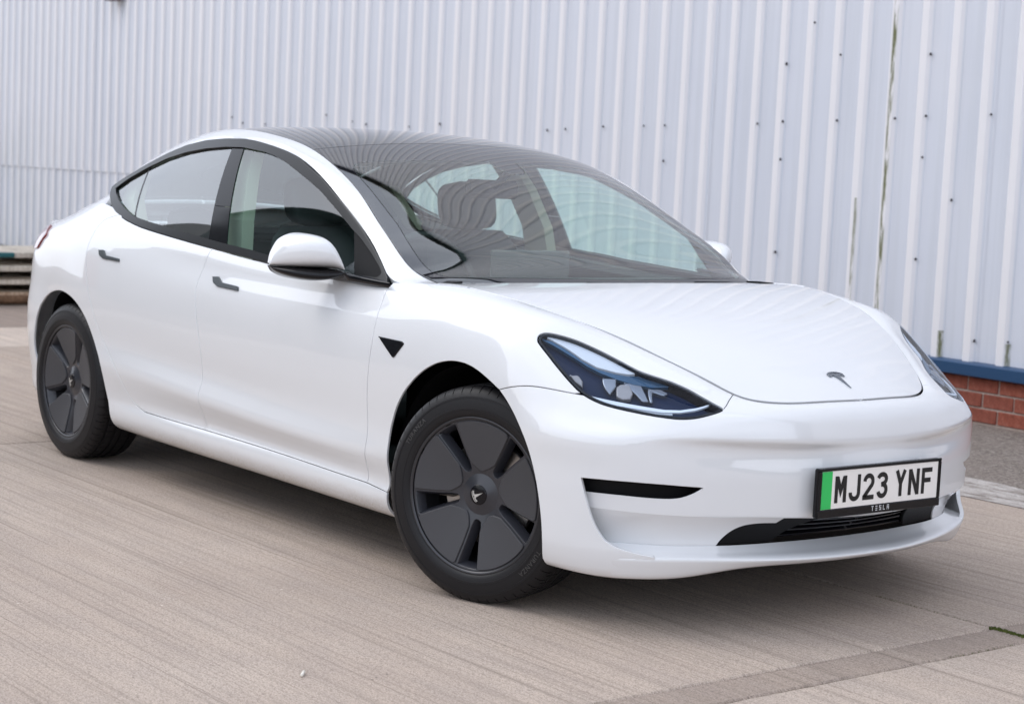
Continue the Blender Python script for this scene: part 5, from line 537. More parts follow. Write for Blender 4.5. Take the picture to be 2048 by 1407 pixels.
def strip(name, rowsP, M, parent, side=-1, closed=False, flip=False, smooth=True):
    """surface through rows of points (k rows x n points)"""
    A = np.asarray(rowsP, float).copy(); k, n, _ = A.shape; A[:, :, 1] *= side*-1 if False else 1
    V = A.reshape(-1, 3).copy(); V[:, 1] *= side
    F = []
    for i in range(k-1):
        for j in range(n if closed else n-1):
            jj = (j+1) % n; f = (i*n+j, i*n+jj, (i+1)*n+jj, (i+1)*n+j); F.append(f[::-1] if flip else f)
    return mesh(name, V, F, M, parent, smooth=smooth)
# ------------------------------------------------------------------ materials of the place
rng = random.Random(7)
def concrete_mat():
    M = mat('brushed_concrete', rough=.9, spec=.25); n = NT(M)
    oi = n.n('ObjectInfo'); ge = n.n('NewGeometry')
    def wc(scale):
        mp = n.n('Mapping'); mp.inputs['Scale'].default_value = scale; n.l(ge.outputs['Position'], mp.inputs[0]); return mp.outputs[0]
    wob = n.noise(wc((.8, .8, .8)), 1.2, 2)
    big = n.noise(wc((.7, 1.1, 1)), .9, 5, .6)
    pat = n.noise(wc((1, 2.2, 1)), 3.2, 5, .65)
    st1 = n.noise(wc((.35, 26, 1)), 1.0, 3, .6)        # broom strokes along the slab
    st2 = n.noise(wc((.8, 75, 1)), 1.0, 2, .5)
    st3 = n.noise(wc((.16, 64, 1)), 1.0, 2, .4)
    gr = n.noise(wc((1, 1.3, 1)), 170, 3, .7)
    gr2 = n.noise(wc((1, 1.6, 1)), 60, 3, .7)
    c = n.ramp(big, [(.3, (.46, .38, .33)), (.55, (.535, .455, .40)), (.75, (.60, .525, .47))])
    c = n.mix(n.ramp(pat, [(.40, (0, 0, 0)), (.68, (.5, .5, .5))]), c, (.40, .345, .32))
    c = n.mix(n.ramp(st1, [(.33, (.30, .30, .30)), (.48, (0, 0, 0))]), c, (.24, .20, .17))
    c = n.mix(n.ramp(st2, [(.36, (.30, .30, .30)), (.46, (0, 0, 0))]), c, (.21, .175, .15))
    c = n.mix(n.ramp(st1, [(.56, (0, 0, 0)), (.72, (.32, .32, .32))]), c, (.60, .53, .47))
    c = n.mix(n.ramp(st3, [(.315, (.62, .62, .62)), (.36, (0, 0, 0))]), c, (.20, .165, .14))
    c = n.mix(n.ramp(gr, [(.34, (.8, .8, .8)), (.50, (0, 0, 0))]), c, (.17, .14, .12))
    c = n.mix(n.ramp(gr, [(.55, (0, 0, 0)), (.75, (.7, .7, .7))]), c, (.68, .62, .56))
    c = n.mix(n.ramp(gr2, [(.36, (.5, .5, .5)), (.5, (0, 0, 0))]), c, (.24, .20, .175))
    vo = n.n('TexVoronoi'); vo.inputs['Scale'].default_value = 9; n.l(wc((1, 1.4, 1)), vo.inputs['Vector'])
    c = n.mix(n.ramp(vo.outputs['Distance'], [(.02, (.8, .8, .8)), (.055, (0, 0, 0))]), c, (.11, .095, .085))
    vo2 = n.n('TexVoronoi'); vo2.inputs['Scale'].default_value = 5; n.l(wc((1.1, 1, 1)), vo2.inputs['Vector'])
    c = n.mix(n.ramp(vo2.outputs['Distance'], [(.014, (.9, .9, .9)), (.024, (0, 0, 0))]), c, (.74, .70, .64))
    c = n.mix(1.0, c, oi.outputs['Color'], 'MULTIPLY'); c = n.mix(1.0, c, (1.0, .965, .915), 'MULTIPLY')
    h = n.math('ADD', n.math('MULTIPLY', st1, .7), n.math('MULTIPLY', st2, .5))
    h = n.math('ADD', h, n.math('MULTIPLY', gr, .55)); h = n.math('ADD', h, n.math('MULTIPLY', gr2, .35))
    n.out(c, normal=n.bump(h, .55, .006)); return M
def tarmac_mat():
    M = mat('worn_gravel_tarmac', rough=.95, spec=.2); n = NT(M); v = n.coords()
    a = n.noise(v, 55, 4, .7); b = n.noise(v, 1.3, 4, .6); d = n.noise(v, 190, 2, .6)
    c = n.ramp(a, [(.34, (.075, .064, .056)), (.47, (.235, .195, .168)), (.60, (.36, .315, .28)), (.74, (.58, .54, .50))])
    c = n.mix(n.ramp(b, [(.35, (0, 0, 0)), (.7, (.55, .55, .55))]), c, (.30, .25, .215))
    c = n.mix(n.ramp(d, [(.38, (.6, .6, .6)), (.5, (0, 0, 0))]), c, (.10, .085, .075))
    n.out(c, normal=n.bump(n.math('ADD', a, n.math('MULTIPLY', d, .5)), .9, .012)); return M
def band_mat():
    M = mat('pale_cement_haunch', rough=.95, spec=.2); n = NT(M); v = n.coords(scale=(1, 2.5, 1))
    a = n.noise(v, 7, 6, .7); d = n.noise(v, 90, 3, .7)
    c = n.ramp(a, [(.36, (.23, .195, .17)), (.5, (.50, .455, .42)), (.66, (.66, .625, .59))])
    c = n.mix(n.ramp(d, [(.38, (.55, .55, .55)), (.52, (0, 0, 0))]), c, (.19, .165, .15))
    n.out(c, normal=n.bump(d, .7, .01)); return M
def cladding_mat(ref):
    M = mat('pale_blue_grey_cladding_paint', (.66, .69, .74), .38, spec=.45); n = NT(M)
    t = n.n('TexCoord'); t.object = ref
    def wc(scale):
        mp = n.n('Mapping'); mp.inputs['Scale'].default_value = scale; n.l(t.outputs['Object'], mp.inputs[0]); return mp.outputs[0]
    sx = n.n('SeparateXYZ'); n.l(t.outputs['Object'], sx.inputs[0]); X, Z = sx.outputs[0], sx.outputs[2]
    blot = n.noise(wc((.35, 1, .3)), 1.4, 4, .6); streak = n.noise(wc((9, 1, .22)), 1.6, 4, .6); fine = n.noise(wc((40, 20, 3)), 1.5, 3, .6)
    c = n.ramp(blot, [(.3, (.62, .65, .725)), (.5, (.66, .685, .75)), (.72, (.70, .71, .755))])
    c = n.mix(n.ramp(streak, [(.38, (.28, .28, .28)), (.56, (0, 0, 0))]), c, (.54, .565, .61))
    c = n.mix(n.ramp(fine, [(.55, (0, 0, 0)), (.78, (.25, .25, .25))]), c, (.73, .73, .74))
    Y = sx.outputs[1]; rib_lit = n.ramp(n.math('MULTIPLY', Y, -25), [(.03, (0, 0, 0)), (.28, (1, 1, 1))])
    c = n.mix(n.math('MULTIPLY', rib_lit, .85), c, (.84, .82, .83))  # raised ribs tinted whiter, standing in for the light they catch
    # weathered patch and grime far along the wall, near its foot
    far = n.math('MULTIPLY', n.ramp(n.math('ADD', n.math('MULTIPLY', X, -.09), -.85), [(.35, (0, 0, 0)), (.75, (1, 1, 1))]), n.ramp(n.math('MULTIPLY', Z, .5), [(.15, (1, 1, 1)), (.95, (0, 0, 0))]))
    c = n.mix(n.math('MULTIPLY', far, n.ramp(n.noise(wc((2.2, 1, .8)), 1.3, 5, .65), [(.36, (0, 0, 0)), (.62, (.7, .7, .7))])), c, (.50, .515, .47))
    # moss runs down three of the rib flanks
    for x0, z0, z1, wd, am in ((-.962, .35, 3.2, .020, 1.), (-1.195, .3, 1.25, .014, .8), (-.448, .34, .50, .017, 1.), (.047, .34, .47, .017, .9)):
        d = n.math('ABSOLUTE', n.math('SUBTRACT', X, x0)); k = n.ramp(n.math('DIVIDE', d, wd*2), [(.25, (1, 1, 1)), (.55, (0, 0, 0))])
        zz = n.math('MULTIPLY', n.math('GREATER_THAN', Z, z0), n.math('LESS_THAN', Z, z1))
        nn = n.ramp(n.noise(wc((30, 10, 3.2)), 1.6, 5, .7), [(.40, (0, 0, 0)), (.56, (1, 1, 1))])
        k = n.math('MULTIPLY', n.math('MULTIPLY', k, zz), n.math('MULTIPLY', nn, am)); c = n.mix(k, c, (.135, .145, .06))
    n.out(c, normal=n.bump(n.noise(wc((1.6, 1, .9)), 1.1, 3, .5), .25, .03)); return M
def brick_mat():
    M = mat('red_engineering_brick', rough=.85, spec=.3); n = NT(M); oi = n.n('ObjectInfo'); v = n.coords()
    a = n.noise(v, 22, 5, .7); b = n.noise(v, 130, 3, .6)
    c = n.ramp(a, [(.3, (.20, .055, .035)), (.5, (.315, .088, .055)), (.72, (.40, .15, .105))])
    c = n.mix(n.ramp(b, [(.36, (.6, .6, .6)), (.5, (0, 0, 0))]), c, (.12, .04, .03))
    c = n.mix(n.ramp(oi.outputs['Random'], [(0, (0, 0, 0)), (1, (.35, .35, .35))]), c, (.19, .06, .045))
    n.out(c, normal=n.bump(n.math('ADD', a, b), .5, .004)); return M
def mortar_mat():
    M = mat('grey_pink_mortar', rough=.95, spec=.2); n = NT(M); v = n.coords(); a = n.noise(v, 60, 4, .7)
    n.out(n.ramp(a, [(.3, (.33, .25, .21)), (.7, (.50, .41, .36))]), normal=n.bump(a, .5, .004)); return M
def wood_mat(name, lo, hi, sc=(1, 14, 14)):
    M = mat(name, rough=.85, spec=.25); n = NT(M); v = n.coords(scale=sc); a = n.noise(v, 3, 5, .65); b = n.noise(n.coords(), 9, 4, .6)
    c = n.ramp(a, [(.3, lo), (.7, hi)]); c = n.mix(n.ramp(b, [(.35, (.5, .5, .5)), (.55, (0, 0, 0))]), c, tuple(x*.55 for x in lo)); n.out(c, normal=n.bump(a, .4, .004)); return M
def moss_mat():
    M = mat('moss_green', rough=.9, spec=.2); n = NT(M); v = n.coords(); a = n.noise(v, 40, 4, .6)
    n.out(n.ramp(a, [(.3, (.045, .06, .015)), (.7, (.16, .19, .05))])); return M
CONC = concrete_mat(); TARM = tarmac_mat(); BAND = band_mat(); BRICK = brick_mat(); MORT = mortar_mat(); MOSS = moss_mat()
BLUE = mat('blue_flashing_paint', (.012, .055, .135), .42, spec=.5)
DARKSTEEL = mat('dark_steel', (.03, .03, .033), .5, .6)
# ------------------------------------------------------------------ ground
soil = mat('joint_dirt', (.10, .085, .07), .95)
gnd = mesh('ground', [(-400, -400, -.035), (400, -400, -.035), (400, 400, -.035), (-400, 400, -.035)], [(0, 1, 2, 3)], TARM)
tag(gnd, 'grey brown yard ground that runs out to the horizon under the car', 'ground', kind='structure')
def slab(x0, x1, y0, y1, col, M=CONC, name='concrete_slab', gap=.006, top=0., jag=.0018, step=.035):
    """concrete slab with slightly ragged edges"""
    P = []
    def edge(a, b):
        n = max(2, min(90, int(np.linalg.norm(np.subtract(b, a))/step)))
        return [(a[0]+(b[0]-a[0])*k/n, a[1]+(b[1]-a[1])*k/n) for k in range(n)]
    a, b, c, d = (x0+gap, y0+gap), (x1-gap, y0+gap), (x1-gap, y1-gap), (x0+gap, y1-gap)
    for e in ((a, b), (b, c), (c, d), (d, a)): P += edge(*e)
    P = [(x+rng.uniform(-jag, jag), y+rng.uniform(-jag, jag)) for x, y in P]; n = len(P)
    Q = [(x+(.006 if x < (x0+x1)/2-1e-6 and abs(x-x0) < .03 else -.006 if abs(x-x1) < .03 else 0), y+(.006 if abs(y-y0) < .03 else -.006 if abs(y-y1) < .03 else 0)) for x, y in P]
    V = [(x, y, top) for x, y in Q]+[(x, y, top-.005) for x, y in P]+[(x, y, top-.032) for x, y in P]
    F = [tuple(range(n))]+[(i, n+i, n+(i+1) % n, (i+1) % n) for i in range(n)]+[(n+i, 2*n+i, 2*n+(i+1) % n, n+(i+1) % n) for i in range(n)]
    o = mesh(name, V, F, M, gnd); o.color = (*col, 1); return o
XB = [-17, -13.4, -10.15, -8.35, -7.1, -3.3, 1.03]; YB = [-12.5, -8.2, -3.9, .36, 2.22]
XC = {(-10.15, -8.35): (.72, .70, .70), (-8.35, -7.1): (1.22, 1.24, 1.25), (-7.1, -3.3): (.98, .97, .96)}
for a, b in zip(XB[:-1], XB[1:]):
    for c, d in zip(YB[:-1], YB[1:]):
        k = XC.get((a, b), (1, 1, 1)); f = rng.uniform(.96, 1.04); slab(a, b, c, d, [x*f for x in k])
for a, b in ((1.18, 5.6), (5.6, 10), (10, 14.4)):
    for c, d in zip(YB[:-1], YB[1:]):
        f = rng.uniform(.97, 1.05); slab(a, b, c, d, (f, f*1.01, f*1.02))
for a, b in ((14.4, 34), (34, 58)):
    for c, d in ((-34, -12.5), (-12.5, 2.22)): slab(a, b, c, d, (.95, .95, .95), step=1.5)
slab(-17, 14.4, -34, -12.5, (.95, .95, .95), step=1.5)
for c, d in zip(YB[:-1], YB[1:]): slab(1.03, 1.18, c, d, (.80, .79, .79), name='joint_strip', gap=.002)
# rough strip between the slabs and the wall, with a pale cement haunch along the slab edge
def sheet(name, P, M, z): return mesh(name, [(x, y, z) for x, y in P], [tuple(range(len(P)))], M)
xs = np.linspace(-17, 14, 125)
top = [(x, 2.72+.10*math.sin(x*1.7)+.05*math.sin(x*5.1)+rng.uniform(-.04, .04)-(x+.3)*.10*(abs(x+.3) < 3)) for x in xs]
hb = mesh('cement_haunch', [(x, 2.226, -.001) for x in xs]+[(x, y, -.006) for x, y in top], [(i, i+1, 125+i+1, 125+i) for i in range(124)], BAND)
tag(hb, 'pale cement strip along the edge of the concrete slabs', 'strip', kind='structure')
ts = sheet('tarmac_strip', [(-40, 2.2), (20, 2.2), (20, 6.5), (-40, 6.5)], TARM, -.012)
tag(ts, 'rough gravelly tarmac strip between the slabs and the wall', 'tarmac', kind='structure')
# moss in the joint and a few scraps
def moss(n, x0, x1, y, spread, h, name):
    mb = MB()
    for _ in range(n):
        t = rng.random(); x = x0+(x1-x0)*t; yy = y(x)+rng.gauss(0, spread); L = rng.uniform(.4, 1)*h; a = rng.uniform(0, 6.28); wd = L*.28
        dx, dy = math.cos(a)*wd, math.sin(a)*wd; lx, ly = rng.uniform(-.6, .6)*L, rng.uniform(-.6, .6)*L
        mb.add([(x-dx, yy-dy, -.004), (x+dx, yy+dy, -.004), (x+dx*.6+lx*.5, yy+dy*.6+ly*.5, L*.6), (x+lx, yy+ly, L), (x-dx*.6+lx*.5, yy-dy*.6+ly*.5, L*.6)], [(0, 1, 2, 3, 4)])
    return mb.build(name, MOSS)
m1 = moss(900, 1.02, 1.24, lambda x: .352-.02*(x-1.02), .007, .008, 'moss'); tag(m1, 'green moss growing in the slab joint at the lower right', 'moss', kind='stuff')
m2 = moss(90, .55, 1.0, lambda x: .360, .004, .0025, 'moss'); tag(m2, 'thin dark moss line in the cracked joint below the bumper', 'moss', kind='stuff')
m3 = moss(60, .2, .5, lambda y: 0, .005, .003, 'moss')
for v in m3.data.vertices: x, y = v.co.x, v.co.y; v.co.x, v.co.y = 1.18+y, x-.25
tag(m3, 'dark moss flecks along the narrow strip joint', 'moss', kind='stuff')
V, F = tube([(.452, -1.735, .005), (.472, -1.752, .005), (.480, -1.759, .005)], .0042, 10)
tag(mesh('cigarette_butt', V, F, mat('butt_paper', (.78, .74, .66), .8), smooth=True), 'white cigarette butt lying on the concrete in the foreground', 'cigarette butt')
# ------------------------------------------------------------------ wall of corrugated cladding
TH = R_(-3.0)
wallE = empty('warehouse_wall', (-2.0, 4.38, 0), TH)     # local x along the wall, local -y towards the yard
tag(wallE, 'long pale corrugated metal warehouse wall on a brick plinth behind the car', 'wall')
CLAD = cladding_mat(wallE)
PIT, NR, WH = .2425, 5, 13.2
def sheet_mesh(z0, z1, off=0.):
    prof = []
    for k in range(NR):
        x = k*PIT; prof += [(x, 0), (x+.134, 0), (x+.137, .001), (x+.1595, .022), (x+.1635, .024), (x+.2075, .024), (x+.2115, .022), (x+.2315, .001), (x+.2345, 0)]
    prof.append((NR*PIT+.015, 0)); n = len(prof)
    zs = [z0, z0+(z1-z0)*.5, z1]; V = [(x, -h-off, z) for z in zs for x, h in prof]
    F = [(r*n+i, r*n+i+1, (r+1)*n+i+1, (r+1)*n+i) for r in range(2) for i in range(n-1)]
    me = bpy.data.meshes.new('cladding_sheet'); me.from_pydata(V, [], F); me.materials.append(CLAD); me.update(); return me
def put(me, name, x, parent, y=0., z=0.):
    o = bpy.data.objects.new(name, me); COL.objects.link(o); o.parent = parent; o.location = (x, y, z); return o
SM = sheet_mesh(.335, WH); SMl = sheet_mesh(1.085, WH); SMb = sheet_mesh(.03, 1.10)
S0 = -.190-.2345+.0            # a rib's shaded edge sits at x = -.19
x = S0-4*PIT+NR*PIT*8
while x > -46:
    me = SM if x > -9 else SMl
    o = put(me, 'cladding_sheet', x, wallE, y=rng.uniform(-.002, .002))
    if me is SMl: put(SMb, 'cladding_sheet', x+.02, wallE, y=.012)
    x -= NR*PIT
mesh('wall_core', *box(-46, 12, .03, .4, 0, WH-.05), mat('wall_core_grey', (.2, .2, .2), .9), wallE, local=True)
mesh('gutter', *bevbox(-46.2, 12.2, -.22, .06, WH-.04, WH+.16, .03), DARKSTEEL, wallE, local=True)
# blue drip flashing
pf = [(-.002, .345), (-.055, .338), (-.066, .330), (-.066, .268), (-.058, .262), (-.052, .266), (-.002, .30)]
V = [(x, y, z) for x in (-9.0, 12) for y, z in pf]; n = len(pf)
mesh('flashing', V, [(i, i+1, n+i+1, n+i) for i in range(n-1)], BLUE, wallE, local=True)
mesh('foot_trim', *bevbox(-46, -9.02, -.06, .02, 0, .045, .008), DARKSTEEL, wallE, local=True)
# brick plinth: three and a bit courses, each brick its own piece
mesh('mortar', *box(-9.0, 12, -.006, .03, -.03, .30), MORT, wallE, local=True)
bv, bf = bevbox(0, .217, -.014, .02, 0, .077, .004); bm_ = bpy.data.meshes.new('brick'); bm_.from_pydata([tuple(v) for v in bv], [], bf); bm_.materials.append(BRICK); bm_.update()
far = MB()
for c in range(4):
    z = .002+c*.088
    for k in range(-40, 54):
        x = k*.2275+(.114 if c % 2 else 0)+.012
        if x < -9 or x > 11.7: continue
        if -2.6 < x < 1.5: put(bm_, 'brick', x+rng.uniform(-.002, .002), wallE, y=rng.uniform(-.002, .002), z=z)
        else: far.add([(v[0]+x, v[1]+rng.uniform(-.001, .001), v[2]+z) for v in bv], bf)
fo = far.build('brick_courses', BRICK, wallE, local=True); fo['kind'] = 'stuff'
# fixing screws (dark weathered heads on the rib edges)
sm_ = MB(); pts = [(-2.138, 1.701), (-1.897, 2.085), (-1.899, 1.716), (-1.9, 1.472), (-1.662, 2.339), (-1.412, 1.724), (-1.417, 2.131), (-.926, 1.739), (-.677, 2.116), (-.68, 1.754), (-.686, 1.51), (-.683, .905), (-.191, 1.763), (-.439, 1.266), (-1.895, .871), (-.194, .465), (.049, .482), (-4.488, 1.638), (-4.254, 1.649), (-3.793, 1.67), (-3.322, 1.678), (-3.089, 1.683), (-3.084, 1.436)]
for k in range(-40, 8):
    for z in (1.70, 4.2, 6.7, 9.2):
        if rng.random() < .25 and (z > 3 or k < -22): pts.append((-.19+k*PIT, z+rng.uniform(-.05, .05)))
for x, z in pts:
    r = rng.uniform(.004, .007); V, F = lathe([(0, -.010), (r*.7, -.009), (r, -.004), (r, .002)], 7); sm_.add([(x+v[0], -.012+v[1], z+v[2]*1.5) for v in V], F)
so = sm_.build('fixing_screw', mat('weathered_screw', (.05, .045, .05), .7, .3), wallE, local=True); so['kind'] = 'stuff'
mesh('wall_bracket', *bevbox(-12.95, -12.72, -.16, -.036, 3.02, 3.30, .01), mat('rusty_bracket', (.16, .12, .11), .8), wallE, local=True)
# ------------------------------------------------------------------ stack of pallets at the far left
WOODS = [wood_mat('grey_timber', (.40, .35, .29), (.66, .60, .52)), wood_mat('pale_timber', (.46, .40, .32), (.72, .66, .57)), wood_mat('cream_timber', (.50, .43, .34), (.76, .69, .60)), wood_mat('rusty_timber', (.30, .17, .09), (.62, .48, .36))]
BEAR = wood_mat('brown_bearer_timber', (.13, .095, .065), (.30, .25, .19))
TEAL = mat('teal_plastic', (.01, .10, .11), .5)
plab = ['bottom pallet of the stack at the far left with rusty brown boards', 'second pallet up in the weathered stack at the far left', 'third pallet up in the weathered stack at the far left', 'topmost pallet of the stack at the far left with a teal block']
for k in range(4):
    pe = empty('pallet', (-10.1+rng.uniform(-.03, .03), 1.75+rng.uniform(-.04, .04), k*.112), R_(rng.uniform(-1, 1)))
    tag(pe, plab[k], 'pallet', 'pallets stacked behind the car'); Md = WOODS[(3, 2, 1, 0)[k]]
    for j in range(7):
        x0 = -1.0+j*.145; V, F = bevbox(x0, x0+.12, -1.3, 1.3, .062, .110, .006); mesh('deck_board', V, F, Md, pe, local=True)
    for y in (-1.22, -.45, .38, 1.1):
        V, F = bevbox(-.98, -.02+rng.uniform(-.02, 0), y, y+.12, .012, .060, .004); mesh('bearer', V, F, BEAR, pe, local=True)
    for x0 in (-.99, -.55, -.12): V, F = bevbox(x0, x0+.10, -1.28, 1.28, 0, .011, .002); mesh('base_board', V, F, BEAR, pe, local=True)
    if k == 3: V, F = bevbox(-.05, .012, -.30, .12, .064, .108, .01); mesh('plastic_block', V, F, TEAL, pe, local=True)
    if k == 0:
        V, F = bevbox(-.03, .02, -.35, .55, .016, .085, .02); mesh('broken_board', V, F, wood_mat('rotten_brown', (.10, .055, .03), (.24, .14, .085)), pe, local=True)
# ------------------------------------------------------------------ across the yard (seen only as reflections in paint and glass)
shed = empty('dark_shed', (-13.5, -7.5, 0), R_(15)); tag(shed, 'long dark green shed across the yard, mirrored in the front door window', 'shed')
SHED = mat('dark_green_sheet', (.035, .055, .05), .6); SHR = mat('shed_roof', (.06, .065, .065), .6)
mesh('shed_wall', *box(-3.6, 6, -6.5, 0, 0, 5.4), SHED, shed, local=True)
V = [(-3.8, .2, 5.4), (6.2, .2, 5.4), (6.2, -3.2, 6.3), (-3.8, -3.2, 6.3), (6.2, -6.7, 5.4), (-3.8, -6.7, 5.4)]
mesh('shed_roof', V, [(0, 1, 2, 3), (3, 2, 4, 5), (0, 3, 5), (1, 4, 2)], SHR, shed, local=True)
for k in range(3): mesh('shed_door', *bevbox(-2.6+k*3, -.4+k*3, -.02, .05, 0, 3.2, .02), mat('shed_door_grey', (.12, .13, .13), .6), shed, local=True)
gab = empty('gabled_house', (-34, -14.5, 0), R_(20)); tag(gab, 'gabled brick house far down the yard, mirrored in the rear window', 'house')
mesh('house_wall', [(-5, 0, 0), (5, 0, 0), (5, 0, 5), (0, 0, 8.2), (-5, 0, 5), (-5, -9, 0), (5, -9, 0), (5, -9, 5), (0, -9, 8.2), (-5, -9, 5)], [(0, 1, 2, 3, 4), (5, 9, 8, 7, 6), (1, 6, 7, 2), (0, 4, 9, 5)], BRICK, gab, local=True)
mesh('house_roof', [(-5.4, .3, 4.8), (0, .3, 8.4), (5.4, .3, 4.8), (-5.4, -9.3, 4.8), (0, -9.3, 8.4), (5.4, -9.3, 4.8)], [(0, 1, 4, 3), (1, 2, 5, 4)], SHR, gab, local=True)
LEAF = mat('treeline_leaf', (.09, .105, .075), .8); LEAF.node_tree.nodes['Principled BSDF'].inputs['Specular IOR Level'].default_value = .2
tl = MB()
for k in range(1500):
    a = R_(rng.uniform(-128, 72)); D = rng.uniform(55, 75); h = (1.2+1.5*abs(math.sin(a*7.3)+.6*math.sin(a*17+1)))
    z = rng.uniform(0, h); s = rng.uniform(.6, 1.6); c = np.array([D*math.cos(a), D*math.sin(a), z]); u = np.array([-math.sin(a), math.cos(a), 0])
    p = [c+u*s*rng.uniform(.6, 1)*math.cos(t)+np.array([0, 0, 1])*s*rng.uniform(.6, 1)*math.sin(t)+rng.uniform(-.3, .3) for t in np.linspace(0, 6.28, 7)[:-1]]; tl.add(p, [tuple(range(6))])
tag(tl.build('treeline', LEAF), 'low dark line of far trees across the yard, mirrored in the bumper', 'trees', kind='stuff')
# ------------------------------------------------------------------ car materials
def paint_mat():
    M = mat('white_car_paint', (.80, .81, .82), .35, coat=1., coatr=.012, spec=.25); n = NT(M); n.b.inputs['Coat IOR'].default_value = 1.75
    ge = n.n('NewGeometry'); sx = n.n('SeparateXYZ'); n.l(ge.outputs['Position'], sx.inputs[0])
    # road film thrown up along the sill
    v = n.coords(scale=(1.5, 1, 5)); nz = n.noise(v, 5, 5, .65); nf = n.noise(n.coords(), 120, 3, .7)
    k = n.ramp(n.math('ADD', n.math('MULTIPLY', sx.outputs[2], 5.0), n.math('MULTIPLY', nz, -.55)), [(.60, (1, 1, 1)), (.95, (0, 0, 0))])
    k2 = n.math('MULTIPLY', k, n.ramp(sx.outputs[0], [(.0, (1, 1, 1)), (.02, (0, 0, 0))]))
    k3 = n.math('MULTIPLY', k2, n.ramp(nf, [(.35, (.2, .2, .2)), (.7, (.75, .75, .75))]))
    c = n.mix(k3, (.76, .77, .785), (.42, .36, .28)); n.l(c, n.b.inputs['Base Color'])
    n.l(n.math('SUBTRACT', 1., n.math('MULTIPLY', k2, .8)), n.b.inputs['Coat Weight']); return M
PAINT = paint_mat()
GLOSSB = mat('gloss_black_trim', (.005, .005, .007), .12, spec=.3)
SATINB = mat('satin_black_trim', (.008, .009, .011), .30, spec=.35)
MATB = mat('matt_black_plastic', (.005, .005, .006), .6, spec=.18)
HANDLE = mat('grey_black_handle', (.045, .055, .06), .35, .2)
GL_SIDE = glassmat('side_window_glass', (.74, .95, .92), 1.8)
GL_REAR = glassmat('rear_side_glass', (.76, .93, .90), 2.15)
GL_FRONT = glassmat('windscreen_glass', (.78, .93, .87), 1.75)
GL_ROOF = glassmat('roof_glass', (.06, .065, .065), 1.8)
FRIT = mat('windscreen_frit', (.008, .009, .012), .02, spec=1.); FRIT.node_tree.nodes['Principled BSDF'].inputs['IOR'].default_value = 1.75
LENS = glassmat('headlight_lens', (.84, .90, .97), 1.35, refl=.45)
CHROME = mat('chrome', (.55, .56, .58), .12, 1.)
SILV = mat('silver_reflector', (.78, .78, .79), .4)
LCH = mat('lamp_dark_chrome', (.30, .31, .34), .22, .9); LGR = mat('lamp_bowl_grey', (.36, .33, .32), .3, .3)
HLDARK = mat('headlight_housing', (.006, .016, .050), .5, spec=.15)
HLBLUE = mat('headlight_blue_bezel', (.055, .12, .20), .22, .5)
WHITEL = mat('light_guide', (.85, .86, .88), .25, coat=.6)
RED = mat('tail_light_red', (.20, .012, .012), .12, coat=1.)
TYRE = mat('tyre_rubber', (.010, .0095, .011), .5, spec=.32)
RIM = mat('rim_dark_metal', (.055, .055, .06), .32, .6)
COVER = mat('wheel_cover_gloss', (.028, .029, .036), .30, coat=.25, coatr=.2)
PADDLE = mat('wheel_cover_satin', (.055, .055, .060), .48, spec=.4)
DISC = mat('brake_disc_steel', (.45, .42, .39), .35, .9)
CALI = mat('brake_caliper', (.38, .33, .29), .45, .7)
CLOTH = mat('seat_dark_trim', (.030, .032, .034), .6)
BEIGE = mat('pillar_beige_trim', (.60, .55, .42), .7)
HEADL = mat('headliner_grey', (.50, .51, .48), .85)
DASH = mat('dashboard_dark', (.025, .028, .030), .55)
SCREEN = mat('screen_back', (.10, .105, .11), .25, coat=.5)
STEEL = mat('emblem_metal', (.20, .22, .25), .18, .95)
DOORS = {}
def Q(n): return np.array(DATA[n], float)
def near(P, p): return int(np.argmin(((P-np.asarray(p))**2).sum(1)))
car = empty('car', (-1.4375, 0, 0))
tag(car, 'white four door electric saloon with black wheel covers parked in front of the corrugated wall', 'car')
Rg = ring; VM = Rg.box[1]; U0, U1 = Rg.u0, Rg.u1
rock, fdf, bg_, rdr, belt, arf, arr, seam, hl, blade, st, sb = [Q(k) for k in ('rockgap', 'fdoor_front', 'bgap', 'rdoor', 'belt', 'arch_f', 'arch_r', 'seam', 'hl', 'blade', 'slot_top', 'slot_bot')]
def uof(x, w_, v): # u on ring where the row v passes nearest to plan point
    us = np.linspace(3.0, U1, 1600); P = Rg.P(us, np.full(1600, v)); return us[np.argmin((P[:, 0]-x)**2+(P[:, 1]-w_)**2)]
i_b, i_f = near(rock, bg_[-1]), near(rock, fdf[-1]); j_b = near(belt, bg_[0]); j_r = near(belt, rdr[0])
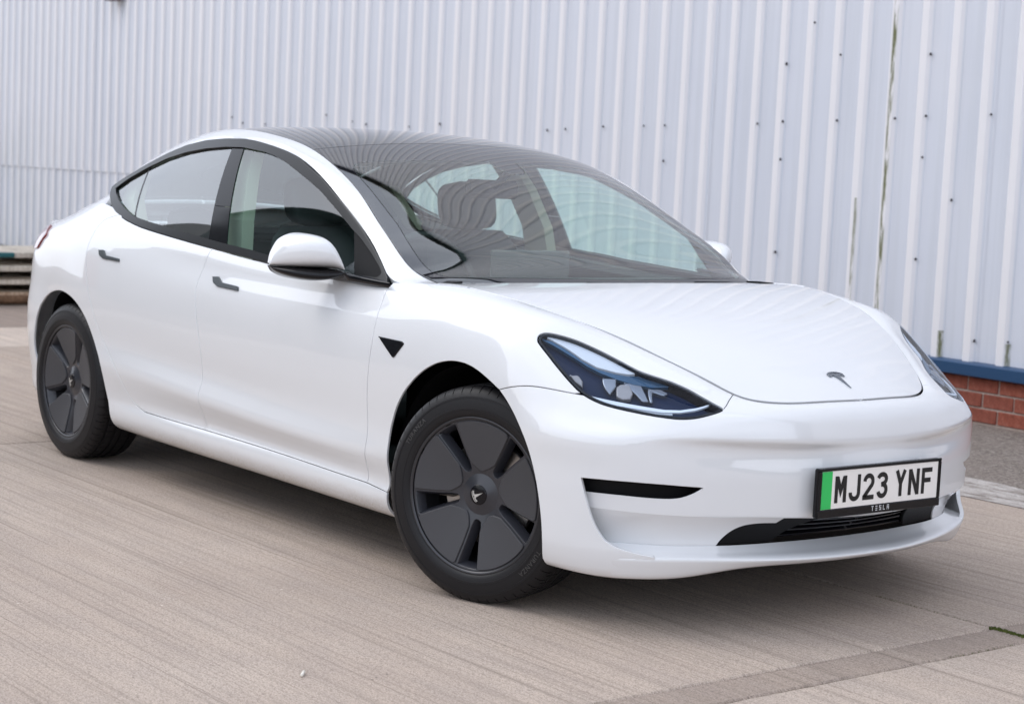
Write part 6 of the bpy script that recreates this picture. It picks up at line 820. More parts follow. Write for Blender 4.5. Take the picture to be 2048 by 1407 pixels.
for side, nm in ((-1, 'near'), (1, 'far')):
    fd = DOORS[side, 'f'] = panel('front_door', Rg, np.r_[fdf[::-1], belt[:j_b-1:-1], bg_[1:], rock[i_b+1:i_f]], PAINT, car, side)
    rd = DOORS[side, 'r'] = panel('rear_door', Rg, np.r_[bg_[::-1], belt[j_b-1:j_r:-1], rdr, rock[1:i_b]], PAINT, car, side)
    panel('handle', Rg, Q('handle_f'), HANDLE, fd, side, gap=0, thick=.012, lift=.007, g=(.01, .01), step=.006, bev=.002)
    panel('handle', Rg, Q('handle_r'), HANDLE, rd, side, gap=0, thick=.012, lift=.007, g=(.01, .01), step=.006, bev=.002)
    uS = rock[-1][0]
    vmr = np.array([(u, VM) for u in np.linspace(rdr[0][0], U0, 60)])
    bs = np.r_[rock[::-1], rdr[::-1], vmr, [(U0, 0)], [(u, 0) for u in np.linspace(U0, arr[0][0]-.03, 40)[1:]], [(arr[0][0]-.015, .1)], arr[:-6], [(arr[-6][0]+.012, 0)], [(u, 0) for u in np.linspace(arr[-6][0]+.03, uS, 40)]]
    panel('body_side', Rg, bs, PAINT, car, side, thick=.008)
    # front wing
    sm2 = Q('seam2'); uh = uof(.637, .424, VM); sm2 = np.r_[sm2, [(uh, VM)]]; it = near(hl, hl[np.argmax(hl[:, 0])]); isg = near(hl, seam[-1]); ia = near(arf, seam[0])
    n = len(hl); order = 1 if ((isg-it) % n) < n/2 else -1
    # walk from the tip along the top edge to the seam end, and along the lower edge
    def walk(a, b, d):
        o = [a]
        while o[-1] != b: o.append((o[-1]+d) % n)
        return hl[o]
    w1, w2 = walk(it, isg, 1), walk(it, isg, -1)
    topw, loww = (w1, w2) if w1[:, 1].max() > w2[:, 1].max() else (w2, w1)
    vt = np.array([(u, VM) for u in np.linspace(fdf[0][0]+.004, uh, 130)])
    panel('front_wing', Rg, np.r_[fdf[::-1], vt, sm2[:0:-1], topw, seam[-2::-1], arf[ia-1::-1], [rock[-1]], rock[-2:i_f:-1]], PAINT, car, side, thick=.007)
    v_ = panel('wing_vent', Rg, Q('vent'), GLOSSB, car, side, gap=0, thick=.012, lift=.004, g=(.012, .012), step=.008, bev=.003)
    # headlight: clear lens over a dark housing with reflectors
    le = panel('headlight', Rg, hl, LENS, car, side, gap=.003, thick=.003, g=(.02, .02), step=.01, lift=-.0005)
    panel('housing', Rg, hl, HLDARK, le, side, gap=.001, thick=.006, lift=-.034, g=(.03, .03), step=.01, bev=.001)
    lo = inset(Rg, resample(hl, .01), .0065)
    panel('lamp_bezel', Rg, hl, GLOSSB, le, side, gap=.0025, thick=.034, lift=-.003, g=(.02, .02), step=.01, holes=[lo], bev=.001)
    panel('reflector', Rg, Q('hl_white'), SILV, le, side, gap=0, thick=.012, lift=-.010, g=(.015, .015), step=.008)
    panel('bezel_strip', Rg, Q('hl_blue'), HLBLUE, le, side, gap=0, thick=.012, lift=-.014, g=(.015, .015), step=.008)
    panel('light_strip', Rg, Q('hl_drl'), WHITEL, le, side, gap=0, thick=.006, lift=-.008, g=(.02, .02), step=.01, bev=.0008)
    panel('light_strip', Rg, Q('hl_drl2'), SILV, le, side, gap=0, thick=.006, lift=-.013, g=(.02, .02), step=.01, bev=.0008)
    for k, (nm_, M_) in enumerate((('hl_p1', LCH), ('hl_p2', LGR), ('hl_p3', LCH), ('hl_p4', LCH), ('hl_p5', LGR))):
        panel('lamp_lens', Rg, Q(nm_), M_, le, side, gap=0, thick=.014, lift=-.012-.002*k, g=(.012, .012), step=.006, bev=.004)
    tl_ = Q('tail'); tq = np.r_[tl_, [(u, tl_[-1][1]-.006) for u in np.linspace(tl_[-1][0], 1.22, 12)[1:]], [(u, tl_[0][1]) for u in np.linspace(1.22, tl_[0][0], 12)[:-1]]]
    panel('tail_light', Rg, tq, RED, car, side, gap=0, thick=.012, lift=.008, g=(.012, .012), step=.01)
# ------------------------------------------------------------------ bonnet, bumper, roof
def inv_hood(x, y):
    u = hood.box[0]*.7; v = .5
    for _ in range(40):
        p = hood.P(u, v)[0]; a, b = hood.D(np.array([u]), np.array([v])); J = np.array([[a[0, 0], b[0, 0]], [a[0, 1], b[0, 1]]]); d = np.linalg.solve(J, np.array([x-p[0], y-p[1]])); L_ = np.hypot(*d); d *= min(1, .1/max(L_, 1e-9)); u += d[0]; v += d[1]
    return u, v
us = np.linspace(uof(-.15, .755, VM), U1, 110); fr = Rg.P(us, np.full(110, VM)); fr[-1, 1] = 0
hf = np.array([inv_hood(p[0], max(p[1], 0)) for p in fr]); hf[-1, 1] = 0
hs = np.array([(u, np.interp(u, [0, hf[0][0]], [1.0, hf[0][1]])) for u in np.linspace(0, hf[0][0]-.01, 14)])
hq = np.r_[hs, hf, [(u, 0) for u in np.linspace(hf[-1][0], 0, 50)[1:]]]
bon = panel('bonnet', hood, hq, PAINT, car, sym=True, vs=.6, gap=.0028, lift=-.001, open_at=lambda q: q[:, 1] < 1e-6, g=(.03, .03), thick=.03)
bl2 = Q('blade2'); uQ = bl2[-1][0]; vQ = bl2[-1][1]
nlc = np.array([(u, float(nlv(u))) for u in np.linspace(U1, st[-1][0], 40)]); nlc[-1, 0] = st[-1][0]
vtop = np.array([(u, VM) for u in np.linspace(uh, U1, 60)])
bq = np.r_[seam, loww[::-1][1:], sm2[1:-1], vtop, nlc, st[::-1], blade[1:], bl2[1:], [(uQ, .0)], [(u, 0) for u in np.linspace(uQ, arf[-4][0]+.02, 20)[1:]], arf[-5:ia:-1]]
bmp = panel('front_bumper', Rg, bq, PAINT, car, sym=True, open_at=lambda q: (q[:, 0] > U1-1e-6) | ((np.abs(q[:, 0]-st[-1][0]) < 1e-6) & (q[:, 1] < st[-1][1]-.004)) | ((np.abs(q[:, 0]-uQ) < 1e-6) & (q[:, 1] < vQ-.003)), g=(.025, .02), thick=.014)
# recessed strip below the side slot
bl = np.array([(u, float(nlv(u))) for u in np.linspace(st[-1][0], 5.47, 30)]); sb[-1] = st[-1]; bl[0, 0] = st[-1][0]
for side in (-1, 1): panel('bumper_insert', Rg, np.r_[[(5.47, sb[0][1])], sb, bl], PAINT, bmp, side=side, gap=.0, open_at=lambda q: (np.abs(q[:, 0]-st[-1][0]) < 1e-6) & (q[:, 1] < st[-1][1]-.004), bev=.0005, thick=.003, g=(.02, .015), disp=lambda q: recess(q[:, 0]))
sl = np.r_[st+[0, .014], (sb[::-1]-[0, .014])[1:]]; sl[:, 0] = 5.66+(sl[:, 0]-5.66)*1.12
for side in (-1, 1): panel('air_slot', Rg, sl, MATB, bmp, side=side, gap=0, thick=.01, lift=-.055, g=(.03, .02))
gl_ = Q('grille_l'); W_ = wall; top_v = W_.box[1]
gl_[:, 1] = np.clip(gl_[:, 1], 0, top_v-.006); gl_[0, 1] = 0.; gl_[-1, 1] = top_v-.006
wq = np.r_[[(0.0, 0.)], [(u, 0) for u in np.linspace(0.02, gl_[0][0], 20)], gl_[1:], [(u, top_v-.006) for u in np.linspace(gl_[-1][0], W_.u1, 12)[1:]], [(W_.u1, top_v)], [(u, top_v) for u in np.linspace(W_.u1, 0, 60)[1:]]]
panel('bumper_lower', W_, wq, PAINT, bmp, sym=True, gap=0., bev=.0006, thick=.01, g=(.025, .02), open_at=lambda q: q[:, 0] > W_.u1-1e-6)
gq = np.r_[gl_, [(u, top_v-.006) for u in np.linspace(gl_[-1][0], W_.u1, 20)[1:]], [(u, 0) for u in np.linspace(W_.u1, gl_[0][0], 30)]]
GR = panel('lower_grille', W_, gq, MATB, bmp, sym=True, gap=0, thick=.01, lift=-.045, g=(.03, .03), open_at=lambda q: q[:, 0] > W_.u1-1e-6)
gi = inset(W_, resample(gl_, .01, False), .0) if False else gl_
fq = np.r_[gl_, [(u, top_v-.006) for u in np.linspace(gl_[-1][0], gl_[-1][0]+.14, 8)[1:]], [(u, .004) for u in np.linspace(gl_[0][0]+.21, gl_[0][0], 14)]]
for side in (-1, 1): panel('grille_end', W_, fq, MATB, GR, side=side, gap=.0005, thick=.03, lift=-.004, g=(.02, .02))
for k in range(5):   # slats
    v0 = top_v*(.10+.175*k); u_s = float(np.interp(v0, gl_[:, 1], gl_[:, 0]))+.015
    sq = np.r_[[(u, v0) for u in np.linspace(u_s, W_.u1, 30)], [(u, v0+.007) for u in np.linspace(W_.u1, u_s+.01, 30)]]
    panel('slat', W_, sq, GLOSSB, GR, sym=True, gap=0, bev=.001, thick=.028, lift=-.012, g=(.03, .01), open_at=lambda q: q[:, 0] > W_.u1-1e-6)
Lp = lip
panel('splitter_lip', Lp, [(0, 0), (0, Lp.box[1])]+[(u, Lp.box[1]) for u in np.linspace(0, Lp.u1, 40)[1:]]+[(u, 0) for u in np.linspace(Lp.u1, 0, 40)[:-1]], PAINT, bmp, sym=True, gap=0, bev=.0004, thick=.006, g=(.02, .007), open_at=lambda q: (q[:, 0] > Lp.u1-1e-6) | (q[:, 0] < 1e-6))
# roof rails (A pillar to rear quarter)
for side in (-1, 1):
    a, b = rail.box
    a *= .985; rq = np.r_[[(u, 0) for u in np.linspace(0.01, a, 160)], [(u, b) for u in np.linspace(a, 0.01, 160)]]
    panel('roof_rail', rail, rq, PAINT, car, side, gap=.0006, bev=.0008, thick=.02, g=(.03, .02))
rc = lambda q: q[:, 1] < 1e-6
def band_(u0, u1, v1=.998, n=50): return np.r_[[(u, v1) for u in np.linspace(u0, u1, n)], [(u1, v) for v in np.linspace(v1, 0, 20)[1:]], [(u, 0) for u in np.linspace(u1, u0, n)[1:]], [(u0, v) for v in np.linspace(0, v1, 20)[1:-1]]]
frl, frt = Q('frit_l'), Q('frit')
inn = np.r_[frl[::-1], frt[1:], [(.902, .10), (.86, .085), (.82, .075), (.79, .05), (.785, 0)]]      # from the cowl up the side, across the top, round the sensor mount
i0 = frl[-1]; cl = np.r_[[(i0[0]-.012, .60), (i0[0]-.022, .4), (i0[0]-.028, .2), (i0[0]-.03, 0)]]
WS = panel('windscreen', roof, np.r_[inn, [(u, 0) for u in np.linspace(.785, cl[-1][0], 40)[1:]], cl[-2::-1]], GL_FRONT, car, sym=True, vs=.65, gap=-.001, bev=.0003, thick=.0006, open_at=rc, g=(.035, .035))
bq_ = np.r_[[(u, .998) for u in np.linspace(0, 1.115, 60)], [(1.115, v) for v in np.linspace(.998, 0, 30)[1:]], [(u, 0) for u in np.linspace(1.115, .785, 12)[1:]], inn[-2::-1], cl, [(0, 0)], [(0, v) for v in np.linspace(0, .998, 30)[1:-1]]]
panel('windscreen_border', roof, bq_, FRIT, WS, sym=True, vs=.65, gap=.0006, bev=.001, thick=.006, open_at=rc, g=(.035, .035))
panel('roof_glass', roof, band_(1.118, 1.86), GL_ROOF, car, sym=True, vs=.65, gap=.002, bev=.002, thick=.006, open_at=rc, g=(.035, .035))
panel('rear_glass', roof, band_(1.864, 3.20), GL_ROOF, car, sym=True, vs=.6, gap=.002, bev=.002, thick=.006, open_at=rc, g=(.035, .035))
panel('boot_lid', roof, band_(3.21, roof.box[0]), PAINT, car, sym=True, vs=.55, gap=.002, thick=.02, open_at=rc, g=(.04, .04))
# ------------------------------------------------------------------ side windows
do_, di = Q('dlo_out'), Q('dlo_in')[:-1]
def clip(P, a, b, keep):
    """keep the part of polygon P on one side of line a-b (keep = +1 forward of it)"""
    a, b = np.asarray(a), np.asarray(b)
    if a[1] > b[1]: a, b = b, a
    d = b-a; s = lambda p: ((p[0]-a[0])*d[1]-(p[1]-a[1])*d[0])*keep; out = []
    for p, q in zip(P, np.roll(P, -1, 0)):
        sp, sq = s(p), s(q)
        if sp >= 0: out.append(p)
        if sp*sq < 0: out.append(p+(q-p)*sp/(sp-sq))
    return np.array(out)
qd, br, bf_, sa = Q('qdiv'), Q('bp_r'), Q('bp_f'), Q('sail')
for side in (-1, 1):
    kw = dict(g=(.04, .04), bev=.0004, thick=.004, side=side)
    panel('door_window', glass, clip(clip(di, bf_[0], bf_[-1], 1), sa[0], sa[-1], -1), GL_SIDE, DOORS[side, 'f'], gap=.0, lift=-.004, **kw)
    panel('door_window', glass, clip(clip(di, qd[0], qd[-1], 1), br[0], br[-1], -1), GL_REAR, DOORS[side, 'r'], gap=.0, lift=-.004, **kw)
    panel('quarter_window', glass, clip(di, qd[0]-[.012, 0], qd[-1]-[.012, 0], -1), GL_REAR, car, gap=.0, lift=-.004, **kw)
    panel('window_divider', glass, clip(clip(di, qd[0]-[.011, 0], qd[-1]-[.011, 0], 1), qd[0]-[.001, 0], qd[-1]-[.001, 0], -1), SATINB, car, gap=0, lift=-.003, **kw)
    pil = clip(clip(di, br[0], br[-1], 1), bf_[0], bf_[-1], -1)
    m_, k_ = (br[0]*.42+br[-1]*.58), (bf_[0]*.42+bf_[-1]*.58)
    up = np.array([p for p in pil if 1]); 
    def clipz(P, z, keep):
        out = []
        for p, q in zip(P, np.roll(P, -1, 0)):
            sp, sq = (p[1]-z)*keep, (q[1]-z)*keep
            if sp >= 0: out.append(p)
            if sp*sq < 0: out.append(p+(q-p)*sp/(sp-sq))
        return np.array(out)
    panel('pillar_cover', glass, clipz(pil, 1.128, 1), GLOSSB, car, gap=.001, lift=-.001, **kw)
    panel('pillar_cover', glass, clipz(pil, 1.128, -1), GLOSSB, car, gap=.001, lift=-.001, **kw)
    panel('mirror_sail', glass, clip(di, sa[0]+[.002, 0], sa[-1]+[.002, 0], 1), MATB, car, gap=0, lift=-.001, **kw)
    panel('window_trim', glass, do_, SATINB, car, side, gap=0., thick=.016, lift=.006, g=(.03, .02), step=.012, holes=[di], bev=.0035)
# ------------------------------------------------------------------ door mirrors
for side in (-1, 1):
    mr = empty('door_mirror', (-.86, .94*side, .95), parent=car)
    def sec(t, zt, zb, n=22, xs=1.):
        xg = -.895-.09*t; xf = -.752-.035*t-.165*t**3; wv = .868+.172*t-.0*t; P = []
        for k in range(n+1):
            f = math.pi*(k/n-.5); s_, c_ = math.sin(f), math.cos(f)
            z = (zt+zb)/2+(zt-zb)/2*math.copysign(abs(s_)**.75, s_); P.append((xg+(xf-xg)*xs*max(c_, 0)**.62, wv+.012*max(c_, 0), z))
        return P
    tt = np.array([0, .03, .08, .15, .24, .35, .5, .65, .78, .88, .95, .985, 1.0]); ztp = tab(tt, [.962, .985, 1.012, 1.040, 1.060, 1.068, 1.071, 1.066, 1.054, 1.035, 1.008, .985, .965])
    T_ = np.r_[np.linspace(0, .94, 34), .96, .975, .987, .995, 1.0]
    rows = [sec(t, float(ztp(t)), .957+.0*t) for t in T_]
    A = np.array(rows); cap = strip('mirror_cap', A.transpose(1, 0, 2), PAINT, mr, side, flip=(side < 0))
    g_ = np.r_[A[:, 0], A[::-1, -1]]; V = g_*[1, side, 1]; V[:, 0] += .012; o = mesh('mirror_glass', V, [tuple(range(len(V)))], CHROME, mr)
    zb_ = lambda t: .955-.042*math.sin(math.pi*min(1, max(0, (t+.06)/1.06)))**.5
    rows = []
    for t in np.r_[-.9, -.7, -.45, -.25, -.1, np.linspace(0, 1, 26)]:
        tt_ = max(t, 0); P = np.array(sec(tt_, .9565-.004*(t < 0), zb_(max(t, -.05)) if t >= 0 else .918))
        if t < 0:
            P[:, 0] = P[:, 0]*(1+0)+(-t)*.30*np.clip((P[:, 0]+.9)/.15, .55, 1); P[:, 1] += t*.02-.012*(-t); P[:, 2] += t*.012
            c = P.mean(0); P = c+(P-c)*[1-.35*(-t), 1, .9]
        rows.append(P)
    A = np.array(rows); strip('mirror_base', A.transpose(1, 0, 2), GLOSSB, mr, side, flip=(side < 0)); V = np.r_[A[:, 0], A[::-1, -1]]*[1, side, 1]; mesh('mirror_back', V, [tuple(range(len(V)))], MATB, mr)
# ------------------------------------------------------------------ wheels
def tyre_mesh():
    prof = [(.236, -.100), (.2385, -.109), (.243, -.1145), (.252, -.1185), (.262, -.1195), (.2625, -.1205), (.268, -.1205), (.2685, -.1195), (.283, -.1185), (.296, -.1155), (.2965, -.1165), (.302, -.1155), (.3025, -.1142), (.313, -.1095), (.322, -.102), (.3285, -.094), (.3315, -.085),
            (.3330, -.064), (.3330, -.0635), (.3265, -.0620), (.3265, -.0540), (.3335, -.0525), (.3340, -.0225), (.3270, -.0210), (.3270, -.0110), (.3342, -.0095)]
    prof = prof+[(r, -h) for r, h in prof[::-1]]; n = 60; V = []; F = []; p = len(prof); TT = []
    for k in range(n):
        a = 2*math.pi*k/n; q = 2*math.pi/n
        TT += [(a+q*.0, 0), (a+q*.44, 0), (a+q*.45, 2), (a+q*.53, 2), (a+q*.54, 0), (a+q*.86, 0), (a+q*.865, 1), (a+q*.945, 1), (a+q*.95, 0)]
    n = len(TT)
    for t, kind in TT:
        sipe = kind == 1
        for i, (r, h) in enumerate(prof):
            sh = .079 < abs(h) < .104 and r > .318; mid = r > .33 and abs(h) < .079
            if sipe and sh: r -= .0042
            if kind == 2 and mid and abs(h) > .02: r -= .0035
            z = r*math.sin(t); x = r*math.cos(t); hh = h
            if z < -.329:
                hh = h*(1+.03*min(1, (-.329-z)/.004)); z = -.329
            V.append((x, hh, z))
    for k in range(n):
        j = (k+1) % n
        for i in range(p-1): F.append((k*p+i, k*p+i+1, j*p+i+1, j*p+i))
    return V, F
def ch(r): return -.108+.044*(1-min(1, r/.231))**1.05       # dish of the cover: outer rim is proud of the hub
def polar_panel(name, outer, holes, M, parent, h, thick, g=.012, step=.008, bev=.0015):
    loops = [resample(outer, step)]+[resample(x, step) for x in holes]
    W, F = cdt(loops, g, g); z = np.array([h(*p) for p in W]); V = [(p[0], q, p[1]) for p, q in zip(W, z)]; FF = [tuple(f) for f in F]
    a = np.array(V); 
    for i, f in enumerate(FF):
        if np.cross(a[f[1]]-a[f[0]], a[f[2]]-a[f[0]])[1] > 0: FF[i] = f[::-1]
    k = 0; V = list(V)
    for li, l in enumerate(loops):
        n = len(l); idx = list(range(k, k+n)); k += n; area = np.sum(l[:, 0]*np.roll(l[:, 1], -1)-np.roll(l[:, 0], -1)*l[:, 1])
        t = np.roll(l, -1, 0)-np.roll(l, 1, 0); t /= np.maximum(np.linalg.norm(t, axis=1), 1e-9)[:, None]
        o = np.stack([t[:, 1], -t[:, 0]], 1)*(1 if area > 0 else -1)*(1 if li == 0 else -1)
        b = len(V)
        for i in range(n): V.append((l[i, 0]+o[i, 0]*bev, z[idx[i]]+bev, l[i, 1]+o[i, 1]*bev))
        for i in range(n):
            dr = .25*thick if li else 0
            V.append((l[i, 0]+o[i, 0]*(bev+dr), z[idx[i]]+thick, l[i, 1]+o[i, 1]*(bev+dr)))
        for i in range(n):
            j = (i+1) % n; q1, q2 = (idx[i], idx[j], b+j, b+i), (b+i, b+j, b+n+j, b+n+i)
            if (area > 0) != (li == 0): q1, q2 = q1[::-1], q2[::-1]
            FF += [q1, q2]
    o = mesh(name, V, FF, M, parent, local=True); return o
def arc(r, a0, a1, n=12): return [(r*math.cos(R_(a)), r*math.sin(R_(a))) for a in np.linspace(a0, a1, n)]
WM = {}
def make_wheel(loc, rz, spin, label):
    w_ = empty('wheel', loc, rz, car); w_['label'] = label
    if 'tyre' not in WM:
        V, F = tyre_mesh(); ty = mesh('tyre', V, F, TYRE, w_, smooth=True, local=True); ty.data.set_sharp_from_angle(angle=R_(28)); WM['tyre'] = ty.data
    else:
        ty = bpy.data.objects.new('tyre', WM['tyre']); COL.objects.link(ty); ty.parent = w_
    V, F = lathe([(.2315, -.1085), (.2350, -.1125), (.2395, -.1130), (.2420, -.1105), (.2425, -.103), (.232, -.095), (.226, -.06), (.215, .0), (.215, .10)], 120); mesh('rim', V, F, RIM, w_, smooth=True, local=True)
    # cover with five openings
    holes = []
    for k in range(5):
        a = spin+72*k; c_, s_ = math.cos(R_(a)), math.sin(R_(a))
        L = [(.082, -.013), (.100, -.019), (.150, -.028), (.205, -.040), (.221, -.043), (.2245, -.030), (.2265, 0), (.2255, .026), (.222, .031), (.150, .0215), (.100, .0165), (.084, .013), (.078, .004), (.077, -.006)]
        holes.append(np.array([(r*c_-t*s_, r*s_+t*c_) for r, t in L]))
    hgt = lambda x, z: ch(math.hypot(x, z))
    cv = polar_panel('wheel_cover', np.array(arc(.2312, 0, 357, 120)), holes, COVER, w_, lambda x, z: hgt(x, z)+.004, .036, bev=.003)
    cv.data.polygons.foreach_set('use_smooth', np.ones(len(cv.data.polygons), bool)); cv.data.set_sharp_from_angle(angle=R_(50))
    for k in range(5):
        a0, a1 = spin+72*k, spin+72*(k+1)
        def P(a, r, t): return (r*math.cos(R_(a))-t*math.sin(R_(a)), r*math.sin(R_(a))+t*math.cos(R_(a)))
        A = [P(a0, .0865, .0285), P(a0, .110, .0195), P(a0, .152, .0245), P(a0, .216, .034)]
        e0 = math.degrees(math.atan2(A[-1][1], A[-1][0])); B_ = [P(a1, .216, -.052), P(a1, .150, -.036), P(a1, .104, -.0275), P(a1, .090, -.030)]; e1 = math.degrees(math.atan2(B_[0][1], B_[0][0]))
        while e1 < e0: e1 += 360
        hub = [P((a0+a1)/2, .078, .012), P((a0+a1)/2, .074, 0), P((a0+a1)/2, .078, -.012)]
        o = polar_panel('cover_blade', np.array(A+arc(.2255, e0+1.5, e1-1.5, 14)+B_+hub), [], PADDLE, w_, lambda x, z: hgt(x, z)-.0015, .008, bev=.0022)
        o.data.polygons.foreach_set('use_smooth', np.ones(len(o.data.polygons), bool)); o.data.set_sharp_from_angle(angle=R_(30))
    # hub boss, cap and emblem
    V, F = lathe([(.072, -.0705), (.060, -.0735), (.046, -.078), (.034, -.0825), (.031, -.084), (.0305, -.084)], 48); mesh('hub_boss', V, F, COVER, w_, smooth=True, local=True)
    V, F = lathe([(.031, -.0835), (.030, -.0862), (.027, -.0872), (.0, -.0876)], 40); mesh('centre_cap', V, F, GLOSSB, w_, smooth=True, local=True)
    me = emblem_mesh(.038); o = mesh('cap_emblem', [(x*math.cos(R_(EMR))-z*math.sin(R_(EMR)), -.0878-y*.7, x*math.sin(R_(EMR))+z*math.cos(R_(EMR))) for x, z, y in me[0]], me[1], mat('cap_emblem_silver', (.62, .62, .60), .3, .6), w_, local=True)
    # behind the cover
    V, F = lathe([(.225, -.03), (.21, .02), (.0, .02)], 60); mesh('wheel_well', V, F, MATB, w_, local=True)
    V, F = lathe([(.060, -.030), (.160, -.030), (.162, -.028), (.162, -.012), (.160, -.010)], 60); mesh('brake_disc', V, F, DISC, w_, smooth=False, local=True)
    cal = MB()
    for a in (150, 165, 180): 
        c_, s_ = math.cos(R_(a)), math.sin(R_(a)); V, F = bevbox(.115, .180, -.055, .012, -.028, .028, .008); cal.add([(x*c_-z*s_, y, x*s_+z*c_) for x, y, z in V], F)
    cal.build('brake_caliper', CALI, w_, local=True)
    for k in range(5):
        a = R_(spin+72*k+36); c_, s_ = math.cos(a), math.sin(a); V, F = bevbox(.05, .225, -.052, -.036, -.018, .018, .006); mesh('spoke', [(x*c_-z*s_, y, x*s_+z*c_) for x, y, z in V], F, RIM, w_, local=True)
    return w_
def emblem_mesh(s, th=.0025):
    """T shaped badge, height s, in (x, z, y) with y the relief"""
    up = [(-.50, .34), (-.42, .44), (-.25, .50), (0, .525), (.25, .50), (.42, .44), (.50, .34), (.47, .345), (.40, .40), (.24, .445), (0, .465), (-.24, .445), (-.40, .40), (-.47, .345)]
    st_ = [(-.47, .30), (-.40, .345), (-.24, .39), (-.10, .41), (0, .34), (.10, .41), (.24, .39), (.40, .345), (.47, .30), (.43, .19), (.30, .275), (.165, .285), (.115, .20), (0, -.52), (-.115, .20), (-.165, .285), (-.30, .275), (-.43, .19)]
    V = []; F = []
    for P in (up, st_):
        k = len(V); n = len(P); V += [(x*s, z*s, th) for x, z in P]+[(x*s*1.01, z*s*1.01, 0) for x, z in P]
        W, T = cdt([np.array(P)], 9, 9)
        F += [tuple(k+i for i in f) for f in T]+[(k+i, k+n+i, k+n+(i+1) % n, k+(i+1) % n) for i in range(n)]
    return V, F
EMR = 115
make_wheel((0, -.79, .330), .315, 51, 'front wheel nearest the camera turned towards the car')
make_wheel((-2.875, -.79, .330), 0, 63, 'rear wheel on the camera side')
EMR = 60
make_wheel((0, .79, .330), .30+math.pi, 20, 'front wheel on the wall side')
make_wheel((-2.875, .79, .330), math.pi, 40, 'rear wheel on the wall side')
# raised lettering on the front tyre
def tyre_text(txt, parent, a_mid, r, size, h):
    cu = bpy.data.curves.new('lettering', 'FONT'); cu.body = txt; cu.size = size; cu.align_x = 'CENTER'; cu.extrude = 0; cu.space_character = 1.15
    ob = bpy.data.objects.new('tmp', cu); COL.objects.link(ob); dg = bpy.context.evaluated_depsgraph_get(); me = bpy.data.meshes.new_from_object(ob.evaluated_get(dg)); bpy.data.objects.remove(ob)
    V = []; 
    for v in me.vertices:
        a = R_(a_mid)-(-v.co.x)/r*-1 if False else R_(a_mid)+v.co.x/r*-1; rr = r+v.co.y; V.append((-rr*math.cos(a), h, rr*math.sin(a)) if False else (rr*math.cos(a), h(rr), rr*math.sin(a)))
    F = [tuple(p.vertices) for p in me.polygons]; return mesh('lettering', V, F, mat('tyre_letter_rubber', (.060, .058, .056), .5), parent, local=True)
fw = [o for o in bpy.data.objects if o.name == 'wheel'][0]
hh_ = lambda r: -.1213+max(0, (r-.285))*.22
tyre_text('TURANZA', fw, 142, .276, .020, hh_); tyre_text('TURANZA', fw, -38, .276, .020, hh_)
# ------------------------------------------------------------------ number plate
PX, PZ = .8525, .4365
np_ = empty('number_plate', (PX, 0, PZ), parent=car); np_['label'] = 'white front number plate with a green band in a black holder'
PW, PH = .260, .0555
Vb, Fb = bevbox(PX-.022, PX-.003, -PW-.012, PW+.012, PZ-PH-.025, PZ+PH+.009, .005); mesh('plate_holder', Vb, Fb, GLOSSB, np_)
mb = MB()
for a in ((-PW-.0135, PW+.0135, PH+.001, PH+.0098), (-PW-.0135, PW+.0135, -PH-.026, -PH-.001)): mb.add(*bevbox(PX-.003, PX+.0035, a[0], a[1], PZ+a[2], PZ+a[3], .002))
for a in ((-PW-.0135, -PW-.001), (PW+.001, PW+.0135)): mb.add(*bevbox(PX-.003, PX+.0035, a[0], a[1], PZ-PH-.001, PZ+PH+.001, .002))
mb.build('plate_frame', GLOSSB, np_)
mesh('plate_face', *box(PX-.003, PX, -PW, PW, PZ-PH, PZ+PH), mat('plate_reflective_white', (.90, .865, .83), .35, coat=.3), np_)
mesh('green_band', *box(PX-.002, PX+.0006, -PW+.001, -PW+.044, PZ-PH+.0005, PZ+PH-.0005), mat('plate_green', (.02, .56, .115), .35, coat=.3), np_)
INK = mat('plate_black', (.006, .006, .007), .4)
def ribbon(P, wd, closed=False):
    """flat stroke of width wd with mitred joints"""
    P = np.array(P, float); P = P[np.r_[True, np.linalg.norm(np.diff(P, axis=0), axis=1) > 1e-6]]; T = np.diff(P, axis=0); T /= np.linalg.norm(T, axis=1)[:, None]; N = np.stack([-T[:, 1], T[:, 0]], 1); off = [N[0]]
    for i in range(1, len(P)-1):
        m_ = N[i-1]+N[i]; m_ /= np.linalg.norm(m_); off.append(m_/max(.35, m_ @ N[i]))
    off.append(N[-1]); off = np.array(off)*wd/2; return P+off, P-off
def arcp(cx, cy, rx, ry, a0, a1, n=14): return [(cx+rx*math.cos(R_(a)), cy+ry*math.sin(R_(a))) for a in np.linspace(a0, a1, n)]
W5, H5, s7 = 50, 79, 14
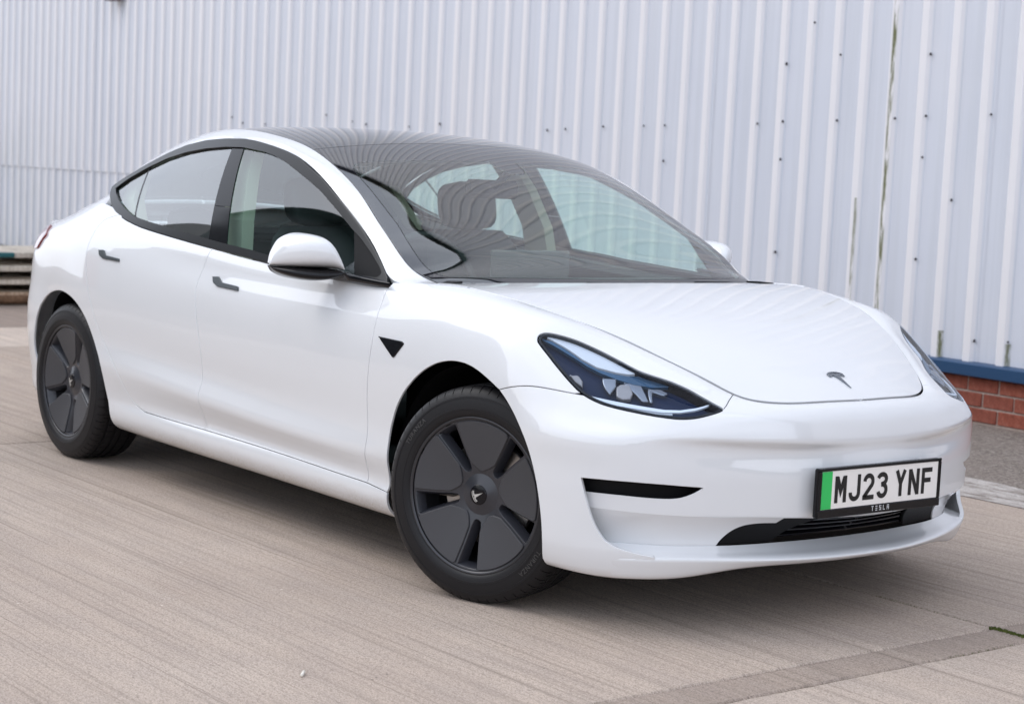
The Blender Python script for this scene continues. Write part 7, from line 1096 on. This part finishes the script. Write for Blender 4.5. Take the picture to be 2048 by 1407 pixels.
GLYPH = {  # strokes in mm, 50 x 79 cell, stroke 14
 'M': [[(7, 0), (7, 79)], [(10, 76), (25, 34), (40, 76)], [(43, 0), (43, 79)]],
 'J': [[(43, 79), (43, 24)]+arcp(25, 24, 18, 17, 0, -180, 16)+[(7, 27)]],
 '2': [arcp(25, 54, 18, 18, 175, -35, 18)+[(7, 10), (7, 7), (50, 7)]],
 '3': [arcp(24, 57.5, 18, 14.5, 165, -80, 16)+[(20, 42)], [(20, 42), (26, 42)]+arcp(25, 24.5, 18, 17.5, 85, -168, 18)],
 'Y': [[(7, 79), (25, 38), (43, 79)], [(25, 42), (25, 0)]],
 'N': [[(7, 0), (7, 79)], [(8, 77), (42, 2)], [(43, 0), (43, 79)]],
 'F': [[(7, 0), (7, 79)], [(7, 72), (48, 72)], [(7, 41), (42, 41)]],
 'T': [[(0, 72), (50, 72)], [(25, 60), (25, 0)]], 'E': [[(3, 72), (50, 72)], [(3, 39), (50, 39)], [(3, 7), (50, 7)]],
 'S': [[(50, 72), (7, 72), (7, 40), (43, 40), (43, 7), (0, 7)]], 'L': [[(7, 79), (7, 7), (50, 7)]],
 'A': [[(0, 72), (50, 72)], [(7, 60), (7, 0)], [(43, 60), (43, 0)], [(7, 37), (43, 37)]] }
def glyph(c, y0, z0, s, M, name, x=PX+.0009, parent=np_):
    mb = MB()
    for k, P in enumerate(GLYPH[c]):
        a, b = ribbon(P, 14); n = len(a); xx = x+k*.00012
        mb.add([(xx, y0+p[0]*s, z0+p[1]*s) for p in np.r_[a, b]], [(i, n+i, n+i+1, i+1) for i in range(n-1)])
    return mb.build(name, M, parent)
y = -.203
for c in 'MJ23 YNF':
    if c == ' ': y += .033-.011; continue
    glyph(c, y, PZ-.0395, .001, INK, 'plate_character'); y += .061
y = -.0405
for c in 'TESLA': glyph(c, y, PZ-PH-.0185, .000185, mat('plate_silver_print', (.62, .63, .65), .4), 'holder_letter', x=PX+.0038); y += .0172
# ------------------------------------------------------------------ bonnet emblem, wipers, cowl
me = emblem_mesh(.086, .003); V = []
for x, z, h in me[0]:
    u_, v_ = inv_hood(.672-z*.90, abs(x)*.82); p = hood.P(u_, v_)[0]; nn = hood.N(np.array([u_]), np.array([v_]))[0]; nn *= np.sign(nn[2]); V.append((p[0]+nn[0]*h, x*.82, p[2]+nn[2]*h))
em = mesh('emblem', V, me[1], STEEL, bon)
cow = []
for y in np.linspace(-.74, .74, 41):
    t = abs(y)/.74; x0 = -.205-.215*t**2.3; zc = .947-.012*t**2; cow.append([(x0+.015, y, zc-.018), (x0-.03, y, zc-.020), (x0-.12, y, zc-.045)])
cow = np.array(cow); V = cow.reshape(-1, 3); mesh('cowl', V, [(i*3+j, i*3+j+1, (i+1)*3+j+1, (i+1)*3+j) for i in range(40) for j in range(2)], MATB, car, smooth=True)
def on_roof(x, y, lift):
    u, v = .1, abs(y)/.7
    for _ in range(40):
        p = roof.P(u, v)[0]; a, b = roof.D(np.array([u]), np.array([v])); J = np.array([[a[0, 0], b[0, 0]], [a[0, 1], b[0, 1]]]); d = np.linalg.solve(J, np.array([x-p[0], abs(y)-p[1]])); L_ = np.hypot(*d); d *= min(1, .08/max(L_, 1e-9)); u += d[0]; v += d[1]
    p = roof.P(u, v)[0]; n_ = roof.N(np.array([u]), np.array([v]))[0]; n_ *= np.sign(n_[2]); p = p+n_*lift; p[1] *= np.sign(y) if y else 1; return p
for y0, y1, lab in ((-.50, .10, 0), (.02, .60, 1)):
    wp = empty('wiper', (-.3, (y0+y1)/2, .95), parent=car); P = []
    for t in np.linspace(0, 1, 14):
        y = y0+(y1-y0)*t; xx = -.236-.195*(abs(y)/.74)**2.2-.020-.014*math.sin(math.pi*t); P.append(on_roof(xx, y, .010))
    V, F = tube(P, .0075, 8); mesh('wiper_blade', V, F, MATB, wp, smooth=True)
    P2 = [np.array(P[6])+[0, 0, .006], np.array(P[10])+[.02, 0, .004], np.array(P[-1])+[.055, .03, -.006]]; V, F = tube(P2, [.006, .008, .011], 8); mesh('wiper_arm', V, F, SATINB, wp, smooth=True)
for s_ in (-1, 1):   # black corner plates between bonnet and screen
    P = [(-.425, .722, .936), (-.36, .742, .939), (-.335, .735, .944), (-.36, .68, .948), (-.43, .69, .944)]
    mesh('cowl_corner', [(x, y*s_, z+.002) for x, y, z in P]+[(x, y*s_, z-.02) for x, y, z in P], [tuple(range(5))]+[(i, 5+i, 5+(i+1) % 5, (i+1) % 5) for i in range(5)], MATB, car)
# ------------------------------------------------------------------ under the skin
mesh('underbody', *bevbox(-3.55, .52, -.70, .70, .165, .30, .03), MATB, car)
mesh('firewall', *box(-.62, -.40, -.70, .70, .25, .90), MATB, car)
for x0, sx in ((0, 1), (-2.875, -1)):
    for s_ in (-1, 1):
        V = []; n = 48; pr = [(.386, -.893), (.388, -.86), (.380, -.60), (.378, -.48), (.0, -.47)]
        for k in range(n+1):
            t = R_(2+176*k/n); c_ = max(0, math.cos(t)*sx)
            for r, y in pr: V.append((x0+r*math.cos(t), (-y-(.075 if y < -.8 else 0)*c_**1.5)*s_, .335+r*math.sin(t)))
        mesh('wheel_arch_liner', V, [(k*5+i, k*5+i+1, (k+1)*5+i+1, (k+1)*5+i) for k in range(n) for i in range(4)], MATB, car, smooth=True)
# ------------------------------------------------------------------ cabin
def loft(name, secs, M, parent, cap=True):
    A = np.array(secs); k, n, _ = A.shape; V = A.reshape(-1, 3); F = [(i*n+j, i*n+(j+1) % n, (i+1)*n+(j+1) % n, (i+1)*n+j) for i in range(k-1) for j in range(n)]
    if cap: F += [tuple(range(n))[::-1], tuple(range((k-1)*n, k*n))]
    return mesh(name, V, F, M, parent, smooth=True)
def sell(cx, cy, cz, a, b, ex=.55, n=28, tilt=0.):
    out = []
    for k in range(n):
        t = 2*math.pi*k/n; c_, s_ = math.cos(t), math.sin(t); out.append((cx+a*math.copysign(abs(c_)**ex, c_), cy+b*math.copysign(abs(s_)**ex, s_), cz))
    return out
def seat(x, y, name='front_seat'):
    e = empty(name, (x, y, .3), parent=car)
    S = [sell(x+.10-.0*k, y, .34+.02*k, .27-.01*abs(k-3), .25-.008*abs(k-3), .5) for k in range(8)]; loft('seat_cushion', S, CLOTH, e)
    S = []
    for t in np.linspace(0, 1, 14):
        S.append(sell(x-.16-.235*t, y, .44+.62*t, .075-.018*t, (.255-.05*t**2)*(1-.25*max(0, t-.9)/.1), .45))
    loft('seat_back', S, CLOTH, e); S = []
    for t in np.linspace(0, 1, 12):
        r = math.sqrt(max(0.02, 1-(2*t-1)**4)); S.append(sell(x-.40-.035*t, y, 1.055+.205*t, .058*r, .135*r**.8, .6))
    loft('headrest', S, CLOTH, e)
    return e
seat(-1.35, -.37); seat(-1.35, .37)
rb = empty('rear_bench', (-2.3, 0, .3), parent=car)
loft('seat_cushion', [sell(-2.28, 0, .36+.03*k, .27, .62, .3) for k in range(5)], CLOTH, rb)
loft('seat_back', [sell(-2.52-.20*t, 0, .45+.50*t, .07, .62, .25) for t in np.linspace(0, 1, 8)], CLOTH, rb)
for y in (-.38, .38): loft('headrest', [sell(-2.74-.02*t, y, .95+.14*t, .045*math.sqrt(max(.05, 1-(2*t-1)**4)), .12*math.sqrt(max(.05, 1-(2*t-1)**4)), .6) for t in np.linspace(0, 1, 8)], CLOTH, rb)
# dashboard, screen, steering wheel
D_ = []
for y in np.linspace(-.70, .70, 29):
    q = abs(y)/.70; xf = -.36-.16*q**2.2; D_.append([(xf, y, .885), (xf-.10, y, .905), (-.68-.03*q, y, .935-.01*q), (-.80, y, .930), (-.835, y, .905), (-.84, y, .80), (-.80, y, .62)])
D_ = np.array(D_); mesh('dashboard', D_.reshape(-1, 3), [(i*7+j, i*7+j+1, (i+1)*7+j+1, (i+1)*7+j) for i in range(28) for j in range(6)], DASH, car, smooth=True)
ds = empty('centre_screen', (-.86, 0, .9), parent=car); V, F = bevbox(-.868, -.858, -.185, .185, .82, 1.025, .004); mesh('screen_panel', V, F, SCREEN, ds)
V, F = tube([(-.80, 0, .86), (-.856, 0, .90)], .03, 10); mesh('screen_mount', V, F, DASH, ds)
swl = empty('steering_wheel', (-.98, -.37, .90), parent=car); P = []
for t in np.linspace(0, 2*math.pi, 49): P.append((-.96+.178*math.sin(t)*-.42, -.37+.182*math.cos(t), .905+.178*math.sin(t)*.91))
V, F = tube(P, .0145, 10, caps=False); mesh('wheel_rim', V, F, DASH, swl, smooth=True)
loft('wheel_hub', [sell(-.93+.05*t, -.37, .885+.0*t, .001+.02, .075, .7, 20) for t in (0, 1)], DASH, swl)
for s_ in (-1, 1): V, F = tube([(-.945, -.37+s_*.03, .90), (-.962, -.37+s_*.178, .905)], .016, 8); mesh('wheel_spoke', V, F, DASH, swl, smooth=True)
V, F = tube([(-.80, -.37, .86), (-.94, -.37, .895)], .035, 12); mesh('steering_column', V, F, DASH, swl, smooth=True)
# rear view mirror
rm = empty('interior_mirror', (-1.1, 0, 1.25), parent=car)
mesh('mirror_shell', *bevbox(-1.135, -1.10, -.125, .125, 1.205, 1.275, .015), MATB, rm)
V, F = tube([(-1.10, 0, 1.25), (-1.02, 0, 1.305)], .014, 8); mesh('mirror_stem', V, F, MATB, rm)
RAILT = mat('rail_grey_trim', (.22, .235, .225), .8)
# pillars, headliner, door cards
for s_ in (-1, 1):
    def bar(name, P, wd, M):
        P = np.array(P, float); V = []
        for p in P: V += [(p[0]-wd/2, p[1]*s_, p[2]), (p[0]+wd/2, p[1]*s_, p[2]), (p[0]+wd/2, (p[1]-.05)*s_, p[2]), (p[0]-wd/2, (p[1]-.05)*s_, p[2])]
        k = len(P); mesh(name, V, [(i*4+j, i*4+(j+1) % 4, (i+1)*4+(j+1) % 4, (i+1)*4+j) for i in range(k-1) for j in range(4)], M, car)
    bar('inner_pillar', [(-1.71, .775, .90), (-1.74, .755, 1.08), (-1.80, .705, 1.24), (-1.86, .645, 1.36)], .15, BEIGE)
    bar('inner_pillar', [(-2.62, .74, 1.02), (-2.72, .71, 1.12), (-2.76, .66, 1.22)], .10, BEIGE)
    us = np.linspace(.42, rail.box[0]*.80, 60); vs_ = np.linspace(.02, 1.0, 5)*rail.box[1]
    U_, V_ = np.meshgrid(us, vs_, indexing='ij'); P, N_, _, _ = frame(rail, np.stack([U_.ravel(), V_.ravel()], 1)); P = P-N_*.024; P[:, 1] *= s_
    mesh('inner_rail', P, [(i*5+j, i*5+j+1, (i+1)*5+j+1, (i+1)*5+j) for i in range(59) for j in range(4)], RAILT, car, smooth=True)
    V = []; xs = np.linspace(-2.75, -.62, 20); zb = tab(BELT[:, 0], BELT[:, 2])(xs); wb = tab(BELT[:, 0], BELT[:, 1])(xs)
    for x, z, w0 in zip(xs, zb, wb): V += [(x, (w0-.03)*s_, z-.012), (x, (w0-.09)*s_, z-.03), (x, (w0-.11)*s_, z-.35), (x, (w0-.05)*s_, .35)]
    mesh('door_card', V, [(i*4+j, i*4+j+1, (i+1)*4+j+1, (i+1)*4+j) for i in range(19) for j in range(3)], CLOTH, car, smooth=False)
H = []
for u in np.linspace(.99, 2.5, 24):
    H.append([tuple(roof.P(u, v)[0]*[1, s, 1]-np.array([0, 0, .035])) for s, v in [(-1, .96), (-1, .88), (-1, .75), (-1, .5), (1, 0), (1, .5), (1, .75), (1, .88), (1, .96)]])
H = np.array(H); mesh('headliner', H.reshape(-1, 3), [(i*9+j, i*9+j+1, (i+1)*9+j+1, (i+1)*9+j) for i in range(23) for j in range(8)], HEADL, car, smooth=True)
mesh('rear_shelf', *bevbox(-3.35, -2.74, -.62, .62, .95, .985, .01), CLOTH, car)
mesh('cabin_floor', *box(-2.9, -.45, -.72, .72, .29, .31), CLOTH, car)
